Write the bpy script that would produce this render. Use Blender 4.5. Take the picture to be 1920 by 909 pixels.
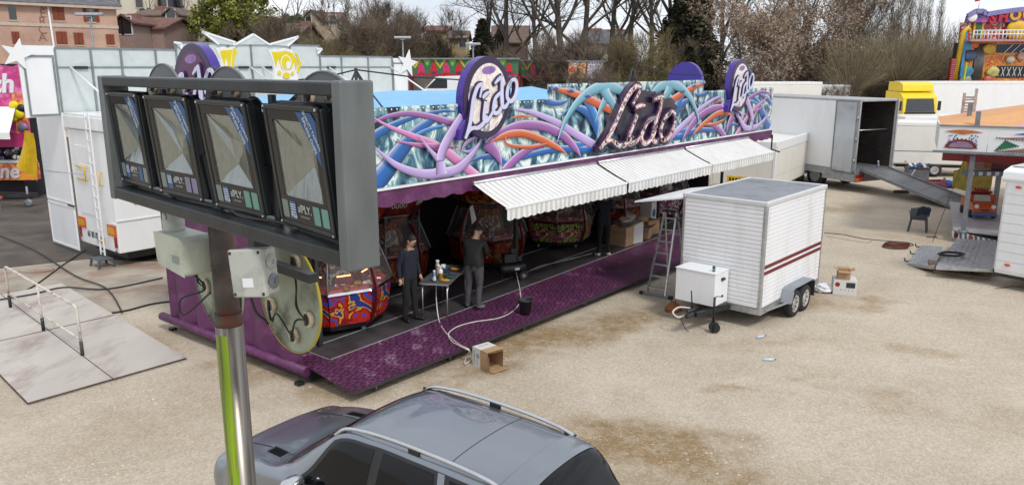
import bpy, math, random
from mathutils import Vector, Matrix, Euler
sc = bpy.context.scene
for o in list(bpy.data.objects): bpy.data.objects.remove(o)
R = math.radians
# ------------------------------------------------------------------ camera
FPX, PITCH, CAMH = 1450.0, R(12.8), 5.3
cd = bpy.data.cameras.new('camera'); cam = bpy.data.objects.new('camera', cd)
sc.collection.objects.link(cam); sc.camera = cam
cd.sensor_width = 36; cd.lens = 36*FPX/1920; cd.clip_end = 3000; cd.clip_start = 0.05
cam.location = (0, 0, CAMH); cam.rotation_euler = (R(90)-PITCH, 0, 0)
# ------------------------------------------------------------------ sky, sun, exposure
SUN_EL, SUN_AZ = R(50), R(148)          # azimuth clockwise from +Y
w = bpy.data.worlds.new('World'); sc.world = w; w.use_nodes = True
nt = w.node_tree; nd = nt.nodes; lk = nt.links; nd.clear()
out = nd.new('ShaderNodeOutputWorld'); bg = nd.new('ShaderNodeBackground'); sky = nd.new('ShaderNodeTexSky')
sky.sky_type = 'NISHITA'; sky.sun_disc = False; sky.sun_elevation = SUN_EL; sky.sun_rotation = SUN_AZ
tc = nd.new('ShaderNodeTexCoord'); mp = nd.new('ShaderNodeMapping'); mp.inputs['Scale'].default_value = (1.3, 1.3, 4.5)
nz = nd.new('ShaderNodeTexNoise'); nz.inputs['Scale'].default_value = 2.2; nz.inputs['Detail'].default_value = 6
cr = nd.new('ShaderNodeValToRGB'); cr.color_ramp.elements[0].position = .33; cr.color_ramp.elements[1].position = .66
cr.color_ramp.elements[0].color = (5.6, 6.0, 6.7, 1); cr.color_ramp.elements[1].color = (8.6, 8.8, 9.2, 1)
mx = nd.new('ShaderNodeMix'); mx.data_type = 'RGBA'; mx.inputs[0].default_value = .9
lk.new(tc.outputs['Generated'], mp.inputs[0]); lk.new(mp.outputs[0], nz.inputs['Vector']); lk.new(nz.outputs['Fac'], cr.inputs[0])
lk.new(sky.outputs[0], mx.inputs[6]); lk.new(cr.outputs[0], mx.inputs[7]); lk.new(mx.outputs[2], bg.inputs[0])
bg.inputs[1].default_value = 0.1; lk.new(bg.outputs[0], out.inputs[0])
sl = bpy.data.lights.new('sun', 'SUN'); sl.energy = 1.5; sl.angle = R(11); sl.color = (1, .96, .9)
so = bpy.data.objects.new('sun', sl); sc.collection.objects.link(so)
sd = Vector((math.sin(SUN_AZ)*math.cos(SUN_EL), math.cos(SUN_AZ)*math.cos(SUN_EL), math.sin(SUN_EL)))
so.rotation_euler = sd.to_track_quat('Z', 'Y').to_euler(); so.location = (0, -5, 30)
sc.view_settings.view_transform = 'Standard'; sc.view_settings.look = 'None'
sc.view_settings.exposure = 0.45; sc.view_settings.gamma = 1; sc.view_settings.use_curve_mapping = False
# ------------------------------------------------------------------ where a line of sight meets a plane of the place
_c, _s = math.cos(PITCH), math.sin(PITCH)
def ray(x, y):
    a = (x-960)/FPX; b = (454.5-y)/FPX
    return Vector((a, _c+b*_s, -_s+b*_c))
def G(x, y, z=0):
    r = ray(x, y); t = (z-CAMH)/r.z; return Vector((r.x*t, r.y*t, z))
def D(x, y, Y):
    r = ray(x, y); t = Y/r.y; return Vector((r.x*t, Y, CAMH+r.z*t))
def W(x, y, p0, ang):                     # upright plane through p0, heading ang degrees right of +Y: returns (along, height)
    a = R(ang); n = (math.cos(a), -math.sin(a)); r = ray(x, y)
    t = (n[0]*p0[0]+n[1]*p0[1])/(n[0]*r.x+n[1]*r.y)
    return ((r.x*t-p0[0])*math.sin(a)+(r.y*t-p0[1])*math.cos(a), CAMH+r.z*t)
# ------------------------------------------------------------------ mesh building
C = sc.collection
class MB:
    def __init__(s): s.v = []; s.f = []; s.m = []; s.sm = []; s.col = None
    def add(s, vs, fs, mi=0, sm=False):
        b = len(s.v); s.v.extend([tuple(v) for v in vs])
        for f in fs: s.f.append(tuple(i+b for i in f)); s.m.append(mi); s.sm.append(sm)
        return s
    def box(s, x0, x1, y0, y1, z0, z1, mi=0, M=None):
        vs = [Vector((x, y, z)) for z in (z0, z1) for y in (y0, y1) for x in (x0, x1)]
        if M is not None: vs = [M @ v for v in vs]
        return s.add(vs, [(0,2,3,1),(4,5,7,6),(0,1,5,4),(2,6,7,3),(0,4,6,2),(1,3,7,5)], mi)
    def bar(s, a, b, w, h, mi=0, up=(0,0,1)):          # rectangular bar from a to b
        a = Vector(a); b = Vector(b); d = (b-a); L = d.length; d.normalize(); u = Vector(up)
        x = d.cross(u)
        if x.length < 1e-4: x = d.cross(Vector((1,0,0)))
        x.normalize(); y = x.cross(d)
        vs = [p + x*i*w/2 + y*j*h/2 for p in (a, b) for j in (-1, 1) for i in (-1, 1)]
        return s.add(vs, [(0,1,3,2),(4,6,7,5),(0,4,5,1),(2,3,7,6),(0,2,6,4),(1,5,7,3)], mi)
    def tube(s, pts, r, n=8, mi=0, sm=True, cap=True):
        pts = [Vector(p) for p in pts]; k = len(pts); rs = r if isinstance(r, (list, tuple)) else [r]*k
        vs = []; px = None
        for i, p in enumerate(pts):
            d = (pts[min(i+1, k-1)]-pts[max(i-1, 0)])
            if d.length < 1e-9: d = Vector((0,0,1))
            d.normalize()
            if px is None:
                px = d.cross(Vector((0,0,1)))
                if px.length < .05: px = d.cross(Vector((0,1,0)))
            px = px - d*px.dot(d); px.normalize(); q = d.cross(px)
            for j in range(n):
                t = 2*math.pi*j/n; vs.append(p + (px*math.cos(t)+q*math.sin(t))*rs[i])
        fs = [(i*n+j, i*n+(j+1)%n, (i+1)*n+(j+1)%n, (i+1)*n+j) for i in range(k-1) for j in range(n)]
        s.add(vs, fs, mi, sm)
        if cap and n > 2:
            b = len(s.v)-len(vs)
            s.f.append(tuple(b+j for j in range(n-1, -1, -1))); s.m.append(mi); s.sm.append(False)
            s.f.append(tuple(b+(k-1)*n+j for j in range(n))); s.m.append(mi); s.sm.append(False)
        return s
    def lathe(s, prof, n=24, c=(0,0,0), ax=None, mi=0, sm=True, cap=True, sx=1, sy=1, rot=0):
        Mx = Matrix.Identity(3) if ax is None else Vector(ax).to_track_quat('Z', 'Y').to_matrix(); c = Vector(c)
        vs = [c + Mx @ Vector((r*math.cos(rot+2*math.pi*j/n)*sx, r*math.sin(rot+2*math.pi*j/n)*sy, z)) for r, z in prof for j in range(n)]
        k = len(prof)
        fs = [(i*n+j, i*n+(j+1)%n, (i+1)*n+(j+1)%n, (i+1)*n+j) for i in range(k-1) for j in range(n)]
        s.add(vs, fs, mi, sm)
        if cap:
            b = len(s.v)-len(vs)
            s.f.append(tuple(b+j for j in range(n-1, -1, -1))); s.m.append(mi); s.sm.append(False)
            s.f.append(tuple(b+(k-1)*n+j for j in range(n))); s.m.append(mi); s.sm.append(False)
        return s
    def prism(s, poly, M, d, mi=0, sm=False):          # 2D polygon extruded by d along local z of M
        n = len(poly); vs = [M @ Vector((x, y, 0)) for x, y in poly]+[M @ Vector((x, y, d)) for x, y in poly]
        s.add(vs, [tuple(range(n-1, -1, -1)), tuple(range(n, 2*n))], mi)
        s.add(vs, [(i, (i+1) % n, n+(i+1) % n, n+i) for i in range(n)], mi, sm); return s
    def blob(s, c, r, n=10, k=7, mi=0, M=None, noise=0, rng=None):
        vs = []; rx, ry, rz = r if isinstance(r, (tuple, list)) else (r, r, r)
        for i in range(k+1):
            ph = math.pi*i/k
            for j in range(n):
                t = 2*math.pi*j/n; q = 1+(rng.uniform(-noise, noise) if rng else 0)
                v = Vector((rx*math.sin(ph)*math.cos(t)*q, ry*math.sin(ph)*math.sin(t)*q, rz*math.cos(ph)*q))
                if M is not None: v = M @ v
                vs.append(v+Vector(c))
        return s.add(vs, [(i*n+j, (i+1)*n+j, (i+1)*n+(j+1) % n, i*n+(j+1) % n) for i in range(k) for j in range(n)], mi, True)
    def mesh(s, name, mats):
        me = bpy.data.meshes.new(name); me.from_pydata(s.v, [], s.f)
        for m in (mats if isinstance(mats, (list, tuple)) else [mats]): me.materials.append(m)
        me.polygons.foreach_set('material_index', s.m); me.polygons.foreach_set('use_smooth', s.sm)
        if s.col:
            a = me.color_attributes.new('Col', 'FLOAT_COLOR', 'POINT')
            a.data.foreach_set('color', [x for c in s.col for x in (c[0], c[1], c[2], 1)])
        me.update(); return me
    def build(s, name, mats, parent=None, bevel=0, seg=2, loc=None, rot=None):
        o = bpy.data.objects.new(name, s.mesh(name, mats)); C.objects.link(o)
        if parent: o.parent = parent
        if loc is not None: o.location = loc
        if rot is not None: o.rotation_euler = rot
        if bevel:
            b = o.modifiers.new('bevel', 'BEVEL'); b.width = bevel; b.segments = seg; b.limit_method = 'ANGLE'; b.angle_limit = R(40)
        return o
def tag(o, label=None, cat=None, group=None, kind=None):
    for k, v in (('label', label), ('category', cat), ('group', group), ('kind', kind)):
        if v: o[k] = v
    return o
def thing(name, label, cat, loc=(0,0,0), rz=0, group=None):
    o = bpy.data.objects.new(name, None); o.empty_display_size = .2; C.objects.link(o)
    o.location = loc; o.rotation_euler = (0, 0, rz); return tag(o, label, cat, group)
def dup(root, loc=None, rz=None, label=None, scale=None, parent=None):
    c = root.copy(); C.objects.link(c)
    if parent: c.parent = parent
    if loc is not None: c.location = loc
    if rz is not None: c.rotation_euler = (0, 0, rz)
    if scale is not None: c.scale = scale if isinstance(scale, (tuple, list)) else (scale,)*3
    if label: c['label'] = label
    for ch in root.children:
        dup(ch, parent=c)
    return c
def text(body, size, mat, parent, M, ext=.002, name='lettering', ax='CENTER', sx=1, shear=0, bold=0):
    cu = bpy.data.curves.new('t', 'FONT'); cu.body = body; cu.size = size; cu.extrude = ext; cu.align_x = ax; cu.align_y = 'CENTER'
    cu.resolution_u = 3; cu.shear = shear; cu.offset = bold
    o = bpy.data.objects.new('t', cu); C.objects.link(o)
    me = bpy.data.meshes.new_from_object(o.evaluated_get(bpy.context.evaluated_depsgraph_get()))
    bpy.data.objects.remove(o); bpy.data.curves.remove(cu)
    me.materials.clear(); me.materials.append(mat); me.transform(M @ Matrix.Diagonal((sx, 1, 1, 1)))
    q = bpy.data.objects.new(name, me); C.objects.link(q); q.parent = parent; return q
def frameM(o, x, y):                     # matrix with local x and y along given directions
    x = Vector(x).normalized(); y = Vector(y); y = (y-x*y.dot(x)).normalized(); z = x.cross(y)
    M = Matrix((x, y, z)).transposed().to_4x4(); M.translation = Vector(o); return M
def spline(pts, n=8, closed=False):
    P = [Vector(p) for p in pts]; k = len(P); o = []
    for i in range(k if closed else k-1):
        if closed: a, b, c, d = P[i-1], P[i], P[(i+1) % k], P[(i+2) % k]
        else: a, b, c, d = P[max(i-1, 0)], P[i], P[i+1], P[min(i+2, k-1)]
        for j in range(n):
            t = j/n; o.append(.5*((2*b)+(c-a)*t+(2*a-5*b+4*c-d)*t*t+(3*b-a-3*c+d)*t**3))
    if not closed: o.append(P[-1])
    return o
# ------------------------------------------------------------------ materials
def new_mat(name):
    m = bpy.data.materials.new(name); m.use_nodes = True
    return m, m.node_tree.nodes, m.node_tree.links, m.node_tree.nodes['Principled BSDF']
def lin(c):                              # '#rrggbb' to linear
    if isinstance(c, str):
        c = [int(c[i:i+2], 16)/255 for i in (1, 3, 5)]
        c = [x/12.92 if x <= .04045 else ((x+.055)/1.055)**2.4 for x in c]
    return (c[0], c[1], c[2], 1)
def mk(name, col, rough=.55, metal=0, var=.18, sc_=4, dirt=None, dsc=1.5, damt=.35, bump=0, bsc=60, coat=0, emit=0, stretch=None, spec=None, world=False):
    m, n, l, b = new_mat(name); col = lin(col)
    b.inputs['Roughness'].default_value = rough; b.inputs['Metallic'].default_value = metal
    if spec is not None: b.inputs['Specular IOR Level'].default_value = spec
    if coat: b.inputs['Coat Weight'].default_value = coat; b.inputs['Coat Roughness'].default_value = .05
    t = n.new('ShaderNodeNewGeometry' if world else 'ShaderNodeTexCoord'); src = t.outputs['Position' if world else 'Object']
    if stretch:
        mp = n.new('ShaderNodeMapping'); mp.inputs['Scale'].default_value = stretch; l.new(src, mp.inputs[0]); src = mp.outputs[0]
    z = n.new('ShaderNodeTexNoise'); z.inputs['Scale'].default_value = sc_; z.inputs['Detail'].default_value = 5; l.new(src, z.inputs['Vector'])
    r = n.new('ShaderNodeValToRGB'); r.color_ramp.elements[0].position = .3; r.color_ramp.elements[1].position = .7
    r.color_ramp.elements[0].color = tuple(max(0, x*(1-var)) for x in col[:3])+(1,); r.color_ramp.elements[1].color = tuple(min(1, x*(1+var)) for x in col[:3])+(1,)
    l.new(z.outputs['Fac'], r.inputs[0]); last = r.outputs[0]
    if dirt:
        z2 = n.new('ShaderNodeTexNoise'); z2.inputs['Scale'].default_value = dsc; z2.inputs['Detail'].default_value = 8; z2.inputs['Roughness'].default_value = .65; l.new(src, z2.inputs['Vector'])
        r2 = n.new('ShaderNodeValToRGB'); r2.color_ramp.elements[0].position = .5; r2.color_ramp.elements[1].position = .72
        r2.color_ramp.elements[0].color = (0,0,0,1); r2.color_ramp.elements[1].color = (damt*2,)*3+(1,); l.new(z2.outputs['Fac'], r2.inputs[0])
        x = n.new('ShaderNodeMix'); x.data_type = 'RGBA'; l.new(r2.outputs[0], x.inputs[0]); l.new(last, x.inputs[6]); x.inputs[7].default_value = lin(dirt); last = x.outputs[2]
    l.new(last, b.inputs['Base Color'])
    if rough > .1:
        rr = n.new('ShaderNodeMapRange'); rr.inputs[3].default_value = max(.03, rough-.08); rr.inputs[4].default_value = min(1, rough+.1)
        l.new(z.outputs['Fac'], rr.inputs[0]); l.new(rr.outputs[0], b.inputs['Roughness'])
    if bump:
        zb = n.new('ShaderNodeTexNoise'); zb.inputs['Scale'].default_value = bsc; zb.inputs['Detail'].default_value = 4; l.new(src, zb.inputs['Vector'])
        bp = n.new('ShaderNodeBump'); bp.inputs['Strength'].default_value = bump; bp.inputs['Distance'].default_value = .01; l.new(zb.outputs['Fac'], bp.inputs['Height']); l.new(bp.outputs[0], b.inputs['Normal'])
    if emit: b.inputs['Emission Color'].default_value = col; b.inputs['Emission Strength'].default_value = emit
    return m
def glass_mat(name, tint=(.8,.85,.85), rough=.03, mixf=.35):
    m, n, l, b = new_mat(name); b.inputs['Base Color'].default_value = lin(tint); b.inputs['Roughness'].default_value = rough
    b.inputs['Alpha'].default_value = mixf; b.inputs['Specular IOR Level'].default_value = .7; return m
def col_mat(name, rough=.35, coat=.3):
    m, n, l, b = new_mat(name); a = n.new('ShaderNodeVertexColor'); a.layer_name = 'Col'
    z = n.new('ShaderNodeTexNoise'); z.inputs['Scale'].default_value = 3; z.inputs['Detail'].default_value = 6
    mr = n.new('ShaderNodeMapRange'); mr.inputs[3].default_value = .8; mr.inputs[4].default_value = 1.15; l.new(z.outputs['Fac'], mr.inputs[0])
    x = n.new('ShaderNodeMix'); x.data_type = 'RGBA'; x.blend_type = 'MULTIPLY'; x.inputs[0].default_value = 1
    l.new(a.outputs[0], x.inputs[6]); l.new(mr.outputs[0], x.inputs[7]); l.new(x.outputs[2], b.inputs['Base Color'])
    b.inputs['Roughness'].default_value = rough; b.inputs['Coat Weight'].default_value = coat; b.inputs['Coat Roughness'].default_value = .1; return m
def art_mat(name, cols, scale=3, detail=2, dist=1.5, rough=.35, stretch=(1,1,1), coat=.2, vor=True, emit=0):
    """printed artwork: hard-edged patches of several colours"""
    m, n, l, b = new_mat(name); t = n.new('ShaderNodeTexCoord'); mp = n.new('ShaderNodeMapping'); mp.inputs['Scale'].default_value = stretch; l.new(t.outputs['Object'], mp.inputs[0])
    z = n.new('ShaderNodeTexNoise'); z.inputs['Scale'].default_value = scale; z.inputs['Detail'].default_value = detail; z.inputs['Distortion'].default_value = dist; l.new(mp.outputs[0], z.inputs['Vector'])
    r = n.new('ShaderNodeValToRGB'); e = r.color_ramp.elements; k = len(cols); r.color_ramp.interpolation = 'CONSTANT' if vor else 'EASE'
    while len(e) < k: e.new(.5)
    for i, c in enumerate(cols): e[i].position = .28+.44*i/k if i else 0; e[i].color = lin(c)
    l.new(z.outputs['Fac'], r.inputs[0]); l.new(r.outputs[0], b.inputs['Base Color']); b.inputs['Roughness'].default_value = rough; b.inputs['Coat Weight'].default_value = coat
    if emit: l.new(r.outputs[0], b.inputs['Emission Color']); b.inputs['Emission Strength'].default_value = emit
    return m
white = mk('white_paint', (.79,.80,.81), .38, var=.02, dirt='#c6c2ba', dsc=1.4, damt=.1, coat=.15, stretch=(1,1,.35))
white2 = mk('off_white_panel', (.74,.73,.69), .42, var=.02, dirt='#b8b2a4', dsc=1.2, damt=.1, stretch=(1,1,.35))
cream = mk('cream_panel', (.73,.71,.65), .45, var=.02, dirt='#b5ab96', dsc=1.2, damt=.1, stretch=(1,1,.35))
alu = mk('aluminium', (.52,.53,.54), .38, .85, var=.15, sc_=9, dirt='#6d6a64', damt=.2)
galv_shade = mk('shade_dark_galvanised_steel', (.03,.036,.039), .42, .45, var=.4, sc_=9, dirt='#2c2d2c', dsc=5, damt=.25, bump=.1, bsc=90, stretch=(1,1,.35))  # base colour darkened to carry the shade on the frame's front
greysteel = mk('grey_steel', (.22,.24,.26), .5, .3, var=.2, dirt='#5a4638', damt=.2)
dark = mk('dark_metal', (.03,.032,.035), .45, .2, var=.3)
black = mk('black_plastic', (.014,.014,.016), .38, var=.3)
rubber = mk('rubber', (.018,.018,.019), .8, var=.3)
cablem = mk('cable_black', (.012,.012,.013), .6)
chrome = mk('chrome', (.75,.76,.78), .12, 1, var=.05)
rust = mk('rusty_steel', (.075,.062,.054), .75, .2, var=.5, sc_=12, dirt='#6b3a24', dsc=9, damt=.5, bump=.4, bsc=40)
wood = mk('old_wood', (.2,.14,.09), .8, var=.35, sc_=3, stretch=(1,8,8), bump=.3)
card = mk('cardboard', (.42,.27,.15), .8, var=.12, dirt='#6b4a2c', damt=.2)
cardin = mk('cardboard_inside', (.36,.22,.12), .85, var=.12)
purple = mk('purple_paint', '#3d1a6e', .35, var=.12, coat=.3)
galv_lit = mk('lit_galvanised_steel', (.15,.165,.168), .45, .5, var=.25, sc_=8, dirt='#6e6a64', dsc=5, damt=.3, bump=.1, bsc=90, stretch=(1,1,.3))  # same steel, colour lightened for the frame ends that catch the light
purplefab = mk('purple_tarpaulin', '#57234f', .55, var=.2, sc_=2.5, dirt='#8e5b8a', dsc=3, damt=.2, bump=.25, bsc=7)
redp = mk('red_paint', '#8e1414', .35, var=.15, coat=.2)
orange = mk('orange_reflector', '#d4550f', .35, var=.08)
yellow = mk('yellow_paint', '#e0b40a', .4, var=.08)
dkglass = mk('dark_window_glass', (.012,.014,.017), .05, var=.3, spec=.8, coat=.6)
clear = glass_mat('clear_glass', (.75,.8,.8), .03, .18)
printm = col_mat('airbrushed_print')
# ================================================================== ground
def ground_mat():
    m, n, l, b = new_mat('beige_gravel'); t = n.new('ShaderNodeTexCoord'); P = t.outputs['Object']
    def noise(s, d=6, r=.6, dis=0):
        z = n.new('ShaderNodeTexNoise'); z.inputs['Scale'].default_value = s; z.inputs['Detail'].default_value = d; z.inputs['Roughness'].default_value = r; z.inputs['Distortion'].default_value = dis
        l.new(P, z.inputs['Vector']); return z.outputs['Fac']
    def ramp(f, a, c0, bb, c1):
        r = n.new('ShaderNodeValToRGB'); r.color_ramp.elements[0].position = a; r.color_ramp.elements[1].position = bb
        r.color_ramp.elements[0].color = lin(c0); r.color_ramp.elements[1].color = lin(c1); l.new(f, r.inputs[0]); return r.outputs[0]
    def mix(f, a, c, mode='MIX'):
        x = n.new('ShaderNodeMix'); x.data_type = 'RGBA'; x.blend_type = mode
        if isinstance(f, float): x.inputs[0].default_value = f
        else: l.new(f, x.inputs[0])
        l.new(a, x.inputs[6])
        if isinstance(c, tuple): x.inputs[7].default_value = c
        else: l.new(c, x.inputs[7])
        return x.outputs[2]
    base = ramp(noise(.45, 9, .68, .6), .36, (.475,.41,.325), .64, (.57,.505,.415))
    fine = ramp(noise(38, 7, .85), .3, (.7,.69,.67), .7, (1.22,1.22,1.21))
    c = mix(1.0, base, fine, 'MULTIPLY')
    v = n.new('ShaderNodeTexVoronoi'); v.inputs['Scale'].default_value = 30; l.new(P, v.inputs['Vector'])
    peb = ramp(v.outputs['Color'], .25, (.6,.58,.55), .8, (1.22,1.2,1.18)); c = mix(.35, c, peb, 'MULTIPLY')
    # damp brown patches where water stood, each with its own place
    dist = n.new('ShaderNodeTexNoise'); dist.inputs['Scale'].default_value = 1.1; dist.inputs['Detail'].default_value = 7; l.new(P, dist.inputs['Vector'])
    off = n.new('ShaderNodeVectorMath'); off.operation = 'MULTIPLY_ADD'; l.new(dist.outputs['Color'], off.inputs[0]); off.inputs[1].default_value = (2.4,2.4,0); off.inputs[2].default_value = (-1.2,-1.2,0)
    ad = n.new('ShaderNodeVectorMath'); ad.operation = 'ADD'; l.new(P, ad.inputs[0]); l.new(off.outputs[0], ad.inputs[1])
    tot = None
    for px, py, rx, ry, rot, amt in ((1010,635,2.6,1.0,40,1), (1160,600,1.8,.8,30,.9), (1215,850,1.0,2.3,60,1), (1110,870,1.2,1.2,0,.8), (880,700,1.6,.6,40,.7), (560,700,2.4,.8,-40,.9), (250,640,1.2,1.0,0,.6), (1610,570,1.0,.5,0,.6),
                             (1745,660,.75,.35,0,.6), (1690,755,.7,.4,-30,.6), (1365,728,.45,.3,0,.7), (1510,710,.7,.35,20,.45), (1580,735,.5,.3,0,.4), (1450,640,1.5,.5,0,.3), (1890,800,1.2,.6,0,.3), (300,800,2.0,1.2,30,.25), (1500,560,1.6,.9,45,.7), (1560,390,3.5,1.2,0,.5), (1640,440,2.6,.9,-20,.3)):
        g = G(px, py); mp = n.new('ShaderNodeMapping'); mp.vector_type = 'TEXTURE'
        mp.inputs['Location'].default_value = (g.x, g.y, 0); mp.inputs['Rotation'].default_value = (0, 0, R(rot)); mp.inputs['Scale'].default_value = (rx, ry, 1); l.new(ad.outputs[0], mp.inputs[0])
        ln = n.new('ShaderNodeVectorMath'); ln.operation = 'LENGTH'; l.new(mp.outputs[0], ln.inputs[0])
        mr = n.new('ShaderNodeMapRange'); mr.interpolation_type = 'SMOOTHSTEP'; mr.inputs[1].default_value = 1.4; mr.inputs[2].default_value = .1; mr.inputs[4].default_value = amt*(1.35 if rx > .9 else 1.0); l.new(ln.outputs['Value'], mr.inputs[0])
        if tot is None: tot = mr.outputs[0]
        else:
            mm = n.new('ShaderNodeMath'); mm.operation = 'MAXIMUM'; l.new(tot, mm.inputs[0]); l.new(mr.outputs[0], mm.inputs[1]); tot = mm.outputs[0]
    br = n.new('ShaderNodeMath'); br.operation = 'MULTIPLY'; mr2 = n.new('ShaderNodeMapRange'); mr2.inputs[1].default_value = .26; mr2.inputs[2].default_value = .62; l.new(noise(3.2, 10, .82), mr2.inputs[0]); l.new(mr2.outputs[0], br.inputs[0]); l.new(tot, br.inputs[1])
    damp = mix(1.0, c, (.56,.45,.30,1), 'MULTIPLY'); c = mix(br.outputs[0], c, damp)
    # pale wheel tracks
    wv = n.new('ShaderNodeTexNoise'); wv.inputs['Scale'].default_value = .8; wv.inputs['Detail'].default_value = 6
    mpw = n.new('ShaderNodeMapping'); mpw.inputs['Rotation'].default_value = (0,0,R(-35)); mpw.inputs['Scale'].default_value = (.5, 1.6, 1); l.new(P, mpw.inputs[0]); l.new(mpw.outputs[0], wv.inputs['Vector'])
    c = mix(ramp(wv.outputs['Fac'], .55, (0,0,0), .75, (.3,.3,.3)), c, (.58,.52,.42,1))
    l.new(c, b.inputs['Base Color']); b.inputs['Roughness'].default_value = .92; b.inputs['Specular IOR Level'].default_value = .15
    bp = n.new('ShaderNodeBump'); bp.inputs['Strength'].default_value = .7; bp.inputs['Distance'].default_value = .02; l.new(noise(34, 6, .8), bp.inputs['Height']); l.new(bp.outputs[0], b.inputs['Normal'])
    return m
gm = ground_mat()
rng = random.Random(3)
m = MB(); N = 40
m.add([(x, y, 0) for y in (-60, 700) for x in (-500, 500)], [(0,1,3,2)])
tag(m.build('ground', gm), 'pale beige gravel fairground square', 'ground', kind='structure')
# loose stones, nobody could count them
stm = mk('pale_stone', (.52,.46,.38), .9, var=.3, sc_=.7)
m = MB()
for i in range(6000):
    while True:
        p = G(rng.uniform(-60, 1980), 470+(500)*rng.random()**.8)
        if p.y < 26 and p.y > 5: break
    r = rng.choice((.006,.008,.008,.010,.012,.022 if i % 5 == 0 else .010)); a = rng.random()*6.28
    vs = [(p.x+r*1.3*math.cos(a+k*1.57)*rng.uniform(.7,1.2), p.y+r*math.sin(a+k*1.57)*rng.uniform(.7,1.2), 0) for k in range(4)]+[(p.x+rng.uniform(-.3,.3)*r, p.y, r*rng.uniform(.5,.9))]
    m.add(vs, [(0,1,4),(1,2,4),(2,3,4),(3,0,4)])
tag(m.build('gravel_stones', stm), 'loose pale stones scattered over the gravel', 'gravel', kind='stuff')
# asphalt lane and concrete apron at the left
asph = mk('old_asphalt', (.082,.067,.056), .85, var=.35, sc_=1.2, dirt='#6a5a4a', dsc=.6, damt=.3, bump=.4, bsc=80)
conc = mk('worn_concrete', (.33,.29,.235), .88, var=.22, sc_=1.4, dirt='#7d4526', dsc=.8, damt=.4, bump=.3, bsc=50)
def sheet(name, pts, z, mat, label, cat, th=0):
    m = MB(); n = len(pts); q = [(p.x, p.y, z) for p in pts]
    if th:
        m.add(q+[(p.x, p.y, z-th) for p in pts], [tuple(range(n))]+[(i, n+i, n+(i+1) % n, (i+1) % n) for i in range(n)])
    else: m.add(q, [tuple(range(n))])
    return tag(m.build(name, mat), label, cat, kind='structure')
sheet('asphalt_lane', [G(-700,540), G(-10,505), G(165,486), G(330,492), G(420,400), Vector((-4,60,0)), Vector((-120,60,0)), Vector((-120,25,0))], .004, asph, 'dark brown asphalt lane behind the white trailer', 'lane')
sheet('concrete_apron', [G(-300,600), G(-10,568), G(205,588), G(312,566), G(330,494), G(165,488), G(-10,507), G(-700,541)], .012, conc, 'cracked concrete strip with a rusty stain', 'apron')
# flat steel-edged floor plates with a handrail standing on them
platem = mk('worn_grey_plate', (.47,.435,.39), .75, var=.1, sc_=1, dirt='#7d5d58', dsc=1.4, damt=.35, stretch=(1,.45,1), bump=.1)
a, b_, c_ = G(52,755,.05), G(351,670,.05), G(115,530,.05); d_ = a+(c_-b_)
def lerp2(u, v): return a+(b_-a)*u+(d_-a)*v
slab = thing('floor_plates', 'four worn grey floor plates laid together on the gravel', 'floor plate', (a.x, a.y, 0))
for i in range(2):
    for j in range(2):
        e = .004; q = [lerp2(i*.5+e, j*.5+e), lerp2(i*.5+.5-e, j*.5+e), lerp2(i*.5+.5-e, j*.5+.5-e), lerp2(i*.5+e, j*.5+.5-e)]
        q = [p-Vector((a.x, a.y, 0)) for p in q]; m = MB()
        m.add([(p.x, p.y, z) for z in (.012, .05) for p in q], [(3,2,1,0),(4,5,6,7)]+[(k, (k+1) % 4, 4+(k+1) % 4, 4+k) for k in range(4)])
        m.build('plate', platem, slab)
        m = MB(); m.tube([(p.x, p.y, .03) for p in q+q[:1]], .013, 4); m.build('steel_edge', rust, slab)
rail = thing('handrail', 'white handrail flaking to rust standing on the floor plates', 'handrail', (G(82,620,.05).x, G(82,620,.05).y, .05))
rw = mk('flaking_white_paint', (.62,.57,.5), .6, var=.1, dirt='#6b3b22', dsc=7, damt=.5)
p1, p2, p3 = G(20,576,.05), G(82,620,.05), G(155,666,.05); o_ = rail.location
hh = .95
pp = [Vector((p.x, p.y, 0))-Vector((o_.x, o_.y, 0)) for p in (p1, p2, p3)]
m = MB(); e = pp[0]; f = pp[2]; dr = (f-e).normalized()
m.tube([e+Vector((0,0,0)), e+Vector((0,0,hh-.08))]+[e+dr*.03+Vector((0,0,hh-.02)), e+dr*.1+Vector((0,0,hh)), f-dr*.1+Vector((0,0,hh)), f-dr*.03+Vector((0,0,hh-.02)), f+Vector((0,0,hh-.08)), f], .025, 8); m.build('rail_loop', rw, rail)
m = MB(); m.tube([pp[1], pp[1]+Vector((0,0,hh))], .022, 8); m.build('post', rw, rail)
m = MB(); m.tube([e+Vector((0,0,.32)), f+Vector((0,0,.32))], .02, 8); m.build('middle_rail', rw, rail)
for q in pp: m = MB(); m.cyl = None; m.tube([q, q+Vector((0,0,.28))], .033, 8); m.build('sleeve', dark if q is not f else rust, rail)
def cable(pts, r, label, mat=cablem, name='cable', z=.02, lift=None):
    P = spline([(p.x, p.y, p.z+z) for p in pts], 8); m = MB(); m.tube(P, r, 6)
    return tag(m.build(name, mat), label, 'cable')
cable([G(-40,430),G(60,470),G(140,520),G(200,545),G(230,590)], .017, 'black cable running from the left edge towards the floor plates', z=.06)
cable([G(160,470), G(120,497), G(60,540), G(-20,580)], .024, 'thick black cable under the rear of the white trailer')
cable([G(-20,566,.06), G(60,553,.06), G(120,540,.05), G(200,543,.02), G(305,522,.02)], .018, 'black cable lying across the floor plates and the concrete')
cable([G(210,588), G(240,583), G(305,568), G(420,560)], .022, 'black cable ending under the purple booth')
m = MB(); g = G(68,508); m.lathe([(.45,0),(.45,.05),(.4,.06)], 14, g, sy=.6); tag(m.build('drain_cover', conc), 'flat round concrete cover on the asphalt by the white trailer', 'cover')
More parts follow.
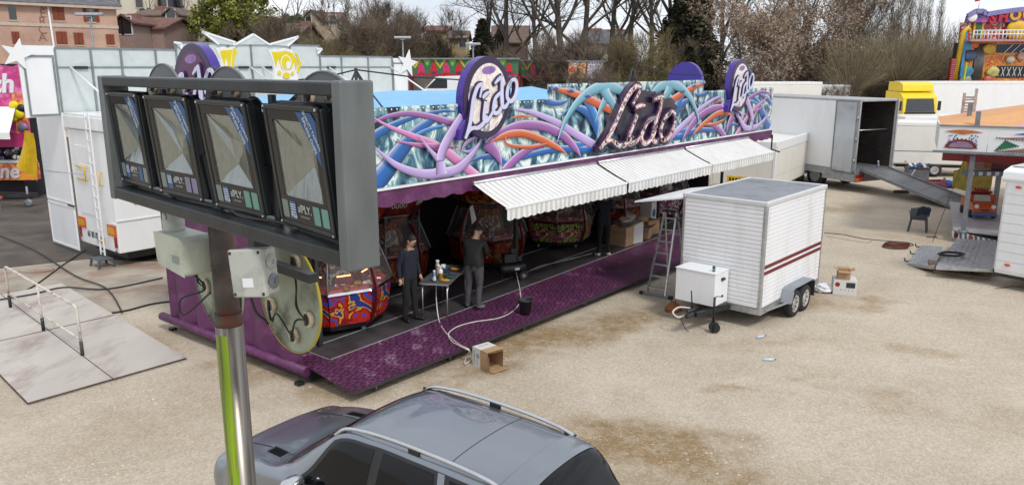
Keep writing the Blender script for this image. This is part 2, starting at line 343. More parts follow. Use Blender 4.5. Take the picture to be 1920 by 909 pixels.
# ================================================================== floodlight mast in the foreground
FA = -46.0; ax = Vector((math.sin(R(FA)), math.cos(R(FA)), 0)); bk = Vector((math.cos(R(FA)), -math.sin(R(FA)), 0)); UP = Vector((0,0,1))
# bk points away from the camera (back of the frame), ax runs to the left along the frame
p = D(629,150,2.03); FR = Vector((p.x, p.y, 0)); ZT = 5.262; FH = .5; FL = 1.70; ZB = ZT-FH
mast = thing('floodlight_mast', 'tall mast with a wide galvanised frame holding four floodlights', 'lamp mast', (FR.x, FR.y, 0))
def fp(w_, d_, z): return ax*w_+bk*d_+UP*z         # local to the mast
T_ = .038; DP = .1
def bar3(m, w0, w1, d0, d1, z0, z1):
    vs = [fp(w_, d, z) for z in (z0, z1) for d in (d0, d1) for w_ in (w0, w1)]
    m.add(vs, [(0,1,3,2),(4,6,7,5),(0,4,5,1),(2,3,7,6),(0,2,6,4),(1,5,7,3)])
for nm, q in (('top_beam', (.02, FL-.02, 0, DP, ZT-T_, ZT-.001)), ('bottom_beam', (.02, FL-.02, 0, DP, ZB+.001, ZB+.048)), ('end_post', (-.022, .02, -.004, DP+.004, ZB-.004, ZT+.003)), ('end_post', (FL-.02, FL+.022, -.003, DP+.003, ZB-.003, ZT+.002))):
    m = MB(); bar3(m, *q); m.build(nm, galv_lit if nm == 'end_post' else galv_shade, mast, bevel=.006)
for w_ in (.45, .85, 1.25): m = MB(); bar3(m, w_-.012, w_+.012, .06, .075, ZB+.05, ZT-.045); m.build('strap', dark, mast)
pw = 1.065; pc = fp(pw, .16, 0); ZS = D(420, 608, FR.y+pc.y).z
m = MB(); m.tube([pc+UP*ZS, pc+UP*(ZS+.15), pc+UP*(ZB+.02)], .047, 20); m.build('upper_pole', rust, mast)
m = MB(); m.tube([pc+UP*(ZS-.01), pc+UP*(ZS+.05)], .052, 20); m.build('collar', rust, mast)
mm_, n_, l_, b_ = new_mat('bare_metal_sleeve_with_green_streak')
t_ = n_.new('ShaderNodeTexCoord'); z_ = n_.new('ShaderNodeTexNoise'); mp_ = n_.new('ShaderNodeMapping'); mp_.inputs['Scale'].default_value = (30, 30, .8)
l_.new(t_.outputs['Object'], mp_.inputs[0]); l_.new(mp_.outputs[0], z_.inputs['Vector']); z_.inputs['Scale'].default_value = 1.2; z_.inputs['Detail'].default_value = 5
r_ = n_.new('ShaderNodeValToRGB'); e_ = r_.color_ramp.elements; e_[0].position = .35; e_[1].position = .7; e_[0].color = (.10,.085,.07,1); e_[1].color = (.36,.325,.285,1); l_.new(z_.outputs['Fac'], r_.inputs[0]); l_.new(r_.outputs[0], b_.inputs['Base Color'])
b_.inputs['Metallic'].default_value = .75; b_.inputs['Roughness'].default_value = .32
m = MB(); m.tube([pc+UP*0, pc+UP*2, pc+UP*ZS], .053, 24); m.build('sleeve', mm_, mast)
lime = mk('lime_film', '#76901c', .35, var=.5, sc_=3, dirt='#55483a', dsc=3.2, damt=1.2, stretch=(14,14,.35))
m = MB()
def strip(a0, a1, rr, z0, z1, n=6):
    vs = [pc+Vector((math.cos(a0+(a1-a0)*i/n)*rr, math.sin(a0+(a1-a0)*i/n)*rr, z)) for z in (z0, z1) for i in range(n+1)]
    m.add(vs, [(i, i+1, n+2+i, n+1+i) for i in range(n)], 0, True)
strip(R(213), R(280), .0545, .2, ZS-.03, 12); m.build('lime_streak', lime, mast)
m = MB(); strip(R(196), R(203), .0545, .2, ZS-.02, 3); m.build('lime_streak', lime, mast)
bm = mk('back_box', (.05,.05,.05), .6)
for w_ in (.55, 1.35): m = MB(); bar3(m, w_-.13, w_+.2, .14, .17, ZB-.15, ZB-.12); m.build('cross_bar', dark, mast)
m = MB(); bar3(m, .70, .74, .10, .16, ZB-.22, ZB+.02); m.build('hanger', dark, mast)
# floodlights
fl_g = mk('floodlight_housing', (.012,.015,.017), .35, var=.3)
refl = mk('reflector', (.44,.48,.46), .16, .9, var=.12, sc_=9, bump=.35, bsc=1, stretch=(16,16,2.5))
bezel = mk('black_glass_print', (.005,.006,.008), .2, var=.2, spec=.25)
blue = mk('blue_sticker', '#0c4f86', .3, var=.08); grey_s = mk('grey_sticker', '#6f7f7c', .35, var=.15); pale_s = mk('green_sticker', '#5b8a80', .35, var=.2); pink_s = mk('lilac_sticker', '#77708c', .35, var=.15)
dimw2 = mk('soft_white_print', (.5,.52,.54), .4); wht = mk('white_print', (.7,.72,.74), .4, var=.05); dimw = mk('grey_print', (.32,.34,.36), .4)
fglass = glass_mat('floodlight_glass', (.1,.12,.11), .02, .14)
def floodlight(w_, label, yaw, tilt, stick, zoff=0):
    base = fp(w_, .05, ZB+.06)+Vector((FR.x, FR.y, 0))
    t = thing('floodlight', label, 'floodlight', base, 0, 'floodlights in the frame'); t.scale = (.95,.95,.95)
    # local frame: x to the viewer's right along the face, y up the face, z out of the face
    out_ = (-bk); out_ = Matrix.Rotation(R(yaw), 3, 'Z') @ out_; rt = UP.cross(out_).normalized()
    out_ = (out_*math.cos(R(tilt))-UP*math.sin(R(tilt))).normalized(); up_ = out_.cross(rt)
    M = frameM(out_*.03+UP*(.205+zoff), rt, up_)
    hw, hh = .178, .195
    def rr(x0, x1, y0, y1, r=.02): return [(x0+r,y0),(x1-r,y0),(x1,y0+r),(x1,y1-r),(x1-r,y1),(x0+r,y1),(x0,y1-r),(x0,y0+r)]
    def off(z): return M @ Matrix.Translation((0,0,z))
    m = MB(); m.prism(rr(-hw, hw, -hh, hh), off(-.05), .018)
    for q in ((-hw+.001,-.128,-hh+.01,hh-.01),(.128,hw-.001,-hh+.01,hh-.01),(-.128,.128,-hh+.001,-.098),(-.128,.128,.148,hh-.001)): m.box(q[0],q[1],q[2],q[3],-.033,-.0005, M=M)
    for k in range(9): m.box(-.14+.035*k-.004, -.14+.035*k+.004, -.15, .15, -.085, -.05, M=M)
    m.build('housing', fl_g, t, bevel=.006)
    m = MB()      # raised rim
    for x0, x1, y0, y1 in ((-hw+.004, hw-.004, hh-.018, hh-.003), (-hw+.004, hw-.004, -hh+.003, -hh+.018), (-hw+.004, -hw+.02, -hh+.018, hh-.018), (hw-.02, hw-.004, -hh+.018, hh-.018)): m.box(x0, x1, y0, y1, -.001, .008, M=M)
    m.build('rim', fl_g, t, bevel=.003)
    # reflector dish: a shallow tray with bent facets behind the glass
    x0, x1, y0, y1 = -.125, .125, -.095, .145; ix = .05; m = MB()
    def v(x, y, z): return M @ Vector((x, y, z))
    m.add([v(x0-.003,y0-.003,.0), v(x1+.003,y0-.003,.0), v(x1+.003,y1+.003,.0), v(x0-.003,y1+.003,.0), v(-.035+w_*.03,-.03,-.03), v(.045-w_*.02,.0+w_*.02,-.03), v(.05,.07-w_*.03,-.03), v(-.03-w_*.02,.06,-.03)], [(0,1,5,4),(1,2,6,5),(2,3,7,6),(3,0,4,7),(4,5,6,7)])
    m.build('reflector', refl, t)
    m = MB()      # black printed border round the clear window
    for q in ((-.158,.158,.145,.176), (-.158,.158,-.176,-.095), (-.158,-.125,-.095,.145), (.125,.158,-.095,.145)): m.box(q[0], q[1], q[2], q[3], .003, .0045, M=M)
    m.build('printed_border', bezel, t)
    m = MB(); m.prism(rr(-.125,.125,-.095,.145,.01), off(.0035), .001); m.build('glass', fglass, t)
    m = MB(); m.prism([(.04,.174),(.132,.174),(.155,.15),(.155,.02)], off(.0062), .0004); m.build('corner_sticker', blue, t)
    for i, (sx, mt) in enumerate(stick): m = MB(); m.prism(rr(sx-.02, sx+.02, -.166, -.108, .003), off(.0052), .0006); m.build('sticker', mt, t)
    text('aIPLY.', .035, dimw2, t, off(.0056) @ Matrix.Translation((-.0,-.128,0)), .0004)
    text('FLOOD LIGHT', .009, dimw, t, off(.0056) @ Matrix.Translation((-.0,-.152,0)), .0003)
    if zoff == 0: text('IP66', .022, wht, t, off(.0066) @ Matrix.Translation((-.075,-.155,0)), .0003)
    for k in range(4): m = MB(); m.box(-.092, -.058, -.12-.008*k, -.117-.008*k, .0066, .0069, M=M); m.build('print_line', wht, t)
    d = Vector((.105, -.105)); 
    text('QUALITY TAIWAN', .016, wht, t, off(.0074) @ Matrix.Translation((.125,.125,0)) @ Matrix.Rotation(R(-57), 4, 'Z'), .0003)
    text('EPILEDS CHIPS', .018, wht, t, off(.0074) @ Matrix.Translation((.108,.108,0)) @ Matrix.Rotation(R(-62), 4, 'Z'), .0003)
    for sx in (-1, 1):
        for sy in (-1, 1): m = MB(); m.lathe([(.005,0),(.004,.003)], 8, M @ Vector((sx*(hw-.012), sy*(hh-.011), .008)), M.to_3x3() @ Vector((0,0,1))); m.build('screw', alu, t)
    m = MB()
    for sx in (-1, 1): m.bar(M @ Vector((sx*(hw+.006),-.02,-.03)), M @ Vector((sx*(hw+.006),-hh-.012,-.04)), .006, .03, up=tuple(M.to_3x3() @ Vector((0,0,1))))
    m.bar(M @ Vector((-hw-.009,-hh-.015,-.04)), M @ Vector((hw+.009,-hh-.015,-.04)), .03, .006, up=tuple(M.to_3x3() @ Vector((0,1,0)))); m.build('bracket', fl_g, t)
    return t
st = lambda a, b: [(-.128, grey_s), (-.075, blue), (.075, a), (.128, b)]
floodlight(.235, 'largest floodlight at the right end of the frame', -4, 6, st(pale_s, pale_s))
floodlight(.655, 'floodlight second from the right in the frame with two green stickers', 0, 7, st(pale_s, pale_s))
floodlight(1.09, 'floodlight third from the right in the frame with two lilac stickers', 2, 5, st(pink_s, pink_s), .002)
floodlight(1.50, 'leftmost floodlight in the frame', -2, 4, st(blue, grey_s), .003)
# lamp discs seen from behind, with bulb holders and wires
discm = mk('pale_green_disc_back', (.30,.335,.25), .6, var=.18, dirt='#33362c', dsc=5, damt=.5)
discg = mk('grey_disc_back', (.17,.175,.18), .55, var=.15, dirt='#3a3633', dsc=5, damt=.3)
sock = mk('old_bulb_holder', (.5,.42,.3), .55, var=.2, dirt='#4a3526', dsc=20, damt=.4)
pd = FR+bk*.21
def disc(px, py, r, mat, rim, label, holes, wires=True):
    s_, z = W(px, py, pd, FA); o = Vector((pd.x, pd.y, 0))+ax*s_+UP*z
    t = thing('lamp_disc', label, 'sign disc', o, 0, 'lamp discs behind the frame')
    M = frameM((0,0,0), -ax, UP)          # local z looks to the camera side
    m = MB(); m.lathe([(r,-.008),(r,-.001)], 48, (0,0,0), -bk); m.build('disc', mat, t)
    m = MB(); m.lathe([(r+.001,-.007),(r+.003,-.007),(r+.003,.002),(r-.001,.002)], 48, (0,0,0), -bk, cap=False); m.build('rim', rim, t)
    hp = []
    for a, q in holes:
        x, y = r*q*math.cos(R(a)), r*q*math.sin(R(a)); c = M @ Vector((x, y, 0)); hp.append((x, y))
        m = MB(); m.lathe([(.028,.0),(.030,.012),(.027,.016),(.018,.016),(.017,.006)], 18, c, -bk); b = m.build('bulb_holder', sock, t)
        m = MB(); m.box(x-.006, x+.006, y-.02, y+.02, .014, .022, M=M); m.build('terminal', dark, b)
    m = MB()
    for i in range(len(hp)-1):
        (x0, y0), (x1, y1) = hp[i], hp[i+1]
        for e in (0, .006): m.tube([M @ v for v in spline([(x0,y0,.02),((x0*2+x1)/3,(y0*2+y1)/3-.02+e,.035+e),((x0+x1)/2+e,(y0+y1)/2+.03,.03),(x1,y1,.02)], 5)], .0026, 5)
    if len(hp) > 1: m.build('wiring', cablem, t)
    return t
disc(541,556,.205, discm, mk('dull_yellow_rim', '#a89a2c', .5, var=.3), 'pale green lamp disc with yellow rim below the right of the frame', [(205,.62),(285,.68),(340,.72),(62,.78)])
disc(408,528,.205, discm, discm, 'pale green lamp disc half hidden behind the mast', [(200,.5),(140,.8)])
disc(612,265,.215, discg, discg, 'grey lamp disc behind the right end of the frame', [(120,.72),(70,.74)])
disc(432,232,.205, discg, discg, 'grey lamp disc behind the middle of the frame', [(120,.7),(60,.72)])
disc(312,212,.2, discg, discg, 'grey lamp disc behind the left of the frame', [(130,.7),(50,.7)])
# junction box, gear case and gland
jb = mk('junction_box_grey', (.42,.43,.39), .55, var=.08, dirt='#5a5a50', dsc=8, damt=.3)
o = D(466,512,2.42); t = thing('junction_box', 'grey plastic junction box under the frame beside the pole', 'junction box', o)
M = frameM((0,0,0), -ax*.97+UP*.12, UP); M = M @ Matrix.Rotation(R(24), 4, 'Y')
m = MB(); m.box(-.062,.062,-.075,.075,-.07,-.012, M=M); m.build('case', jb, t, bevel=.006)
m = MB(); m.box(-.066,.066,-.079,.079,-.010,.010, M=M); m.build('lid', jb, t, bevel=.006)
m = MB(); m.box(-.02,.022,-.045,-.015,.0102,.0106, M=M); m.build('paper_label', wht, t)
for sx in (-1, 1):
    for sy in (-1, 1): m = MB(); m.lathe([(.006,0),(.005,.002)], 8, M @ Vector((sx*.056, sy*.068, .010)), M.to_3x3() @ Vector((0,0,1))); m.build('screw', dark, t)
for y in (.03, -.035): m = MB(); m.lathe([(.026,0),(.024,.004),(.018,.004),(.017,.008),(.010,.008),(.009,.002)], 20, M @ Vector((.062, y, -.04)), M.to_3x3() @ Vector((1,0,0))); m.build('knockout', jb if y > 0 else greysteel, t)
gc = mk('gear_case_grey_green', (.43,.46,.38), .45, var=.08, dirt='#6a6c5c', dsc=5, damt=.25)
o = D(345,470,2.95); t = thing('gear_case', 'pale green plastic gear case left of the pole', 'gear case', o)
M = frameM((0,0,0), -ax, UP)
m = MB(); m.prism([(-.13,.07),(-.12,-.045),(-.1,-.06),(.13,-.075),(.13,.055),(.1,.075)], M @ Matrix.Translation((0,0,-.06)), .12); m.build('case', gc, t, bevel=.02, seg=4)
m = MB(); m.box(.03,.09,-.03,.0,.061,.0616, M=M); m.build('paper_label', grey_s, t)
m = MB(); m.lathe([(.04,0),(.045,.015),(.04,.02),(.042,.03),(.042,.05),(.034,.055),(.034,.085),(.03,.092)], 20, M @ Vector((-.075,.066,0)), UP); g_ = m.build('cable_gland', jb, t)
m = MB(); m.lathe([(.018,0),(.016,.004),(.008,.005)], 16, M @ Vector((-.075,.13,.033)), M.to_3x3() @ Vector((0,0,1))); m.build('screw_cap', jb, g_)
m = MB(); m.tube(spline([tuple(D(345,500,2.95)), tuple(D(385,540,2.9)), tuple(D(340,560,2.9)), tuple(D(345,590,2.9)), tuple(D(395,548,2.85))], 8), .004, 6)
tag(m.build('hanging_wire', cablem), 'thin black wire looping beside the rusty pole', 'wire')
m = MB(); m.tube(spline([tuple(D(468,550,2.5)), tuple(D(480,585,2.6)), tuple(D(497,600,2.72)), tuple(D(502,607,2.74))], 6), .005, 6)
tag(m.build('lamp_lead', cablem), 'black lead dropping from the junction box to the lamp disc', 'wire')
m = MB(); m.tube([Vector((FR.x,FR.y,0))+v for v in spline([fp(.3,.03,ZB+.062), fp(.42,.05,ZB+.066), fp(.6,.02,ZB+.064), fp(.8,.05,ZB+.068), fp(1.2,.04,ZB+.064)], 6)], .005, 6)
tag(m.build('frame_cable', cablem), 'black cable lying along the bottom beam of the frame', 'cable')
m = MB(); m.tube([Vector((FR.x,FR.y,0))+v for v in spline([fp(.9,.12,ZT-.07), fp(.72,.08,ZT-.1), fp(.62,.1,ZT-.06), fp(.5,.09,ZT-.11), fp(.4,.12,ZT-.05)], 6)], .006, 6)
tag(m.build('tangled_cable', cablem), 'tangled black cable behind the top of the floodlights', 'cable')
# ================================================================== the arcade booth
BO = Vector((-3.16, 12.61, 0)); BA = 40.0; BRZ = R(50)
BU = Vector((math.sin(R(BA)), math.cos(R(BA)), 0)); BV = Vector((-math.cos(R(BA)), math.sin(R(BA)), 0))
def BL(s, v, z): return BO+BU*s+BV*v+Vector((0,0,z))
def bw(x, y, v=0): return W(x, y, BO+BV*v, BA)
MID = 9.91; S0, S1 = -.42, 18.9; ZF = .35; DEP = 4.8
booth = thing('arcade_booth', 'long purple arcade booth with raised floor and dark interior', 'arcade booth', BO, BRZ)
def skew(s): return max(0, .048*s)
# purple chequer plate
def chequer():
    m, n, l, b = new_mat('purple_chequer_plate'); t = n.new('ShaderNodeTexCoord'); P = t.outputs['Object']
    z = n.new('ShaderNodeTexNoise'); z.inputs['Scale'].default_value = 1.6; z.inputs['Detail'].default_value = 9; z.inputs['Roughness'].default_value = .72; l.new(P, z.inputs['Vector'])
    r = n.new('ShaderNodeValToRGB'); e = r.color_ramp.elements; e[0].position = .3; e[0].color = (.04,.011,.033,1); e[1].position = .58; e[1].color = (.088,.02,.066,1)
    x = e.new(.74); x.color = (.32,.22,.30,1); l.new(z.outputs['Fac'], r.inputs[0])
    # lozenges: two crossed sets of short ribs
    hs = []
    for rot in (45, -45):
        mp = n.new('ShaderNodeMapping'); mp.inputs['Rotation'].default_value = (0,0,R(rot)); mp.inputs['Scale'].default_value = (6,15,1); l.new(P, mp.inputs[0])
        ch = n.new('ShaderNodeTexChecker'); ch.inputs['Scale'].default_value = 1
        bk_ = n.new('ShaderNodeTexBrick'); bk_.inputs['Scale'].default_value = 1; bk_.inputs['Mortar Size'].default_value = .2; bk_.inputs['Mortar Smooth'].default_value = .6; bk_.inputs['Brick Width'].default_value = 1; bk_.inputs['Row Height'].default_value = 1; bk_.inputs['Color1'].default_value = (1,1,1,1); bk_.inputs['Color2'].default_value = (1,1,1,1); bk_.inputs['Mortar'].default_value = (0,0,0,1)
        l.new(mp.outputs[0], bk_.inputs['Vector']); hs.append(bk_.outputs['Color'])
    ck = n.new('ShaderNodeTexChecker'); mp = n.new('ShaderNodeMapping'); mp.inputs['Rotation'].default_value = (0,0,R(45)); l.new(P, mp.inputs[0]); l.new(mp.outputs[0], ck.inputs['Vector']); ck.inputs['Scale'].default_value = 6
    mx = n.new('ShaderNodeMix'); mx.data_type = 'RGBA'; l.new(ck.outputs['Fac'], mx.inputs[0]); l.new(hs[0], mx.inputs[6]); l.new(hs[1], mx.inputs[7])
    mu = n.new('ShaderNodeMix'); mu.data_type = 'RGBA'; mu.blend_type = 'MULTIPLY'; mu.inputs[0].default_value = 1
    mr = n.new('ShaderNodeMapRange'); mr.inputs[3].default_value = .45; mr.inputs[4].default_value = 1.5; l.new(mx.outputs[2], mr.inputs[0])
    l.new(r.outputs[0], mu.inputs[6]); l.new(mr.outputs[0], mu.inputs[7]); l.new(mu.outputs[2], b.inputs['Base Color'])
    bp = n.new('ShaderNodeBump'); bp.inputs['Strength'].default_value = .8; bp.inputs['Distance'].default_value = .006; l.new(mx.outputs[2], bp.inputs['Height']); l.new(bp.outputs[0], b.inputs['Normal'])
    b.inputs['Roughness'].default_value = .48; return m
chq = chequer()
floorm = mk('dark_scuffed_floor', (.045,.042,.045), .5, var=.4, sc_=2, dirt='#4a444a', dsc=2.2, damt=.3)
strip_m = mk('bright_floor_strip', (.55,.55,.56), .4, .6, var=.15)
# floor boards
edges = [.01, 2.0, 4.2, 6.4, 8.6, 10.8, 13.0, 15.2, 17.2, S1]
for i in range(len(edges)-1):
    a, b = edges[i]+.004, edges[i+1]-.004; m = MB()
    m.add([(a, skew(a)+.02, z) for z in (ZF-.06, ZF)]+[(b, skew(b)+.02, z) for z in (ZF-.06, ZF)]+[(b, DEP, z) for z in (ZF-.06, ZF)]+[(a, DEP, z) for z in (ZF-.06, ZF)], [(0,2,3,1),(2,4,5,3),(4,6,7,5),(6,0,1,7),(1,3,5,7),(0,6,4,2)])
    m.build('floor_panel', floorm, booth)
m = MB(); m.box(S0, .0, .0, DEP, ZF-.05, ZF); m.build('ramp_plate', chq, booth)
m = MB(); m.bar((.005,.02,ZF+.004),(.005,DEP,ZF+.004),.022,.008); m.build('floor_strip', strip_m, booth)
for v0 in (.0, .75, 1.9):
    m = MB(); m.bar((.02, skew(0)+v0, ZF+.004), (S1, skew(S1)+v0, ZF+.004), .022, .008); m.build('floor_strip', strip_m, booth)
# ramp plates
re = [S0, 1.35, 3.5, 5.7, 7.9, 10.1, 12.3, 14.5, 16.7, S1]
for i in range(len(re)-1):
    a, b = re[i]+.004, re[i+1]-.004; th = .03; va, vb = (skew(a)-.015 if i else .25), skew(b)-.015; m = MB()
    va = skew(a)-.015; zo = .21
    m.add([(a, va, ZF-th), (a, va, ZF), (a, -1.13, zo-th), (a, -1.13, zo), (b, vb, ZF-th), (b, vb, ZF), (b, -1.13, zo-th), (b, -1.13, zo)], [(1,3,7,5),(0,4,6,2),(0,2,3,1),(4,5,7,6),(2,6,7,3),(0,1,5,4)])
    m.build('ramp_plate', chq, booth)
    m = MB(); m.bar((a, -1.145, zo-.02), (b, -1.145, zo-.02), .03, .05); m.build('ramp_edge', mk_edge if i else (mk_edge := mk('ramp_edge', (.06,.045,.06), .5, .4)), booth)
for i in range(9):
    s = re[i]+.6
    m = MB(); m.tube([(s, -1.0, .0), (s, -1.0, .19)], .02, 8); m.lathe([(.05,0),(.05,.012)], 12, (s,-1.0,.001)); m.build('foot', greysteel, booth)
m = MB(); m.box(S0+.1, S1, .1, .16, .04, ZF-.07); m.build('front_beam', dark, booth)
# left end: roll of purple tarpaulin along the floor edge, tarpaulin wall above
m = MB(); m.tube([(S0-.03, .02, .27), (S0-.09, 2.4, .27), (S0-.17, 4.82, .28)], .085, 14); m.build('rolled_skirt', purplefab, booth)
m = MB()
for i in range(25):
    v = .15+4.3*i/24; wob = .05*math.sin(i*1.7)+.03*math.sin(i*3.1)
    for z in (.3, .9, 1.6, 2.4, 3.2): m.v.append((S0-.02-.12*i/24+wob*(1-(z-.3)/4), v, z))
for i in range(24):
    for j in range(4): m.f.append((i*5+j, i*5+j+1, i*5+j+6, i*5+j+5)); m.m.append(0); m.sm.append(True)
m.build('end_tarpaulin', purplefab, booth)  # unseen upper part added to keep light out of the booth
m = MB(); m.box(S0+.05, S0+.2, .1, 4.7, .05, .2); m.build('end_shade_beam', dark, booth)  # beam coloured dark to stand for the shadow under the roll
for v in (.2, 2.4, 4.6): m = MB(); m.box(S0-.14, S0-.02, v-.06, v+.06, 0, .06); m.build('jack_pad', galv_shade, booth)
# back wall, right end, roof
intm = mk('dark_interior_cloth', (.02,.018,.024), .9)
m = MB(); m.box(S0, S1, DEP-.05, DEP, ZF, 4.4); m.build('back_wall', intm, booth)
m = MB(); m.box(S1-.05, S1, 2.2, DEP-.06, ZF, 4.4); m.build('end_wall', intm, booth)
roofm = mk('pale_blue_roof_tarpaulin', '#7fb6de', .6, var=.06, sc_=1.5)
m = MB(); n = 24
for i in range(n+1):
    s = S0+.1+(S1-S0-.2)*i/n; fl = 0 if s < 9 else .25
    for v, z in ((.09, 4.48-fl), (2.3, 4.78-fl*1.4), (4.75, 4.45-fl)): m.v.append((s, v, z-.02*math.sin(i*2.1)*(v > 1)))
for i in range(n):
    for j in range(2): m.f.append((i*3+j, (i+1)*3+j, (i+1)*3+j+1, i*3+j+1)); m.m.append(0); m.sm.append(True)
m.build('roof', roofm, booth)
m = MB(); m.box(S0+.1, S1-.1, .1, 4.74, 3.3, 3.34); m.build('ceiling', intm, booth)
for s in (.3, 6.19, 13.63, 18.6): m = MB(); m.box(s-.04, s+.04, .62+skew(s), .70+skew(s), ZF, 3.3); m.build('post', dark, booth)
# purple valance under the fascia
m = MB(); k = 150
for i in range(k+1):
    s = -.3+(S1+.3)*i/k; sc_v = abs(math.sin(i*math.pi*.27))*.05; wv = .025*math.sin(i*1.3)+.02*math.sin(i*.47)
    m.v += [(s, -.06, 3.20), (s, -.075+wv*.5, 3.07), (s, -.08+wv, 2.90-sc_v)]
for i in range(k):
    for j in range(2): m.f.append((i*3+j, i*3+j+1, i*3+j+4, i*3+j+3)); m.m.append(0); m.sm.append(True)
m.build('valance', purplefab, booth)
for s, sx in ((S1, .03),): m = MB(); m.bar((s-.05, -.1, 3.0), (s-.05, -.1, 2.5), .04, .04); m.bar((s-.05,-.1,2.5), (s-.6,-.6,2.48), .04, .04); m.build('awning_bracket', dark, booth)
# ---------------------------------------------------------------- fascia with airbrushed mural
def smoke():
    m, n, l, b = new_mat('airbrushed_smoke_background'); t = n.new('ShaderNodeTexCoord'); mp = n.new('ShaderNodeMapping'); mp.inputs['Scale'].default_value = (1.25,1,.75); mp.inputs['Rotation'].default_value = (0,R(24),0); l.new(t.outputs['Object'], mp.inputs[0])
    z = n.new('ShaderNodeTexNoise'); z.inputs['Scale'].default_value = 1.9; z.inputs['Detail'].default_value = 3.5; z.inputs['Distortion'].default_value = 1.6; l.new(mp.outputs[0], z.inputs['Vector'])
    r = n.new('ShaderNodeValToRGB'); e = r.color_ramp.elements; r.color_ramp.interpolation = 'EASE'
    for i, (p, c) in enumerate(((.36,'#0a1c30'), (.46,'#2f5f78'), (.53,'#7fa6b0'), (.61,'#dfe9e2'), (.72,'#5f98a8'))):
        if i > 1: e.new(p)
        e[i].position = p; e[i].color = lin(c)
    l.new(z.outputs['Fac'], r.inputs[0]); l.new(r.outputs[0], b.inputs['Base Color']); b.inputs['Roughness'].default_value = .3; b.inputs['Coat Weight'].default_value = .3; return m
smk = smoke()
fascia = thing('fascia_sign', 'long fascia painted with blue, pink and orange airbrushed swooshes', 'sign', BO, BRZ)
fe = [-.3, 1.9, 4.0, 6.19, MID, 13.63, 15.82, S1]
for i in range(len(fe)-1):
    m = MB(); top = 4.92 if fe[i] > 5 and fe[i+1] < 14 else 4.6
    m.box(fe[i]+.004, fe[i+1]-.004, 0, .06, 3.2, top); m.build('fascia_panel', smk, fascia, bevel=.004)
for y0, y1 in ((.065,2.4),(2.408,4.75)): m = MB(); m.box(-.36,-.302,y0,y1,3.2,4.6); m.build('fascia_panel', smk, fascia, bevel=.004)
m = MB(); m.box(-.3, S1, -.10, .07, 3.165, 3.198); m.build('bottom_rail', white, fascia)
bulb = mk('small_white_bulb', (.8,.8,.76), .3, var=.02)
m = MB()
for i in range(150):
    s = -.2+i*.128; top = 4.92 if 6.19 < s < 13.63 else 4.6
    m.blob((s, -.012, top-.04), .017, 6, 4)
tag(m.build('bulb_row', bulb, fascia), kind='stuff')
_ly = [0]
def swoosh(pts, wid, col, mirror=True, flip=1, zoom=(660,90,3.1346)):
    """tapered airbrush stroke, traced on the panel; pts and widths in the enlarged picture of the panel"""
    col = Vector(lin(col)[:3]); n = 7
    P = spline([(x, y, 0) for x, y in pts], n); Wd = spline([(w_, 0, 0) for w_ in wid], n)
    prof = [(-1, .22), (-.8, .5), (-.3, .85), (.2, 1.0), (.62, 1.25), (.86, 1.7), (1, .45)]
    rows = []
    for i, p in enumerate(P):
        d = (P[min(i+1, len(P)-1)]-P[max(i-1, 0)]).normalized(); nn = Vector((-d.y, d.x, 0))
        if nn.y > 0: nn = -nn
        if flip < 0: nn = -nn
        row = []
        for t, sh in prof:
            q = p+nn*(t*max(Wd[i].x*.88, 1)/2); s, z = bw(zoom[0]+q.x/zoom[2], zoom[1]+q.y/zoom[2])
            row.append((s, min(max(z, 3.2), 4.915 if 6.19 < s < 13.63 else 4.595), sh))
        rows.append(row)
    for mir in ((False, True) if mirror else (False,)):
        _ly[0] += 1; y = -.004-.0012*_ly[0]; ART = MB(); ART.col = []; b = 0; k = len(prof)
        for row in rows:
            for s, z, sh in row:
                s2 = 2*MID-s if mir else s; ART.v.append((max(min(s2, S1), -.3), y, z))
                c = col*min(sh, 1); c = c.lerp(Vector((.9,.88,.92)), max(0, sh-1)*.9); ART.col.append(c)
        for i in range(len(rows)-1):
            for j in range(k-1):
                f = (b+i*k+j, b+i*k+j+1, b+(i+1)*k+j+1, b+(i+1)*k+j)
                ART.f.append(f[::-1] if mir else f); ART.m.append(0); ART.sm.append(False)
        ART.build('painted_swoosh', printm, fascia)
B1, B2, LI, MA, PK, OR, TE = '#1a66b4', '#2a80ca', '#bda4de', '#9c62aa', '#d684c0', '#d2622e', '#72b2c6'
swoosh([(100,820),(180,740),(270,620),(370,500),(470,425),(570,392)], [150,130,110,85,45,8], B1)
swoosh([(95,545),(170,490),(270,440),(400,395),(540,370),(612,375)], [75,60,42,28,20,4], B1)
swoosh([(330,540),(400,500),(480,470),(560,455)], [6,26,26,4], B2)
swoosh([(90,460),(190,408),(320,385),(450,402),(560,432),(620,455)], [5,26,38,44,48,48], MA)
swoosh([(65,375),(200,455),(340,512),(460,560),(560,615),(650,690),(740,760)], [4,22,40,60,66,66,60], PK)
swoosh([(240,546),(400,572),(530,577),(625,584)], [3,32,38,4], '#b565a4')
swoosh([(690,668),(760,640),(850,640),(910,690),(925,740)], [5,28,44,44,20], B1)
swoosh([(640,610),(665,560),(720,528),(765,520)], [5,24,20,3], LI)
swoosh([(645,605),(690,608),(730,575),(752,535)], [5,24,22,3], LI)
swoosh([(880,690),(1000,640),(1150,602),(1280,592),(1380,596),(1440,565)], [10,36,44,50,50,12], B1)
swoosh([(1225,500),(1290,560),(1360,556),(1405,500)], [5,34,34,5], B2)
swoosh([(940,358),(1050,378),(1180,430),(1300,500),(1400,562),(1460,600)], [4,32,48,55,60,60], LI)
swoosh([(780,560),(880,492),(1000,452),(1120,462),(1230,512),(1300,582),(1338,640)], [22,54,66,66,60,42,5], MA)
swoosh([(890,720),(960,645),(1040,592),(1130,562),(1225,545)], [56,54,44,28,5], MA)
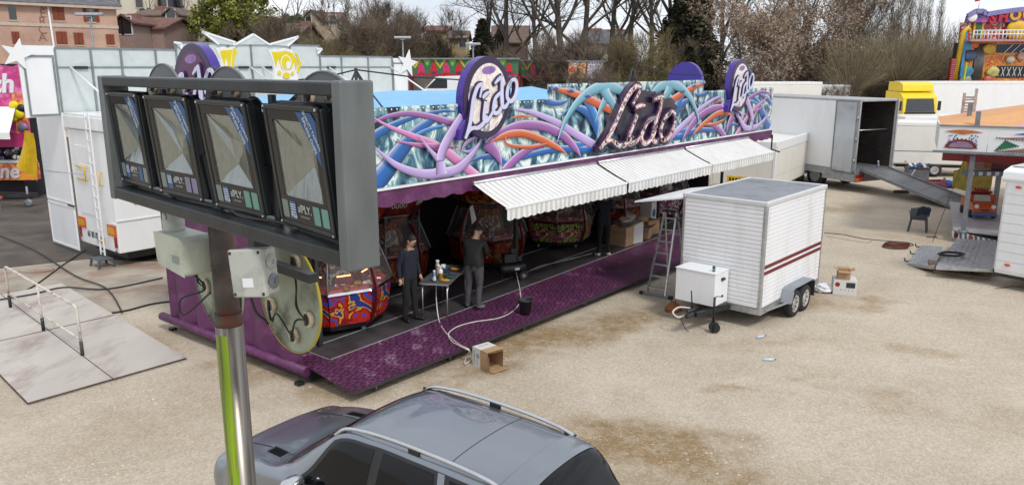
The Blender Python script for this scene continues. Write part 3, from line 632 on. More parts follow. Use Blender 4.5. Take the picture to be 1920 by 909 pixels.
swoosh([(790,560),(840,620),(872,692)], [100,64,4], MA)
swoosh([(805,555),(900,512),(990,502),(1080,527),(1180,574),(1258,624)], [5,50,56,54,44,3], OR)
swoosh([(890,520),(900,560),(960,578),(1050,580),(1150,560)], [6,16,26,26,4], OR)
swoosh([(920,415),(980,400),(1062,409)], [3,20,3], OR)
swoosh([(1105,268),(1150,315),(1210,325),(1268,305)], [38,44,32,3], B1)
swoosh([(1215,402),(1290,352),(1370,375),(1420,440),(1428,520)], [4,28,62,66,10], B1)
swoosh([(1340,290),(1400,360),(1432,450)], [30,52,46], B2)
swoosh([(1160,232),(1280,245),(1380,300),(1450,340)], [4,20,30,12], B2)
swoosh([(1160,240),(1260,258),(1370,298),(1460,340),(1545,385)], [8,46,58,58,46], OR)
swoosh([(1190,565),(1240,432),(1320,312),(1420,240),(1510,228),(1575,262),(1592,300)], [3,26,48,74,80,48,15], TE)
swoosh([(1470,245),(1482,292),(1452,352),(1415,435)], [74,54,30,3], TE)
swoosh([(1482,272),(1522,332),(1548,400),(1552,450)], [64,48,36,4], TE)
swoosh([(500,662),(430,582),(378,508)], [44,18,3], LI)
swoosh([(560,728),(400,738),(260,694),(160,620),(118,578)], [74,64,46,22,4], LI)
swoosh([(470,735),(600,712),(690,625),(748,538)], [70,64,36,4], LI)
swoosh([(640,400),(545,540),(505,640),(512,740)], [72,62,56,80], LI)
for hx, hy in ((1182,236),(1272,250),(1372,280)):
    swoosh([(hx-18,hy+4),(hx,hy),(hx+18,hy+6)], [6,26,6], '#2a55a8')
# darker smoky halo behind the centre lettering
halo = mk('dark_airbrush_halo', (.022,.022,.04), .35, var=.5, sc_=2, dirt='#5a5a72', dsc=3, damt=.25, coat=.3)
m = MB(); k = 40
cx, cz = 10.15, 4.0
pts = []
for i in range(k):
    a = 2*math.pi*i/k; r = 1+.18*math.sin(5*a)+.1*math.sin(11*a+1)
    pts.append((min(12.1, max(8.2, cx+1.55*r*math.cos(a))), min(4.88, max(3.22, cz+.62*r*math.sin(a)+.1*math.cos(a)))))
m.add([(x, -.1, z) for x, z in pts]+[(cx, -.1, cz)], [(i, k, (i+1) % k) for i in range(k)]); 
m.build('painted_halo', halo, fascia)
# ---------------------------------------------------------------- the word in script strokes
LID = {'L': [([(520,330),(556,262),(562,232),(530,232),(480,300),(440,390),(405,470),(375,525),(330,590)], [16,22,26,30,34,34,34,32,22]),
             ([(325,592),(365,548),(400,545),(440,575),(490,560),(520,520)], [18,28,26,30,26,10])],
       'i': [([(545,395),(515,470),(492,540),(505,565),(545,545),(575,500)], [26,30,32,30,24,10]), ([(535,352),(562,338),(588,338)], [18,28,16])],
       'd': [([(655,410),(610,430),(575,500),(572,545),(600,560),(640,515),(662,440)], [20,26,30,30,28,24,16]), ([(640,305),(672,292),(698,285)], [10,24,16]), ([(694,288),(672,380),(645,470),(635,535),(655,552),(690,520)], [20,30,32,32,26,10])],
       'o': [([(745,375),(705,420),(682,490),(695,540),(730,525),(762,455),(768,395),(745,375),(715,408)], [22,28,30,30,30,28,26,22,12])]}
LIDO = {}
for ch, sts in LID.items():
    LIDO[ch] = []
    for P, wd in sts:
        q = []
        for (x, y), w_ in zip(P, wd):
            s, z = bw(1020+x/3.1346, 90+y/3.1346, -.2); s2, z2 = bw(1020+x/3.1346, 90+(y+w_)/3.1346, -.2); q.append((s-10.0, z-4.05, abs(z2-z)))
        LIDO[ch].append(q)
def ribbon(m, q, scale, rot, cx, cz, y0, y1, grow=0, wmul=1):
    n = 6; P = spline([(a, b, 0) for a, b, c in q], n); Wd = spline([(c, 0, 0) for a, b, c in q], n)
    L, Rr = [], []
    for i, p in enumerate(P):
        d = (P[min(i+1, len(P)-1)]-P[max(i-1, 0)])
        d = d.normalized(); nn = Vector((-d.y, d.x, 0)); h = Wd[i].x*wmul/2+grow/scale
        if i == 0: p = p-d*grow/scale
        if i == len(P)-1: p = p+d*grow/scale
        L.append(p+nn*h); Rr.append(p-nn*h)
    ca, sa = math.cos(rot), math.sin(rot)
    def tr(p, y): return (cx+scale*(p.x*ca-p.y*sa), y, cz+scale*(p.x*sa+p.y*ca))
    k = len(P); vs = [tr(p, y0) for p in L]+[tr(p, y0) for p in Rr]+[tr(p, y1) for p in L]+[tr(p, y1) for p in Rr]
    fs = [(i, k+i, k+i+1, i+1) for i in range(k-1)]+[(2*k+i, 2*k+i+1, 3*k+i+1, 3*k+i) for i in range(k-1)]
    fs += [(i, i+1, 2*k+i+1, 2*k+i) for i in range(k-1)]+[(k+i, 3*k+i, 3*k+i+1, k+i+1) for i in range(k-1)]+[(0, 2*k, 3*k, k), (k-1, 2*k-1, 4*k-1, 3*k-1)]
    m.add(vs, fs)
def word(parent, scale, rot, cx, cz, y, face, edge, side_depth, grow, wmul, inner=None):
    for ci, (ch, sts) in enumerate(LIDO.items()):
        m = MB()
        for j, q in enumerate(sts): ribbon(m, q, scale, rot, cx, cz, y-.004*j-.001*ci, y+side_depth, grow, wmul)
        lo = m.build('letter', edge, parent)
        m = MB()
        for j, q in enumerate(sts): ribbon(m, q, scale, rot, cx, cz, y-.024-.004*j-.001*ci, y-.012, grow*.05, wmul)
        m.build('letter_face', face, lo)
        if inner:
            m = MB()
            for j, q in enumerate(sts): ribbon(m, q, scale, rot, cx, cz, y-.040-.003*j-.001*ci, y-.03, -.0, wmul*.5)
            m.build('letter_core', inner, lo)
def chromeart(name, cols, scale=5):
    return art_mat(name, cols, scale, 2, 2.0, .12, coat=.6, vor=False)
chr_pink = chromeart('painted_chrome_pink', ['#2a1a35','#b596a4','#f0e6ea','#4a3358','#d0a096','#8a7590'], 2.6)
dkpur = mk('deep_purple_edge', '#2a1038', .35, var=.1, coat=.3)
plum = chromeart('painted_chrome_dark', ['#1a1020','#8a8490','#2a1c30','#e8c0b4','#f0ecf0','#181020'], 2.2)
big = thing('lido_lettering', 'large raised script word in purple and chrome on the fascia centre', 'lettering', BO, BRZ)
word(big, 1, 0, 10.0, 4.05, -.2, chr_pink, dkpur, .14, .05, 1.0, plum)
facem = chromeart('painted_chrome_white', ['#6a6672','#e6ddd6','#f4eee6','#d9cfc8','#f2ece8','#8f8a92'], 1.5)
lilac = mk('pale_lilac_paint', '#c9cbe8', .3, var=.05, coat=.3); prp = mk('violet_paint', '#3e2487', .35, var=.08, coat=.3); ringm = mk('dark_violet_ring', '#2b1640', .35, var=.1, coat=.3)
plumf = mk('plum_face', '#5c3458', .35, var=.15)
def oval_sign(s, v, z, label, rz=0, backside=False, end=False):
    if end: loc = BL(s, v, z); rot = BRZ+R(-90)
    else: loc = BL(s, v, z); rot = BRZ+(math.pi if backside else 0)
    t = thing('round_sign', label, 'sign', loc, rot, 'round signs above the booth')
    M = frameM((0,0,0), (1,0,0), (0,0,1)); e = 48
    def ell(rx, rz_): return [(rx*math.cos(2*math.pi*i/e)+.04*math.sin(2*math.pi*i/e), rz_*math.sin(2*math.pi*i/e)) for i in range(e)]
    m = MB(); m.prism(ell(.70,.80), M @ Matrix.Translation((0,0,-.18)), .18, sm=True); m.build('body', prp, t)
    if not backside:
        m = MB(); m.prism(ell(.695,.795), M @ Matrix.Translation((0,0,.001)), .02); m.build('ring', ringm, t)
        m = MB(); m.prism(ell(.565,.665), M @ Matrix.Translation((0,0,.023)), .006); m.build('mirror_face', plumf if end else facem, t)
        m = MB(); m.prism([(x+.02, z_*.5+.53) for x, z_ in ell(.2,.16)], M @ Matrix.Translation((0,0,.031)), .002); m.build('painted_cloud', mk_mauve, t)
        word(t, .50, R(26), .06, .0, -.06, lilac, ringm, .05, .03, 1.25)
        q = [(-.70,-.62),(-.86,-.80),(-.9,-1.0),(-.7,-1.02),(-.6,-.8)]
        m = MB(); m.prism([(x+.04,z_+.22) for x,z_ in q], M @ Matrix.Translation((0,0,-.16)), .2); m.build('tail', prp, t)
    m = MB(); m.bar((-.3,.2,0), (.3,.2,0), .05, .05); m.bar((0,.2,.05), (0,.2,-.9), .05, .05); m.build('bracket', dark, t)
    return t
mk_mauve = mk('mauve_cloud', '#8a6aa8', .3, var=.3, sc_=8)
oval_sign(3.98, -.14, 4.70, 'round purple sign with lilac script word nearest the mast')
oval_sign(15.82, -.14, 4.72, 'round purple sign with script word at the far end of the fascia')
oval_sign(18.0, W(1283,140,BL(18.0,0,0),-50)[0], 4.66, 'plain purple back of a round sign behind the fascia', end=True, backside=True)
oval_sign(-.5, 2.85, 4.9, 'round purple sign on the end of the booth behind the floodlights', end=True)
# ---------------------------------------------------------------- awnings
aw = mk('white_awning_cloth', (.77,.77,.75), .8, var=.05, dirt='#b5ae98', dsc=1.2, damt=.2); ag = mk('grey_awning_stripe', (.55,.55,.54), .8, var=.05)
for i, lab in enumerate(('striped awning nearest the mast', 'striped awning in the middle of the booth front', 'striped awning at the far end of the booth')):
    s0 = 3.6+4.45*i; wdt = 4.35; t = thing('awning', 'white and grey '+lab, 'awning', BL(s0, 0, 0), BRZ, 'awnings along the booth')
    m = MB(); k = 54
    def drop(u, j): return .035*math.sin(math.pi*u)*(j == 1)
    for q in range(k):
        a, b = wdt*q/k, wdt*(q+1)/k
        for jj in range(3):
            v0, v1 = -.09-.87*jj/3, -.09-.87*(jj+1)/3; z0, z1 = 3.02-.38*jj/3-.012*(jj in (1,2)), 3.02-.38*(jj+1)/3-.012*(jj in (0,1))
            m.add([(a,v0,z0),(b,v0,z0),(b,v1,z1),(a,v1,z1)], [(0,3,2,1)], q % 2)
    m.build('canopy', [aw, ag], t)
    m = MB(); m.box(-.02, wdt+.02, -1.0, -.955, 2.6, 2.655); m.build('front_bar', white, t, bevel=.01)
    m = MB()
    for q in range(k):
        a, b = wdt*q/k, wdt*(q+1)/k; f = lambda x: 2.40-.035*abs(math.sin(x*math.pi/.24)); y = lambda x: -.985+.015*math.sin(x*7+i)
        m.add([(a,-.985,2.60),(b,-.985,2.60),(b,y(b),f(b)),(a,y(a),f(a))], [(0,3,2,1)], q % 2)
    m.build('hanging_valance', [aw, ag], t)
    for x in (.25, wdt-.25): m = MB(); m.tube([(x,-.12,2.95),(x+.35,-.5,2.74),(x,-.96,2.63)], .02, 6); m.build('arm', alu, t)
    m = MB(); m.tube([(0,-.085,3.03),(wdt,-.085,3.03)], .04, 10); m.build('roller', alu, t)
# ================================================================== coin pusher machines
art_red = art_mat('print_red_gold', ['#2a0505','#5e0c0c','#82200f','#400808','#94601f','#1c0404'], 1.8, 2, 2.5)
art_blue = art_mat('print_blue_red', ['#1a2a66','#a31414','#2b4aa0','#b02018','#7c1010','#c8902c','#20357e'], 1.7, 2, 2.0)
art_graf = art_mat('print_graffiti', ['#141414','#5c1f6a','#8fae2a','#141414','#b53a8c','#c7b82a','#1a1a1a'], 2.4, 2, 3)
art_pink = art_mat('print_pink', ['#1a1016','#a82060','#2a1420','#d8d0d4','#7a1040','#1a1016'], 3, 3, 2.5)
art_sun = art_mat('print_header', ['#3a0906','#6a150d','#460a08','#7c3414','#500e09'], 5, 2, 1.0)
art_inner = art_mat('machine_inside', ['#1a0606','#6a1210','#a89880','#3a0a08','#8a241c','#a88038','#300c0c'], 4, 2, 1.5)
fin_red = mk('red_fin', '#5e0d0d', .3, var=.15, coat=.4)
neon = mk('green_light_tube', '#2fd8a0', .3, emit=1.2); warm = mk('warm_light_tube', '#ffb070', .3, emit=2.2)
gls = glass_mat('machine_glass', (.5,.55,.55), .02, .05)
prizem = [mk('prize_white', (.65,.62,.55), .5), mk('prize_red', '#a01818', .4), mk('prize_gold', '#b98a2a', .3, .6), mk('prize_dark', (.05,.05,.06), .5)]
def oct_(r, a): return (r/math.cos(math.pi/8)*math.cos(a), r/math.cos(math.pi/8)*math.sin(a))
def side_quad(r0, z0, r1, z1, inset=.01, th=.02):
    m = MB(); a = math.pi/8; vs = []
    for rr in (0, -th):
        for r, z, sg in ((r0+rr, z0, -1), (r0+rr, z0, 1), (r1+rr, z1, 1), (r1+rr, z1, -1)): vs.append((r, sg*(r*math.tan(a)-inset), z))
    return m.add(vs, [(0,1,2,3),(7,6,5,4),(0,4,5,1),(1,5,6,2),(2,6,7,3),(3,7,4,0)])
def ring_parts(name, me, parent, skip=()):
    for k in range(8):
        if k in skip: continue
        o = bpy.data.objects.new(name, me); C.objects.link(o); o.parent = parent; o.rotation_euler = (0,0,k*math.pi/4)
def pusher(s, v, rot, label, lower, header, lit=False, sc=1.0, hdr=True, word_=None):
    rg = random.Random(int(s*100)); t = thing('coin_pusher', label, 'arcade machine', BL(s, v, ZF+.004), rot, 'coin pusher machines in the booth'); t.scale = (sc,)*3
    rr8 = math.pi/8
    m = MB(); m.lathe([(.80,.08),(.84,.2)], 8, rot=rr8, sm=False); m.build('plinth', black, t)
    for k in range(4):
        a = k*math.pi/2+.4; x, y = .74*math.cos(a), .74*math.sin(a)
        m = MB(); m.tube([(x-.012,y,.04),(x+.012,y,.04)], .04, 12); m.box(x-.02,x+.02,y-.02,y+.02,.05,.08); m.build('caster', greysteel, t)
    ring_parts('lower_panel', side_quad(.86,.2,.95,.72).mesh('lower_panel', lower), t)
    m = MB(); m.lathe([(1.0,.722),(1.03,.75),(1.0,.785),(.93,.79)], 8, rot=rr8, sm=False); m.build('ledge', chrome, t)
    m = MB(); m.lathe([(.94,.74),(.92,.82)], 8, rot=rr8, sm=False); m.build('playfield', redp, t)
    m = MB()
    for i in range(150):
        a = rg.random()*6.28; r = rg.uniform(.42,.9); x, y = r*math.cos(a), r*math.sin(a); e = rg.uniform(.02,.06); M_ = Matrix.Translation((x,y,.83)) @ Matrix.Rotation(rg.random()*6,4,'Z') @ Matrix.Rotation(rg.uniform(-.5,.5),4,'X')
        m.box(-e,e,-e*.6,e*.6,0,rg.uniform(.006,.05), rg.randrange(4), M_)
    tag(m.build('prizes', prizem, t), kind='stuff')
    m = MB(); m.lathe([(.5,.82),(.42,1.0),(.36,1.3),(.5,1.56)], 8, rot=rr8, sm=False); m.build('centre_column', art_inner, t)
    m = MB()
    for k in range(8):
        a = k*math.pi/4; x, y = .6*math.cos(a), .6*math.sin(a); m.box(-.02,.12,-.16,.16,.82,.95, M=Matrix.Translation((x*.85,y*.85,0)) @ Matrix.Rotation(a,4,'Z'))
    m.build('pusher_shelf', fin_red, t)
    ring_parts('glass_pane', side_quad(.965,.79,.70,1.52,.015,.006).mesh('glass_pane', gls), t)
    for k in range(8):
        a = rr8+k*math.pi/4; p0 = oct_(.975,a); p1 = oct_(.71,a)
        m = MB(); m.tube([(p0[0],p0[1],.79),(p1[0],p1[1],1.53)], .016, 6); m.build('corner_post', greysteel if not (lit and k == GREEN) else neon, t)
    m = MB(); m.lathe([(.72,1.52),(.72,1.66),(.66,1.66)], 8, rot=rr8, sm=False); m.build('display_band', black, t)
    for k in range(8):
        a = k*math.pi/4; m = MB(); m.box(.722,.728,-.17,.17,1.545,1.635, M=Matrix.Rotation(a,4,'Z')); m.build('display', art_sun, t)
    if lit:
        for k in range(8):
            a = k*math.pi/4; m = MB(); m.tube([(.62*math.cos(a)-.12*math.sin(a), .62*math.sin(a)+.12*math.cos(a), .98), (.62*math.cos(a)+.12*math.sin(a), .62*math.sin(a)-.12*math.cos(a), .98)], .012, 6); m.build('light_tube', warm, t)
    for k in range(0, 8, 2):       # curved red fins at the corners
        a = rr8+k*math.pi/4; dx, dy = math.cos(a), math.sin(a); tx, ty = -dy, dx; m = MB(); prof = [(.96,.2),(1.06,.4),(1.13,.62),(1.13,.85),(1.06,1.1),(.95,1.3),(.82,1.5)]
        vs = []
        for sg in (-.02,.02):
            for r, z in prof: vs.append((dx*r+tx*sg, dy*r+ty*sg, z)); vs.append((dx*(r-.07)+tx*sg, dy*(r-.07)+ty*sg, z))
        n = len(prof); fs = []
        for i in range(n-1):
            fs += [(2*i,2*i+1,2*i+3,2*i+2), (2*n+2*i,2*n+2*i+2,2*n+2*i+3,2*n+2*i+1), (2*i,2*i+2,2*n+2*i+2,2*n+2*i), (2*i+1,2*n+2*i+1,2*n+2*i+3,2*i+3)]
        m.add(vs, fs); m.build('fin', fin_red, t)
    if hdr:
        ring_parts('header_panel', side_quad(.74,1.7,.98,2.18,.006,.03).mesh('header_panel', header), t)
        m = MB(); m.lathe([(.99,2.18),(1.0,2.22),(.9,2.24)], 8, rot=rr8, sm=False); m.build('header_top', black, t)
        m = MB(); m.lathe([(.745,1.665),(.76,1.70)], 8, rot=rr8, sm=False); m.build('header_trim', alu, t)
        if word_:
            for k in range(8):
                a = k*math.pi/4; nx = Vector((math.cos(a), math.sin(a), 0)); up = Vector((nx.x*.24, nx.y*.24, .48)).normalized()
                text(word_, .19, prizem[0], t, frameM(nx*.875+Vector((0,0,1.94)), UP.cross(nx), up), .006)
    return t
GREEN = 5
cam_dir = lambda s, v: math.atan2(-BL(s,v,0).y, -BL(s,v,0).x)
def face(s, v, off=0): return cam_dir(s, v)+R(off)
# a corner post faces the camera for the nearest one
pusher(1.35, 1.62, face(1.35,1.62,22.5-5), 'lit red and blue coin pusher nearest the mast', art_blue, art_red, lit=True, sc=1.12)
GREEN = 99
pusher(3.95, 3.05, face(3.95,3.05,22.5), 'red coin pusher with sunburst header behind the man in navy', art_red, art_sun, word_='0000')
pusher(6.85, 2.45, face(6.85,2.45,22.5+8), 'dark red coin pusher behind the air compressor', art_red, art_red)
pusher(9.85, 2.45, face(9.85,2.45,22.5), 'coin pusher with graffiti print beside the standing person', art_graf, art_pink)
pusher(12.6, 2.5, face(12.6,2.5,5), 'red and white coin pusher behind the cardboard boxes', art_red, art_pink)
pusher(15.4, 2.3, face(15.4,2.3,22.5), 'black and pink machine at the far end of the booth', art_pink, art_pink)
pusher(.6, 3.9, face(.6,3.9,10), 'coin pusher deep in the booth behind the nearest machine', art_red, art_sun, word_='0000')
# the lit green tube really is a lamp on the nearest machine
# metal racks deep in the booth
for s, lab in ((5.3, 'grey tube rack standing between two coin pushers'), (8.3, 'grey tube rack deep in the booth beside the graffiti machine')):
    t = thing('tube_rack', lab, 'rack', BL(s, 3.7, ZF), BRZ)
    for x in (-.35,.35): m = MB(); m.tube([(x,0,0),(x,0,1.9)], .02, 6); m.build('post', greysteel, t)
    for z in (.35,.75,1.15,1.55): m = MB(); m.tube([(-.35,0,z),(.35,0,z)], .018, 6); m.build('bar', greysteel, t)
# white sheets of paper hung on machines
for s, v, z, w_, h_, yaw, lab in ((5.55,1.75,1.9,.3,.42,20,'white paper sheet hanging at the left of the dark red machine'), (7.45,1.5,1.85,.5,.33,-10,'white paper sheet taped to the dark red machine glass'), (11.2,1.2,2.0,.5,.55,0,'white board leaning in the opening between two awnings')):
    m = MB(); M = Matrix.Translation(BL(s,v,z)) @ Matrix.Rotation(BRZ+R(yaw),4,'Z') @ Matrix.Rotation(R(-12),4,'X')
    m.prism([(-w_/2,-h_/2),(w_/2,-h_/2+.05),(w_/2-.04,h_/2),(-w_/2+.06,h_/2-.03)], M @ Matrix.Rotation(R(90),4,'X'), .004); tag(m.build('paper_sheet', wht), lab, 'sheet')
# ================================================================== work table with clutter
t = thing('folding_table', 'folding work table with pale top between the two men', 'table', BL(3.45,.62,ZF), BRZ+R(28))
tt = mk('table_top', (.09,.1,.11), .5, var=.25)
m = MB(); m.box(-.75,.75,-.3,.3,.68,.715); m.build('table_top', tt, t, bevel=.008)
m = MB()
for y in (-.305,.305): m.bar((-.75,y,.70),(.75,y,.70),.012,.03)
for x in (-.755,.755): m.bar((x,-.3,.70),(x,.3,.70),.012,.03,up=(0,0,1))
m.build('edge_trim', alu, t)
for x in (-.68,.68):
    for y in (-.26,.26): m = MB(); m.tube([(x,y,0),(x,y,.68)], .014, 8); m.tube([(x,y,.5),(x*.8,y,.68)], .009, 6); m.build('leg', alu, t)
def ontable(x, y): return BL(3.45,.62,ZF+.717)+Matrix.Rotation(BRZ+R(28),3,'Z') @ Vector((x,y,0))
def bottle(p, r, h, body, cap, label, name='bottle', neck=.4):
    t = thing(name, label, 'bottle', p); m = MB(); m.lathe([(r,0),(r,h*.62),(r*.9,h*.70),(r*neck,h*.8),(r*neck,h*.86)], 14); m.build('body', body, t)
    m = MB(); m.lathe([(r*neck*1.15,h*.86),(r*neck*1.1,h)], 12); m.build('cap', cap, t)
    m = MB(); m.lathe([(r*1.01,h*.15),(r*1.01,h*.5)], 14, cap=False); m.build('label_band', prizem[0] if body is not wht else prizem[2], t); return t
canb = mk('spray_can_blue', '#7d93b8', .3, .5)
bottle(ontable(-.62,.02), .035, .24, canb, wht, 'pale blue spray can at the left end of the work table', 'spray_can', .6)
bottle(ontable(-.42,-.05), .05, .28, wht, wht, 'white plastic bottle with yellow band on the work table')
beige = mk('beige_bottle', '#b9a48c', .4)
bottle(ontable(-.24,.05), .04, .26, beige, wht, 'beige bottle on the work table, left of its pair', neck=.7)
bottle(ontable(-.14,.1), .045, .33, beige, wht, 'taller beige bottle on the work table, right of its pair', neck=.7)
for i, (x, y, c, lab) in enumerate(((-.55,-.18,'#b98420','crumpled yellow rag at the near left corner of the table'), (.35,-.12,'#b8792a','yellow work glove lying on the table'), (-.28,-.2,'#1c4a50','dark teal rag on the near edge of the table'), (.15,.05,'#15304a','blue cloth lying in the middle of the table'))):
    rg = random.Random(i); m = MB(); m.blob(ontable(x,y)+Vector((0,0,.025)), (.10,.06,.03), 12, 6, noise=.3, rng=rg); tag(m.build('rag' if 'glove' not in lab else 'work_glove', mk('cloth%d' % i, c, .9)), lab, 'cloth')
for x, y, lab in ((.42,.15,'white tape roll on the far side of the table'), (.22,.2,'small white tub on the far side of the table')):
    m = MB(); m.lathe([(.05,0),(.055,.09),(.045,.09),(.045,.03)], 16, ontable(x,y)); tag(m.build('tub', wht), lab, 'tub')
m = MB(); rg = random.Random(9)
for i in range(26): M_ = Matrix.Translation(ontable(rg.uniform(-.3,.7), rg.uniform(-.22,.24))) @ Matrix.Rotation(rg.random()*6,4,'Z'); m.box(-.09,.09,-.012,.012,0,.022, M=M_)
tag(m.build('hand_tools', dark), 'dark hand tools strewn over the table top', 'tools', kind='stuff')
# ================================================================== people
def person(loc, rz, label, arms, mats, head=(0,0), hair_rgb=(.012,.01,.009), lean=0, legs=None, scale=1.0, hairlen=.0, girth=1.0):
    shirt, trou, skin, shoe = mats; t = thing('person', label, 'person', loc, rz); t.scale = (scale,)*3
    V = []; E = []; Rd = []; lab = []
    def v(p, r, l_, par=None):
        V.append(Vector(p)); Rd.append(r if isinstance(r, tuple) else (r, r)); lab.append(l_)
        if par is not None: E.append((par, len(V)-1))
        return len(V)-1
    g = girth
    pel = v((0,0,.96), (.155*g,.125*g), 1); sp = v((0,.01-lean*.3,1.14), (.145*g,.125*g), 0, pel); ch = v((0,.0-lean*.8,1.33), (.165*g,.125*g), 0, sp); nb = v((0,.0-lean,1.455), (.085,.075), 0, ch)
    hy = -lean*1.15-.012; nk = v((0,hy,1.525), (.054,.056), 2, nb)
    yaw, nod = R(head[0]), R(head[1]); HM = Matrix.Translation((0,hy,1.53)) @ Matrix.Rotation(yaw,4,'Z') @ Matrix.Rotation(nod,4,'X')
    h1 = v(HM @ Vector((0,-.022,.06)), (.066,.074), 2, nk); h2 = v(HM @ Vector((0,-.015,.13)), (.076,.092), 2, h1); h3 = v(HM @ Vector((0,-.005,.195)), (.062,.075), 2, h2)
    ns = v(HM @ Vector((0,-.108,.085)), (.010,.012), 2, h1)
    for sg in (-1, 1):
        sh = v((sg*.165*g,.0-lean*.9,1.40), (.075,.075), 0, ch); el, wr = arms[0 if sg < 0 else 1]
        e_ = v(el, (.05,.05), 0, sh); mid = v((Vector(el)+Vector(wr))/2, (.043,.043), 0, e_); w_ = v(wr, (.031,.031), 0, mid)
        d = (Vector(wr)-Vector(el)).normalized(); pm = v(Vector(wr)+d*.05, (.036,.02), 2, w_); sd_ = d.cross(Vector((1,0,0)))
        if sd_.length < .1: sd_ = Vector((0,-1,0))
        sd_.normalize(); pn = sd_.cross(d)
        for q, (o_, L_) in enumerate(((-.03,.062), (-.010,.078), (.010,.074), (.03,.058))):
            k1 = v(Vector(wr)+d*(.05+L_*.55)+sd_*o_, (.0095,.0095), 2, pm); v(Vector(wr)+d*(.05+L_*.95)+sd_*o_*1.05+pn*.018*sg, (.008,.008), 2, k1)
        th = v(Vector(wr)+d*.035-sd_*.042+pn*.01, (.011,.011), 2, w_); v(Vector(wr)+d*.075-sd_*.055+pn*.02, (.009,.009), 2, th)
        kx, ky, ax_, ay, ft = (legs or ((-.10,-.02,-.105,.03,0), (.10,-.02,.105,.03,0)))[0 if sg < 0 else 1]
        hp = v((sg*.088*g,.0,.88), (.10*g,.105*g), 1, pel); kn = v((kx,ky,.49), (.068,.07), 1, hp); cf = v((kx*.6+ax_*.4,ky*.5+ay*.5+.015,.32), (.062,.066), 1, kn); an = v((ax_,ay,.095), (.056,.058), 1, cf)
        c_, s_ = math.cos(R(ft)), math.sin(R(ft)); he = v((ax_,ay,.045), (.042,.042), 3, an); ba = v((ax_+s_*.1,ay-c_*.1,.04), (.044,.036), 3, he); v((ax_+s_*.19,ay-c_*.19,.034), (.034,.026), 3, ba); 
    me = bpy.data.meshes.new('body'); me.from_pydata([tuple(p) for p in V], E, []); o = bpy.data.objects.new('tmp', me); C.objects.link(o)
    o.modifiers.new('skin', 'SKIN'); sk = me.skin_vertices[0].data
    for i, r in enumerate(Rd): sk[i].radius = r; sk[i].use_root = (i == 0)
    ss = o.modifiers.new('sub', 'SUBSURF'); ss.levels = 2; ss.render_levels = 2
    bpy.context.view_layer.update()
    nm = bpy.data.meshes.new_from_object(o.evaluated_get(bpy.context.evaluated_depsgraph_get())); bpy.data.objects.remove(o)
    nm.materials.clear()
    for q in (shirt, trou, skin, shoe): nm.materials.append(q)
    segs = [(V[a], V[b], lab[b]) for a, b in E]
    for p in nm.polygons:
        c = p.center; best = (9, 0)
        for a, b, l_ in segs:
            ab = b-a; u = max(0, min(1, (c-a).dot(ab)/max(ab.length_squared, 1e-9))); dd = (a+ab*u-c).length
            if dd < best[0]: best = (dd, l_)
        k = best[1]
        if k in (0, 1) and abs(c.x) < .26 and .8 < c.z < 1.3: k = 0 if c.z > .90 else 1
        p.material_index = k; p.use_smooth = True
    body = bpy.data.objects.new('body', nm); C.objects.link(body); body.parent = t
    hm = mk('hair', hair_rgb, .7, var=.3, sc_=40); m = MB(); rg = random.Random(4)
    vs = []; n, k = 18, 10
    for i in range(k+1):
        ph = math.pi*.62*i/k
        for j in range(n):
            th = 2*math.pi*j/n; fr = max(0, -math.sin(th))      # front of the head is -y
            ph2 = ph*(1-.38*fr)*(1+hairlen*max(0, math.sin(th))); q = 1+rg.uniform(-.03,.03)
            vs.append(HM @ Vector((.081*q*math.sin(ph2)*math.cos(th), -.008+.098*q*math.sin(ph2)*math.sin(th), .142+.1*q*math.cos(ph2))))
    m.add(vs, [(i*n+j, (i+1)*n+j, (i+1)*n+(j+1) % n, i*n+(j+1) % n) for i in range(k) for j in range(n)], 0, True); m.build('hair', hm, t)
    for sg in (-1, 1):
        m = MB(); m.blob(HM @ Vector((sg*.032,-.094,.112)), (.012,.007,.007), 8, 5); m.build('eye', black, body)
        m = MB(); m.blob(HM @ Vector((sg*.085,.0,.1)), (.011,.02,.032), 8, 6); m.build('ear', skin, body)
    m = MB(); m.blob(HM @ Vector((0,-.094,.045)), (.024,.008,.006), 8, 5); m.build('mouth', mk('lips', '#7a4a40', .6), body)
    return t, HM
skinm = mk('skin', (.42,.26,.18), .55, var=.08)
navy = mk('navy_sweater', (.010,.013,.024), .9, var=.2, sc_=30, bump=.3, bsc=120); blk = mk('black_trousers', (.007,.007,.009), .9, var=.25, sc_=20); jack = mk('black_jacket', (.007,.007,.009), .75, var=.3, sc_=12, bump=.5, bsc=14)
greyt = mk('grey_sweatpants', (.06,.058,.064), .95, var=.2, sc_=15, bump=.5, bsc=20); shoe1 = mk('black_shoes', (.012,.012,.012), .5); shoe2 = mk('grey_trainers', (.12,.12,.13), .7, var=.4, sc_=25); shoe3 = mk('white_trainers', (.62,.6,.56), .6, var=.2, sc_=25)
P1 = G(769,600,ZF); person(P1, R(48), 'young man in navy sweater looking down at the work table', (((-.235,.02,1.14),(-.255,-.04,.90)), ((.235,.03,1.14),(.24,-.06,.90))), (navy, blk, skinm, shoe1), head=(12,22), lean=.03, scale=1.01, legs=((-.09,-.02,-.10,.04,-15), (.10,-.03,.12,-.05,20)))
P2 = G(889,577,ZF); person(P2, R(155), 'man in black jacket and grey trousers with his back turned', (((-.27,-.10,1.18),(-.16,-.32,1.08)), ((.27,-.10,1.18),(.16,-.32,1.08))), (jack, greyt, skinm, shoe2), head=(-20,22), lean=.10, girth=1.3, scale=1.0, legs=((-.12,-.03,-.13,.05,-18), (.12,-.01,.14,.03,22)))
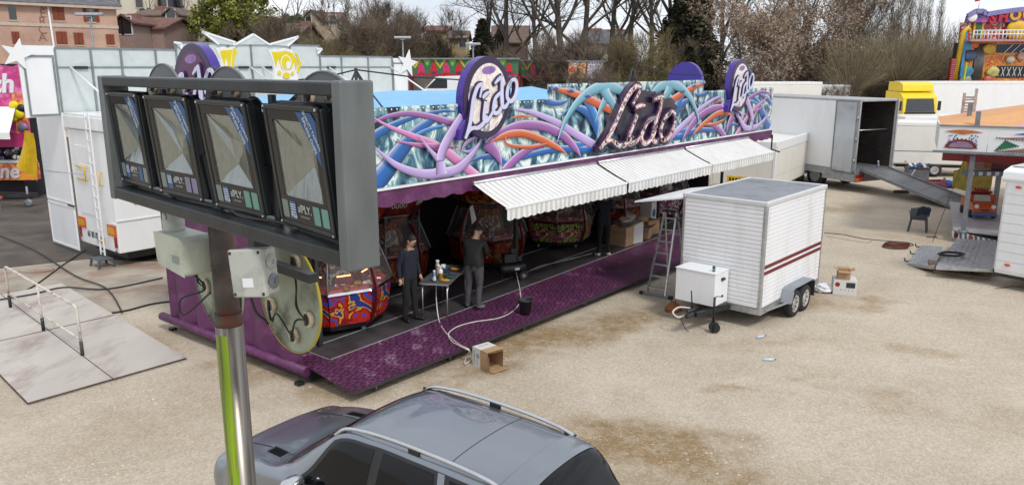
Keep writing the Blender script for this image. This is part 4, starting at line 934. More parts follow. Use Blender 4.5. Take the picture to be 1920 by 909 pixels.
P3 = G(1131,480,ZF); person(P3, R(185), 'person in dark clothes and white trainers standing by the graffiti machine', (((-.25,-.08,1.16),(-.2,-.3,1.2)), ((.25,-.08,1.16),(.2,-.3,1.2))), (navy, blk, skinm, shoe3), head=(0,15), lean=.05, legs=((-.10,-.02,-.13,.02,-25), (.10,-.02,.13,.05,20)), hair_rgb=(.02,.014,.01), scale=1.02)
# ================================================================== compressor, bucket, boxes, hose
p = G(960,522,ZF); t = thing('air_compressor', 'black air compressor on wheels beside the man in the jacket', 'compressor', p, R(20))
m = MB(); m.lathe([(.06,-.34),(.13,-.30),(.15,-.2),(.15,.2),(.13,.3),(.06,.34)], 18, (0,0,.26), (1,0,0)); m.build('tank', black, t)
m = MB(); m.box(-.22,.08,-.1,.1,.42,.62); m.box(-.05,.1,-.07,.07,.5,.74); 
for k in range(6): m.box(-.06,.11,-.09,.09,.53+.03*k,.54+.03*k)
m.build('pump', dark, t, bevel=.01)
m = MB(); m.box(.1,.24,-.08,.08,.42,.56); m.build('motor', black, t, bevel=.02)
m = MB(); m.tube([(-.33,-.1,.42),(-.45,-.1,.66),(-.45,.1,.66),(-.33,.1,.42)], .014, 6); m.build('handle', dark, t)
for y in (-.2,.2): m = MB(); m.tube([(.22,y-.025,.11),(.22,y+.025,.11)], .11, 18); w_ = m.build('wheel', rubber, t); m = MB(); m.tube([(.22,y-.03,.11),(.22,y+.03,.11)], .05, 12); m.build('hub', greysteel, w_)
m = MB(); m.box(-.28,-.24,-.03,.03,0,.14); m.build('foot', rubber, t)
m = MB(); m.box(.02,.14,-.156,-.152,.24,.3); m.build('maker_label', wht, t)
g0 = G(985,586,.28); t = thing('bucket', 'black plastic bucket standing on the purple ramp', 'bucket', g0)
m = MB(); m.lathe([(.11,0),(.15,.27),(.16,.27),(.16,.29),(.145,.29),(.10,.02)], 24, cap=True); m.build('shell', mk('dark_bucket', (.02,.023,.03), .45), t)
m = MB(); m.tube([(.155*math.cos(a), .155*math.sin(a)*.3-.1*abs(math.sin(a)), .27-.02-.03*math.sin(a)) for a in [math.pi*i/10 for i in range(11)]], .005, 5); m.build('handle', dark, t)
def RG(x, y, dz=.012):
    z = .3
    for _ in range(6):
        p = G(x, y, z); d = p-BO; s, v = d.dot(BU), d.dot(BV)-skew(d.dot(BU)); z = ZF if v > 0 else max(.21, ZF+v*.14/1.13) if v > -1.13 else 0
    return G(x, y, z+dz)
pale = mk('pale_hose', (.6,.56,.5), .5)
m = MB(); m.tube(spline([G(968,478,.9), G(966,500,.6), RG(975,545), RG(975,565), RG(962,583), RG(935,596), RG(890,603), RG(858,612), RG(841,625), RG(848,640), RG(866,650), RG(880,657), G(885,666,.05)], 8), .011, 6)
tag(m.build('air_hose', pale), 'pale air hose curling from the compressor over the ramp', 'hose')
m = MB(); m.tube(spline([G(818,515,1.05), G(818,560,.7), RG(823,600), RG(832,618), RG(845,632), RG(862,646), RG(880,656), G(874,668,.06), G(872,682,.03), G(886,672,.03)], 8), .011, 6)
tag(m.build('power_lead', pale), 'pale lead hanging from the table edge down to the ramp', 'lead')
m = MB(); m.tube(spline([G(975,517,ZF), G(1010,500,ZF), G(1060,488,ZF), G(1110,475,ZF)], 6), .01, 6, ); tag(m.build('floor_lead', pale), 'thin pale lead lying along the dark booth floor', 'lead')
def open_box(p, sx, sy, sz, rz, label, mat=card, flaps=True, tilt=None, side=None, stripe=None, name='cardboard_box', pr_=True):
    t = thing(name, label, 'box', p, rz)
    if tilt: t.rotation_euler = (tilt[0], tilt[1], rz)
    e = .006; m = MB()
    m.box(-sx/2,sx/2,-sy/2,sy/2,0,e); m.box(-sx/2,-sx/2+e,-sy/2,sy/2,e,sz); m.box(sx/2-e,sx/2,-sy/2,sy/2,e,sz); m.box(-sx/2+e,sx/2-e,-sy/2,-sy/2+e,e,sz); m.box(-sx/2+e,sx/2-e,sy/2-e,sy/2,e,sz)
    m.build('shell', side or mat, t)
    if flaps:
        for a, b, ang in (((-sx/2,-sy/2),(sx/2,-sy/2),(0,-1)), ((-sx/2,sy/2),(sx/2,sy/2),(0,1)), ((-sx/2,-sy/2),(-sx/2,sy/2),(-1,0)), ((sx/2,-sy/2),(sx/2,sy/2),(1,0))):
            L = min(sx, sy)*.42; rg = random.Random(int(sx*1000)+int(ang[0]*3+ang[1]*7)); up = rg.uniform(-.5,.7); m = MB(); ox, oy = ang[0]*L*math.cos(up), ang[1]*L*math.cos(up); oz = L*math.sin(up)
            q = [(a[0],a[1],sz),(b[0],b[1],sz),(b[0]+ox,b[1]+oy,sz+oz),(a[0]+ox,a[1]+oy,sz+oz)]; m.add(q+[(x,y,z-.005) for x,y,z in q], [(0,1,2,3),(7,6,5,4),(0,4,5,1),(1,5,6,2),(2,6,7,3),(3,7,4,0)]); m.build('flap', cardin, t)
    return t
wbox = mk('white_printed_carton', (.62,.62,.60), .6, var=.06, dirt='#8e8a82', dsc=4, damt=.15)
p = G(1170,462,ZF); open_box(p+Vector((0,.3,0)), .55,.5,.55, BRZ+R(3), 'brown cardboard box nearest the person in white trainers')
p = G(1188,462,ZF); open_box(p+BU*.5+BV*.35, .45,.42,.6, BRZ-R(5), 'half white half brown carton in front of the other boxes', side=wbox)
open_box(BL(12.15,.95,ZF), .5,.4,.32, BRZ+R(20), 'low open cardboard box with its flaps folded out')
open_box(BL(12.75,1.15,ZF), .5,.45,.42, BRZ-R(12), 'open cardboard box furthest right in the group of boxes')
t = open_box(BL(12.3,1.7,ZF+.3), .5,.4,.35, BRZ+R(35), 'white carton tilted on top of the boxes', side=wbox, tilt=(R(25),R(15)), name='white_carton')
t = open_box(BL(13.4,1.55,ZF), .3,.42,.85, BRZ, 'tall white carton with a blue oval beside the open boxes', side=wbox, flaps=False, name='white_carton')
m = MB(); m.lathe([(.09,0),(.09,.003)], 20, (0,-.2115,.5), (0,-1,0), sy=1.5); m.build('printed_oval', blue, t)
open_box(BL(11.7,1.9,ZF), .6,.5,.5, BRZ+R(10), 'dark crammed box behind the brown cardboard box', side=dark, flaps=False, name='crate')
# tipped box at the foot of the ramp
g0 = G(915,686); t = thing('cardboard_box', 'white and brown box lying on its side by the ramp', 'box', g0, R(-18))
sx, sy, sz = .44, .36, .36; m = MB(); e = .006      # mouth looks to +x
m.box(-sx/2,-sx/2+e,-sy/2,sy/2,0,sz); m.box(-sx/2+e,sx/2,-sy/2,-sy/2+e,0,sz); m.box(-sx/2+e,sx/2,sy/2-e,sy/2,0,sz); m.box(-sx/2+e,sx/2,-sy/2+e,sy/2-e,0,e); m.box(-sx/2+e,sx/2,-sy/2+e,sy/2-e,sz-e,sz); t.rotation_euler = (0,0,R(-50)); m.build('shell', card, t)
m = MB(); m.box(-sx/2-.002,.0,-sy/2-.002,-sy/2,.0,sz+.002); m.box(-sx/2-.002,.02,-sy/2-.002,sy/2,sz,sz+.002); m.box(-sx/2-.003,-sx/2-.001,-sy/2,sy/2,0,sz); m.build('white_print', wbox, t)
m = MB(); m.lathe([(.05,0),(.05,.001)], 20, (-.06,-sy/2-.0025,.22), (0,-1,0)); m.build('printed_ring', dimw, t)
m = MB(); rg = random.Random(5)
for q in range(9): m.box(-.185,-.15,-sy/2-.0035,-sy/2-.0025,.05+.028*q,.07+.028*q+rg.uniform(-.004,.006))
for q in range(5): m.box(-.1,-.07,-sy/2-.0035,-sy/2-.0025,.05+.022*q,.06+.022*q)
m.box(-.15,-.12,-.1,.12,sz+.002,sz+.003); m.build('printed_line', dimw, t)
for z in (0.02, sz-.02):
    m = MB(); sg = -1 if z < .1 else 1; m.add([(sx/2,-sy/2,z),(sx/2,sy/2,z),(sx/2+.15,sy/2,z+.06*sg*(sg > 0)-.0),(sx/2+.15,-sy/2,z+.06*sg*(sg > 0))], [(0,1,2,3),(3,2,1,0)]); m.v = m.v; m.f = m.f[:1]; m.m = m.m[:1]; m.sm = m.sm[:1]; m.build('flap', cardin, t)
m = MB(); m.add([(sx/2,-sy/2,.03),(sx/2,-sy/2,sz-.03),(sx/2+.14,-sy/2-.07,sz-.05),(sx/2+.14,-sy/2-.07,.05)], [(0,1,2,3)]); m.build('flap', cardin, t)
# ================================================================== grey SUV in the foreground
ST = [(0.00, [(.46,.36),(.52,.42),(.56,.52),(.56,.62),(.53,.69),(.50,.72),(.44,.74),(.37,.755),(.20,.77),(0,.77)]),
 (.12, [(.74,.28),(.80,.40),(.83,.55),(.83,.70),(.79,.80),(.74,.84),(.65,.865),(.54,.88),(.30,.90),(0,.905)]),
 (.45, [(.86,.28),(.92,.42),(.95,.58),(.95,.76),(.90,.90),(.84,.945),(.75,.965),(.60,.98),(.32,1.005),(0,1.01)]),
 (.90, [(.88,.27),(.94,.42),(.965,.60),(.965,.82),(.92,.99),(.86,1.03),(.77,1.045),(.62,1.055),(.33,1.085),(0,1.09)]),
 (1.25,[(.88,.27),(.94,.42),(.96,.60),(.96,.84),(.925,1.02),(.87,1.065),(.80,1.085),(.66,1.095),(.34,1.125),(0,1.13)]),
 (1.45,[(.88,.27),(.94,.42),(.955,.62),(.955,.86),(.925,1.04),(.88,1.085),(.81,1.15),(.69,1.20),(.36,1.24),(0,1.25)]),
 (1.80,[(.88,.27),(.94,.42),(.95,.62),(.95,.88),(.92,1.05),(.885,1.10),(.775,1.37),(.655,1.46),(.35,1.50),(0,1.51)]),
 (2.15,[(.88,.27),(.94,.42),(.95,.62),(.95,.89),(.92,1.06),(.885,1.11),(.725,1.60),(.61,1.69),(.33,1.73),(0,1.74)]),
 (2.60,[(.88,.27),(.94,.42),(.95,.62),(.95,.89),(.92,1.07),(.885,1.12),(.705,1.655),(.60,1.735),(.32,1.775),(0,1.785)]),
 (3.20,[(.88,.27),(.94,.42),(.95,.62),(.955,.90),(.925,1.08),(.885,1.13),(.70,1.655),(.595,1.74),(.32,1.78),(0,1.79)]),
 (3.80,[(.88,.27),(.94,.42),(.955,.62),(.96,.90),(.925,1.09),(.88,1.14),(.69,1.635),(.585,1.725),(.32,1.765),(0,1.775)]),
 (4.20,[(.87,.28),(.93,.42),(.95,.62),(.955,.90),(.915,1.09),(.87,1.14),(.675,1.605),(.575,1.69),(.31,1.735),(0,1.745)]),
 (4.42,[(.86,.30),(.91,.42),(.935,.62),(.94,.90),(.895,1.08),(.85,1.13),(.67,1.53),(.585,1.62),(.31,1.675),(0,1.69)]),
 (4.58,[(.84,.32),(.89,.42),(.915,.62),(.92,.90),(.87,1.07),(.825,1.12),(.69,1.33),(.60,1.39),(.31,1.435),(0,1.45)]),
 (4.72,[(.80,.34),(.85,.44),(.88,.62),(.88,.88),(.83,1.03),(.79,1.07),(.71,1.10),(.60,1.12),(.31,1.145),(0,1.15)]),
 (4.78,[(.74,.38),(.80,.46),(.82,.60),(.82,.78),(.77,.88),(.73,.90),(.66,.92),(.56,.93),(.30,.94),(0,.94)])]
XS = [s[0] for s in ST]
def crm(a, b, c, d, t): return .5*((2*b)+(c-a)*t+(2*a-5*b+4*c-d)*t*t+(3*b-a-3*c+d)*t**3)
def carS(xf, v):                       # point of the left half of the body (y>0) at distance xf from the nose
    import bisect
    i = max(0, min(len(XS)-2, bisect.bisect_right(XS, xf)-1)); t = (xf-XS[i])/(XS[i+1]-XS[i])
    j = max(0, min(8, int(v))); u = v-j; rows = []
    for q in (i-1, i, i+1, i+2):
        pr = ST[max(0, min(len(ST)-1, q))][1]; g = [pr[max(0, min(9, k))] for k in (j-1, j, j+1)]
        g.append(pr[j+2] if j+2 <= 9 else (-pr[8][0], pr[8][1]))
        rows.append((crm(*(p[0] for p in g), u), crm(*(p[1] for p in g), u)))
    # station spacing is uneven: hermite with real tangents
    def tang(a, b, c, x0, x1, x2): return ((b-a)/max(x1-x0, 1e-6)*(x2-x1)+(c-b)/max(x2-x1, 1e-6)*(x1-x0))/max(x2-x0, 1e-6)
    x0, x1, x2, x3 = XS[max(0,i-1)], XS[i], XS[i+1], XS[min(len(XS)-1,i+2)]; h = x2-x1; o = []
    for k in (0, 1):
        a, b, c, d = (r[k] for r in rows); m1 = tang(a, b, c, x0, x1, x2) if i > 0 else (c-b)/h; m2 = tang(b, c, d, x1, x2, x3) if i+2 < len(XS) else (c-b)/h
        o.append((2*t**3-3*t*t+1)*b+(t**3-2*t*t+t)*h*m1+(-2*t**3+3*t*t)*c+(t**3-t*t)*h*m2)
    return Vector((-xf, o[0], o[1]))
def carN(xf, v):
    e = .01; a = carS(min(4.78, xf+e), v)-carS(max(0, xf-e), v); b = carS(xf, min(9, v+e))-carS(xf, max(0, v-e)); n = a.cross(b)
    if n.dot(Vector((0, .5, 1))) < 0: n = -n
    return n.normalized()
hd = Vector((-.81,.585,0)).normalized(); cf = Vector((-3.08,9.02,0))
car = thing('parked_car', 'dark grey estate car with silver roof rails parked below the mast', 'car', cf, math.atan2(hd.y, hd.x))
paint = mk('metallic_grey_paint', (.22,.245,.275), .3, .7, var=0, sc_=.3, coat=1.0)
blackgl = mk('black_glass', (.004,.005,.006), .05, var=.05, spec=.3)
trimc = mk('satin_trim', (.6,.61,.62), .2, .9, var=.05)
m = MB(); nx, nv = 110, 45
xs = [4.78*i/nx for i in range(nx+1)]; vs_ = [9*j/nv for j in range(nv+1)]
for sg in (1, -1):
    b = len(m.v)
    for x in xs:
        for v in vs_: p = carS(x, v); m.v.append((p.x, p.y*sg, p.z))
    for i in range(nx):
        for j in range(nv):
            f = (b+i*(nv+1)+j, b+i*(nv+1)+j+1, b+(i+1)*(nv+1)+j+1, b+(i+1)*(nv+1)+j); m.f.append(f[::-1] if sg < 0 else f); m.m.append(0); m.sm.append(True)
    m.f.append(tuple(b+j for j in (range(nv, -1, -1) if sg > 0 else range(nv+1)))); m.m.append(0); m.sm.append(False)
    m.f.append(tuple(b+nx*(nv+1)+j for j in (range(nv+1) if sg > 0 else range(nv, -1, -1)))); m.m.append(0); m.sm.append(False)
m.build('body', paint, car)
def patch(name, fn, mat, off=.004, n=24, k=12, sides=(1,-1), parent=None, fold=False):
    for sg in sides:
        m = MB()
        for i in range(n+1):
            for j in range(k+1):
                xf, v = fn(i/n, j/k); s2 = sg
                if v > 9: v = 18-v; s2 = -sg
                p = carS(xf, v)+carN(xf, v)*off; m.v.append((p.x, p.y*s2, p.z))
        for i in range(n):
            for j in range(k):
                f = (i*(k+1)+j, i*(k+1)+j+1, (i+1)*(k+1)+j+1, (i+1)*(k+1)+j); m.f.append(f if sg > 0 else f[::-1]); m.m.append(0); m.sm.append(True)
        m.build(name, mat, parent or car)
lp = lambda a, b, t: a+(b-a)*t
patch('side_window_surround', lambda a, b: (lp(lp(1.55,2.10,b), lp(4.22,4.06,b), a), lp(4.98,6.15,b)), black, .003)
patch('front_side_window', lambda a, b: (lp(lp(1.66,2.16,b), lp(2.62,2.66,b), a), lp(5.06,6.02,b)), blackgl, .007)
patch('rear_side_window', lambda a, b: (lp(lp(2.74,2.78,b), lp(3.50,3.42,b), a), lp(5.06,6.02,b)), blackgl, .007)
patch('quarter_window', lambda a, b: (lp(lp(3.68,3.60,b), lp(4.16,4.0,b), a), lp(5.06,6.02,b)), blackgl, .007)
patch('body_pillar', lambda a, b: (lp(lp(3.54,3.46,b), lp(3.62,3.54,b), a), lp(5.0,6.12,b)), paint, .006, 3, 12)
patch('windscreen', lambda a, b: (lp(1.29+.18*abs(2*b-1)**2, 2.12+.03*abs(2*b-1), a), lp(6.75,11.25,b)), blackgl, .005, 16, 30, (1,))
patch('cowl', lambda a, b: (lp(1.19+.16*abs(2*b-1)**2, 1.30+.18*abs(2*b-1)**2, a), lp(6.5,11.5,b)), black, .004, 4, 30, (1,))
patch('rear_window', lambda a, b: (lp(4.36, 4.70, a), lp(6.7,11.3,b)), blackgl, .006, 12, 30, (1,))
patch('rear_corner_glass', lambda a, b: (lp(4.24, 4.62, a), lp(5.1,6.5,b)), blackgl, .005, 10, 8)
patch('roof_spoiler', lambda a, b: (lp(4.10,4.36,a), lp(6.9,11.1,b)), paint, .02, 6, 24, (1,))
patch('roof_seam', lambda a, b: (lp(4.092,4.102,a), lp(6.6,11.4,b)), black, .012, 2, 30, (1,))
patch('roof_seam', lambda a, b: (lp(3.515,3.523,a), lp(7.05,10.95,b)), black, .002, 2, 30, (1,))
patch('roof_seam', lambda a, b: (lp(2.2,4.09,a), lp(7.0,7.025,b)), black, .002, 30, 1)
patch('bonnet_seam', lambda a, b: (lp(.25,1.25,a), lp(6.0,6.03,b)), black, .002, 20, 1)
patch('bonnet_ridge', lambda a, b: (lp(.3,1.2,a), lp(7.35,7.5,b)), paint, .008, 20, 3)
patch('belt_trim', lambda a, b: (lp(1.58,4.2,a), lp(4.84,4.96,b)), trimc, .008, 40, 2)
for q in (2.68, 3.56): patch('door_seam', lambda a, b, q=q: (lp(q, q+.008, a), lp(1.2,4.9,b)), black, .002, 1, 20)
patch('sill_trim', lambda a, b: (lp(1.4,3.3,a), lp(.6,1.1,b)), trimc, .01, 20, 2)
for sg in (1, -1):                         # bonnet louvres
    m = MB(); lv = MB()
    c = carS(.98, 7.15); N = carN(.98, 7.15); x_ = (carS(1.1,7.15)-carS(.86,7.15)).normalized(); y_ = N.cross(x_)
    def q_(a, b, h): p = c+x_*a+y_*b+N*h; return Vector((p.x, p.y*sg, p.z))
    for a0, a1, b0, b1 in ((-.15,.15,-.075,-.062), (-.15,.15,.062,.075), (-.15,-.137,-.062,.062), (.137,.15,-.062,.062)):
        vs = [q_(a, b, h) for h in (-.01,.016) for b in (b0, b1) for a in (a0, a1)]; m.add(vs, [(0,2,3,1),(4,5,7,6),(0,1,5,4),(2,6,7,3),(0,4,6,2),(1,3,7,5)])
    vb = [q_(a, b, .009) for b in (-.062,.062) for a in (-.137,.137)]; lv.add(vb, [(0,1,3,2)])
    f_ = m.build('vent_frame', paint, car); lv.build('vent_mesh', black, f_)
    for k in range(6):
        s_ = MB(); a = -.11+.044*k; s_.add([q_(a,-.06,.010), q_(a,.06,.010), q_(a+.018,.06,.022), q_(a+.018,-.06,.022)], [(0,1,2,3)]); s_.build('louvre', dark, f_)
for sg in (1, -1):                         # roof rails
    pts = [carS(x, 6.72) for x in (2.05, 2.2, 2.5, 2.9, 3.3, 3.7, 4.0, 4.15)]; hgt = [.004,.035,.055,.062,.062,.055,.035,.004]
    m = MB(); m.tube(spline([(p.x, p.y*sg, p.z+h) for p, h in zip(pts, hgt)], 5), .02, 8); r_ = m.build('roof_rail', trimc, car)
    for x in (2.14, 3.12, 4.08): p = carS(x, 6.72); m = MB(); m.box(p.x-.07, p.x+.07, p.y*sg-.014, p.y*sg+.014, p.z-.01, p.z+(.05 if x > 3 and x < 3.5 else .025)); m.build('rail_foot', black, r_, bevel=.006)
    m = MB(); b0 = Vector((-1.78, sg*1.04, 1.13)); M_ = Matrix.Translation(b0) @ Matrix.Rotation(R(8*sg),4,'Z')
    pr_ = [(.0,.06),(.05,.10),(.10,.115),(.16,.11),(.2,.085),(.215,.05)]
    vs = []; n = 14
    for i, (d, r) in enumerate(pr_):
        for j in range(n): t = 2*math.pi*j/n; vs.append(M_ @ Vector((.10-d*.9, max(-1,min(1,math.cos(t)*1.15))*r*1.25*sg, max(-1,min(1,math.sin(t)*1.15))*r*.9)))
    fs = [(i*n+j, i*n+(j+1) % n, (i+1)*n+(j+1) % n, (i+1)*n+j) for i in range(len(pr_)-1) for j in range(n)]; m.add(vs, fs, 0, True); m.add(vs[:n], [tuple(range(n))]); 
    mi_ = m.build('door_mirror', trimc, car)
    m = MB(); m.add(vs[-n:], [tuple(range(n))]); m.build('mirror_glass', blackgl, mi_)
    m = MB(); m.bar((-1.74, sg*.88, 1.07), (-1.76, sg*.97, 1.08), .05, .04); m.build('mirror_stalk', black, mi_)
    for xf in (.95, 3.86):                 # wheels and arches
        wx = -xf; m = MB(); m.lathe([(.455,-.005),(.455,.012),(.40,.013)], 36, (wx, sg*.945, .40), (0,sg,0)); m.build('wheel_arch', black, car)
        m = MB(); m.lathe([(.28,-.115),(.36,-.11),(.37,-.07),(.37,.07),(.36,.105),(.28,.115)], 36, (wx, sg*.87, .37), (0,sg,0)); w_ = m.build('wheel', rubber, car)
        m = MB(); m.lathe([(.28,.0),(.275,.118),(.25,.112),(.245,.06)], 36, (wx, sg*.87, .37), (0,sg,0))
        for k in range(5): a = k*2*math.pi/5; m.bar((wx, sg*.975, .37), (wx+.25*math.cos(a), sg*.975, .37+.25*math.sin(a)), .05, .03, up=(0,1,0))
        m.build('rim', alu, w_)
    m = MB(); m.blob((-.20, sg*.68, .76), (.17,.13,.07), 14, 8); m.build('headlight', blackgl, car)
    m = MB(); m.tube([(-1.25, sg*.08, 1.15), (-1.36, sg*.32, 1.185), (-1.47, sg*.6, 1.20)] if sg > 0 else [(-1.25,.02,1.15),(-1.36,-.25,1.185),(-1.47,-.52,1.20)], .009, 6); m.build('wiper', black, car)
    m = MB(); m.box(-3.35, -3.15, sg*.962, sg*.985, .93, .955); m.box(-2.45,-2.25, sg*.962, sg*.985, .92, .945); m.build('door_handle', trimc, car, bevel=.006)
m = MB(); m.box(.0,.02,-.4,.4,.5,.72); m.build('grille', black, car)
# ================================================================== white ribbed box trailer
B_ = G(1425,583,.42); TH = 41.5; tx = Vector((math.sin(R(TH)), math.cos(R(TH)), 0)); TW, TL, TZ0, TZ1 = 1.88, 3.22, .44, 2.66
# local: x to the rear of the trailer along the stripe side, y to the left (towards the booth)
tr = thing('box_trailer', 'white ribbed box trailer with two dark red stripes', 'trailer', (B_.x, B_.y, 0), R(90-TH))
ribm = mk('white_ribbed_aluminium', (.76,.765,.78), .38, var=.02, sc_=1, dirt='#a39c8e', dsc=2.2, damt=.16, stretch=(1,1,.25), world=True)
m = MB(); m.box(.03, TL-.03, .03, TW-.03, TZ0, TZ1-.06); m.build('body', mk('trailer_inner', (.5,.5,.5), .5), tr)
ns = 24; hs = (TZ1-.08-TZ0-.02)/ns
def slat(L, axis):
    m = MB(); pr_ = [(0,0),(.022,.006),(.022,hs*.80),(.010,hs-.004),(0,hs-.004)]
    if axis == 'x': vs = [(x, -o, z) for x in (0, L) for o, z in pr_]
    else: vs = [(-o, y, z) for y in (L, 0) for o, z in pr_]
    n = len(pr_); return m.add(vs, [(i, n+i, n+(i+1) % n, (i+1) % n) for i in range(n)]+[tuple(range(n)), tuple(range(2*n-1, n-1, -1))]).mesh('slat', ribm)
sx_, sy_ = slat(TL-.12, 'x'), slat(TW-.12, 'y')
for k in range(ns):
    z = TZ0+.02+hs*k
    for me, loc, rot in ((sx_, (.06,.028,z), 0), (sy_, (.028,.06,z), 0), (sx_, (TL-.06,TW-.028,z), math.pi)):
        o = bpy.data.objects.new('slat', me); C.objects.link(o); o.parent = tr; o.location = loc; o.rotation_euler = (0,0,rot)
redst = mk('dark_red_stripe', '#6a1520', .4, var=.12)
for z in (1.28, 1.15): m = MB(); m.box(.07, TL-.02, -.001-.0, .009, z, z+.075); m.build('red_stripe', redst, tr)
for x, y in ((0,0), (TL-.07,0), (0,TW-.07), (TL-.07,TW-.07)): m = MB(); m.box(x-.004, x+.074, y-.004, y+.074, TZ0-.05, TZ1-.06); m.build('corner_post', alu, tr, bevel=.02, seg=3)
roofg = mk('grey_trailer_roof', (.22,.235,.26), .55, var=.12, dirt='#4a4d50', dsc=1.3, damt=.3)
m = MB(); m.box(.03, TL-.03, .03, TW-.03, TZ1-.06, TZ1); m.build('roof', roofg, tr)
rim_m = mk('pale_roof_rim', (.62,.63,.63), .4, .2, var=.05)
m = MB(); e = .07
for q in ((-.012,TL+.012,-.012,e), (-.012,TL+.012,TW-e,TW+.012), (-.012,e,e,TW-e), (TL-e,TL+.012,e,TW-e)): m.box(q[0],q[1],q[2],q[3],TZ1-.085,TZ1+.012)
m.build('roof_rim', rim_m, tr, bevel=.02, seg=3)
m = MB()
for y in (-.006, TW-.054): m.box(.0, TL, y, y+.06, TZ0-.12, TZ0-.003)
for x in (-.006, TL-.054): m.box(x, x+.06, .056, TW-.056, TZ0-.12, TZ0-.003)
m.build('chassis_frame', alu, tr)
m = MB(); m.box(.2, TL-.2, .3, TW-.3, .3, TZ0-.12); m.build('underbody', dark, tr)
# toolbox
m = MB(); m.box(-.62,-.03,.72,1.62,.50,1.18); m.build('toolbox', white, tr, bevel=.008)
m = MB(); m.box(-.635,-.03,.705,1.635,1.182,1.2); m.build('toolbox_lid', white, tr, bevel=.004)
m = MB(); m.box(-.36,-.26,.695,.72,1.0,1.06); m.tube([(-.36,.69,1.04),(-.28,.67,1.02),(-.24,.69,1.05)], .012, 6); m.build('latch', dark, tr)
m = MB()
for q in (.62, 1.28): m.bar((.3,q,.38),(-1.05,.95+(q-.95)*.18,.40),.07,.1)
m.build('drawbar', galv_shade, tr)
m = MB(); m.lathe([(.03,0),(.055,.04),(.06,.12),(.04,.2),(.05,.26)], 14, (-1.05,.95,.42), (-1,0,0)); m.tube([(-1.05,.95,.5),(-1.3,.95,.52)], .03, 8); m.build('coupling', dark, tr)
m = MB(); m.tube([(-.78,1.12,.45),(-.85,1.12,.82)], .014, 8); m.build('brake_lever', black, tr)
m = MB(); m.tube([(-.72,.66,.2),(-.72,.66,.74)], .024, 10); m.tube([(-.72,.66,.74),(-.74,.60,.78),(-.76,.48,.80)], .009, 6); m.blob((-.76,.48,.82), .025, 8, 6); j_ = m.build('jockey_stem', galv_shade, tr)
m = MB(); m.tube([(-.76,.60,.11),(-.68,.72-.06,.11)], .11, 20); m.build('jockey_wheel', rubber, j_)
m = MB(); m.box(-.80,-.64,.58,.61,.04,.2); m.build('jockey_fork', galv_shade, j_)
m = MB(); m.tube(spline([(-1.1,1.0,.45),(-1.15,1.15,.3),(-1.0,1.2,.15),(-1.05,1.1,.05),(-1.1,1.0,.04)], 6), .008, 6); m.build('tow_cable', cablem, tr)
m = MB(); m.tube(spline([(-1.0,1.05,.5),(-1.1,1.25,.5),(-1.25,1.3,.42),(-1.3,1.15,.36),(-1.2,1.05,.4)], 6), .018, 6); m.build('pale_plug_lead', pale, tr)
def wheel(x, y, r, wd, parent, sg=-1, rimmat=alu):
    m = MB(); m.lathe([(r*.66,-wd/2),(r*.95,-wd/2+.01),(r,-wd/4),(r,wd/4),(r*.95,wd/2-.01),(r*.66,wd/2)], 26, (x,y,r), (0,sg,0), cap=False); w_ = m.build('wheel', rubber, parent)
    m = MB(); m.lathe([(r*.66,-wd/3),(r*.66,wd/2-.004),(r*.6,wd/2-.015),(r*.3,wd/2-.05),(r*.22,wd/2-.03),(0.01,wd/2-.02)], 26, (x,y,r), (0,sg,0)); m.build('rim', rimmat, w_)
    for k in range(8): a = k*math.pi/4; m = MB(); m.lathe([(.02,0),(.018,.006)], 8, (x+r*.46*math.cos(a), y+sg*(wd/2-.03), r+r*.46*math.sin(a)), (0,sg,0)); m.build('rim_hole', dark, w_)
    return w_
rimc = mk('silver_rim', (.6,.61,.62), .3, .7)
for x in (1.38, 1.95):
    wheel(x, -.12, .30, .17, tr, -1, rimc); wheel(x, TW+.12, .30, .17, tr, 1, rimc)
fend = mk('grey_mudguard', (.30,.33,.36), .5, .3, var=.1)
for y0, y1 in ((-.24,-.012), (TW+.012,TW+.24)):
    m = MB(); pr_ = [(.98,.38),(1.08,.64),(1.2,.68),(2.2,.68),(2.34,.62)]
    for (xa, za), (xb, zb) in zip(pr_, pr_[1:]): m.add([(xa,y0,za),(xb,y0,zb),(xb,y1,zb),(xa,y1,za),(xa,y0,za+.02),(xb,y0,zb+.02),(xb,y1,zb+.02),(xa,y1,za+.02)], [(3,2,1,0),(4,5,6,7),(0,1,5,4),(2,3,7,6)])
    if y0 < 0: m.add([(.98,y0,.38),(1.06,y0,.40),(1.14,y0,.62),(1.08,y0,.66)], [(0,1,2,3)]); m.bar((1.0,-.2,.42),(.2,-.02,.37),.03,.03)
    m.build('mudguard', fend, tr)
m = MB(); m.box(2.3,2.33,-.24,-.02,.28,.62); m.build('mud_flap', rubber, tr)
m = MB(); m.add([(.05,TW+.02,TZ1-.10),(TL-.6,TW+.02,TZ1-.10),(TL-.6,TW+1.25,TZ1-.32),(.05,TW+1.25,TZ1-.32),(.05,TW+.02,TZ1-.135),(TL-.6,TW+.02,TZ1-.135),(TL-.6,TW+1.25,TZ1-.355),(.05,TW+1.25,TZ1-.355)], [(0,1,2,3),(7,6,5,4),(0,4,5,1),(1,5,6,2),(2,6,7,3),(3,7,4,0)]); m.build('raised_hatch', white, tr)
for x in (.2, 2.3): m = MB(); m.tube([(x,TW+.02,TZ1-.8),(x,TW+.7,TZ1-.25)], .012, 6); m.build('gas_strut', dark, tr)
def TP(x, y, z): return Vector((B_.x, B_.y, 0))+Matrix.Rotation(R(90-TH),3,'Z') @ Vector((x,y,z))
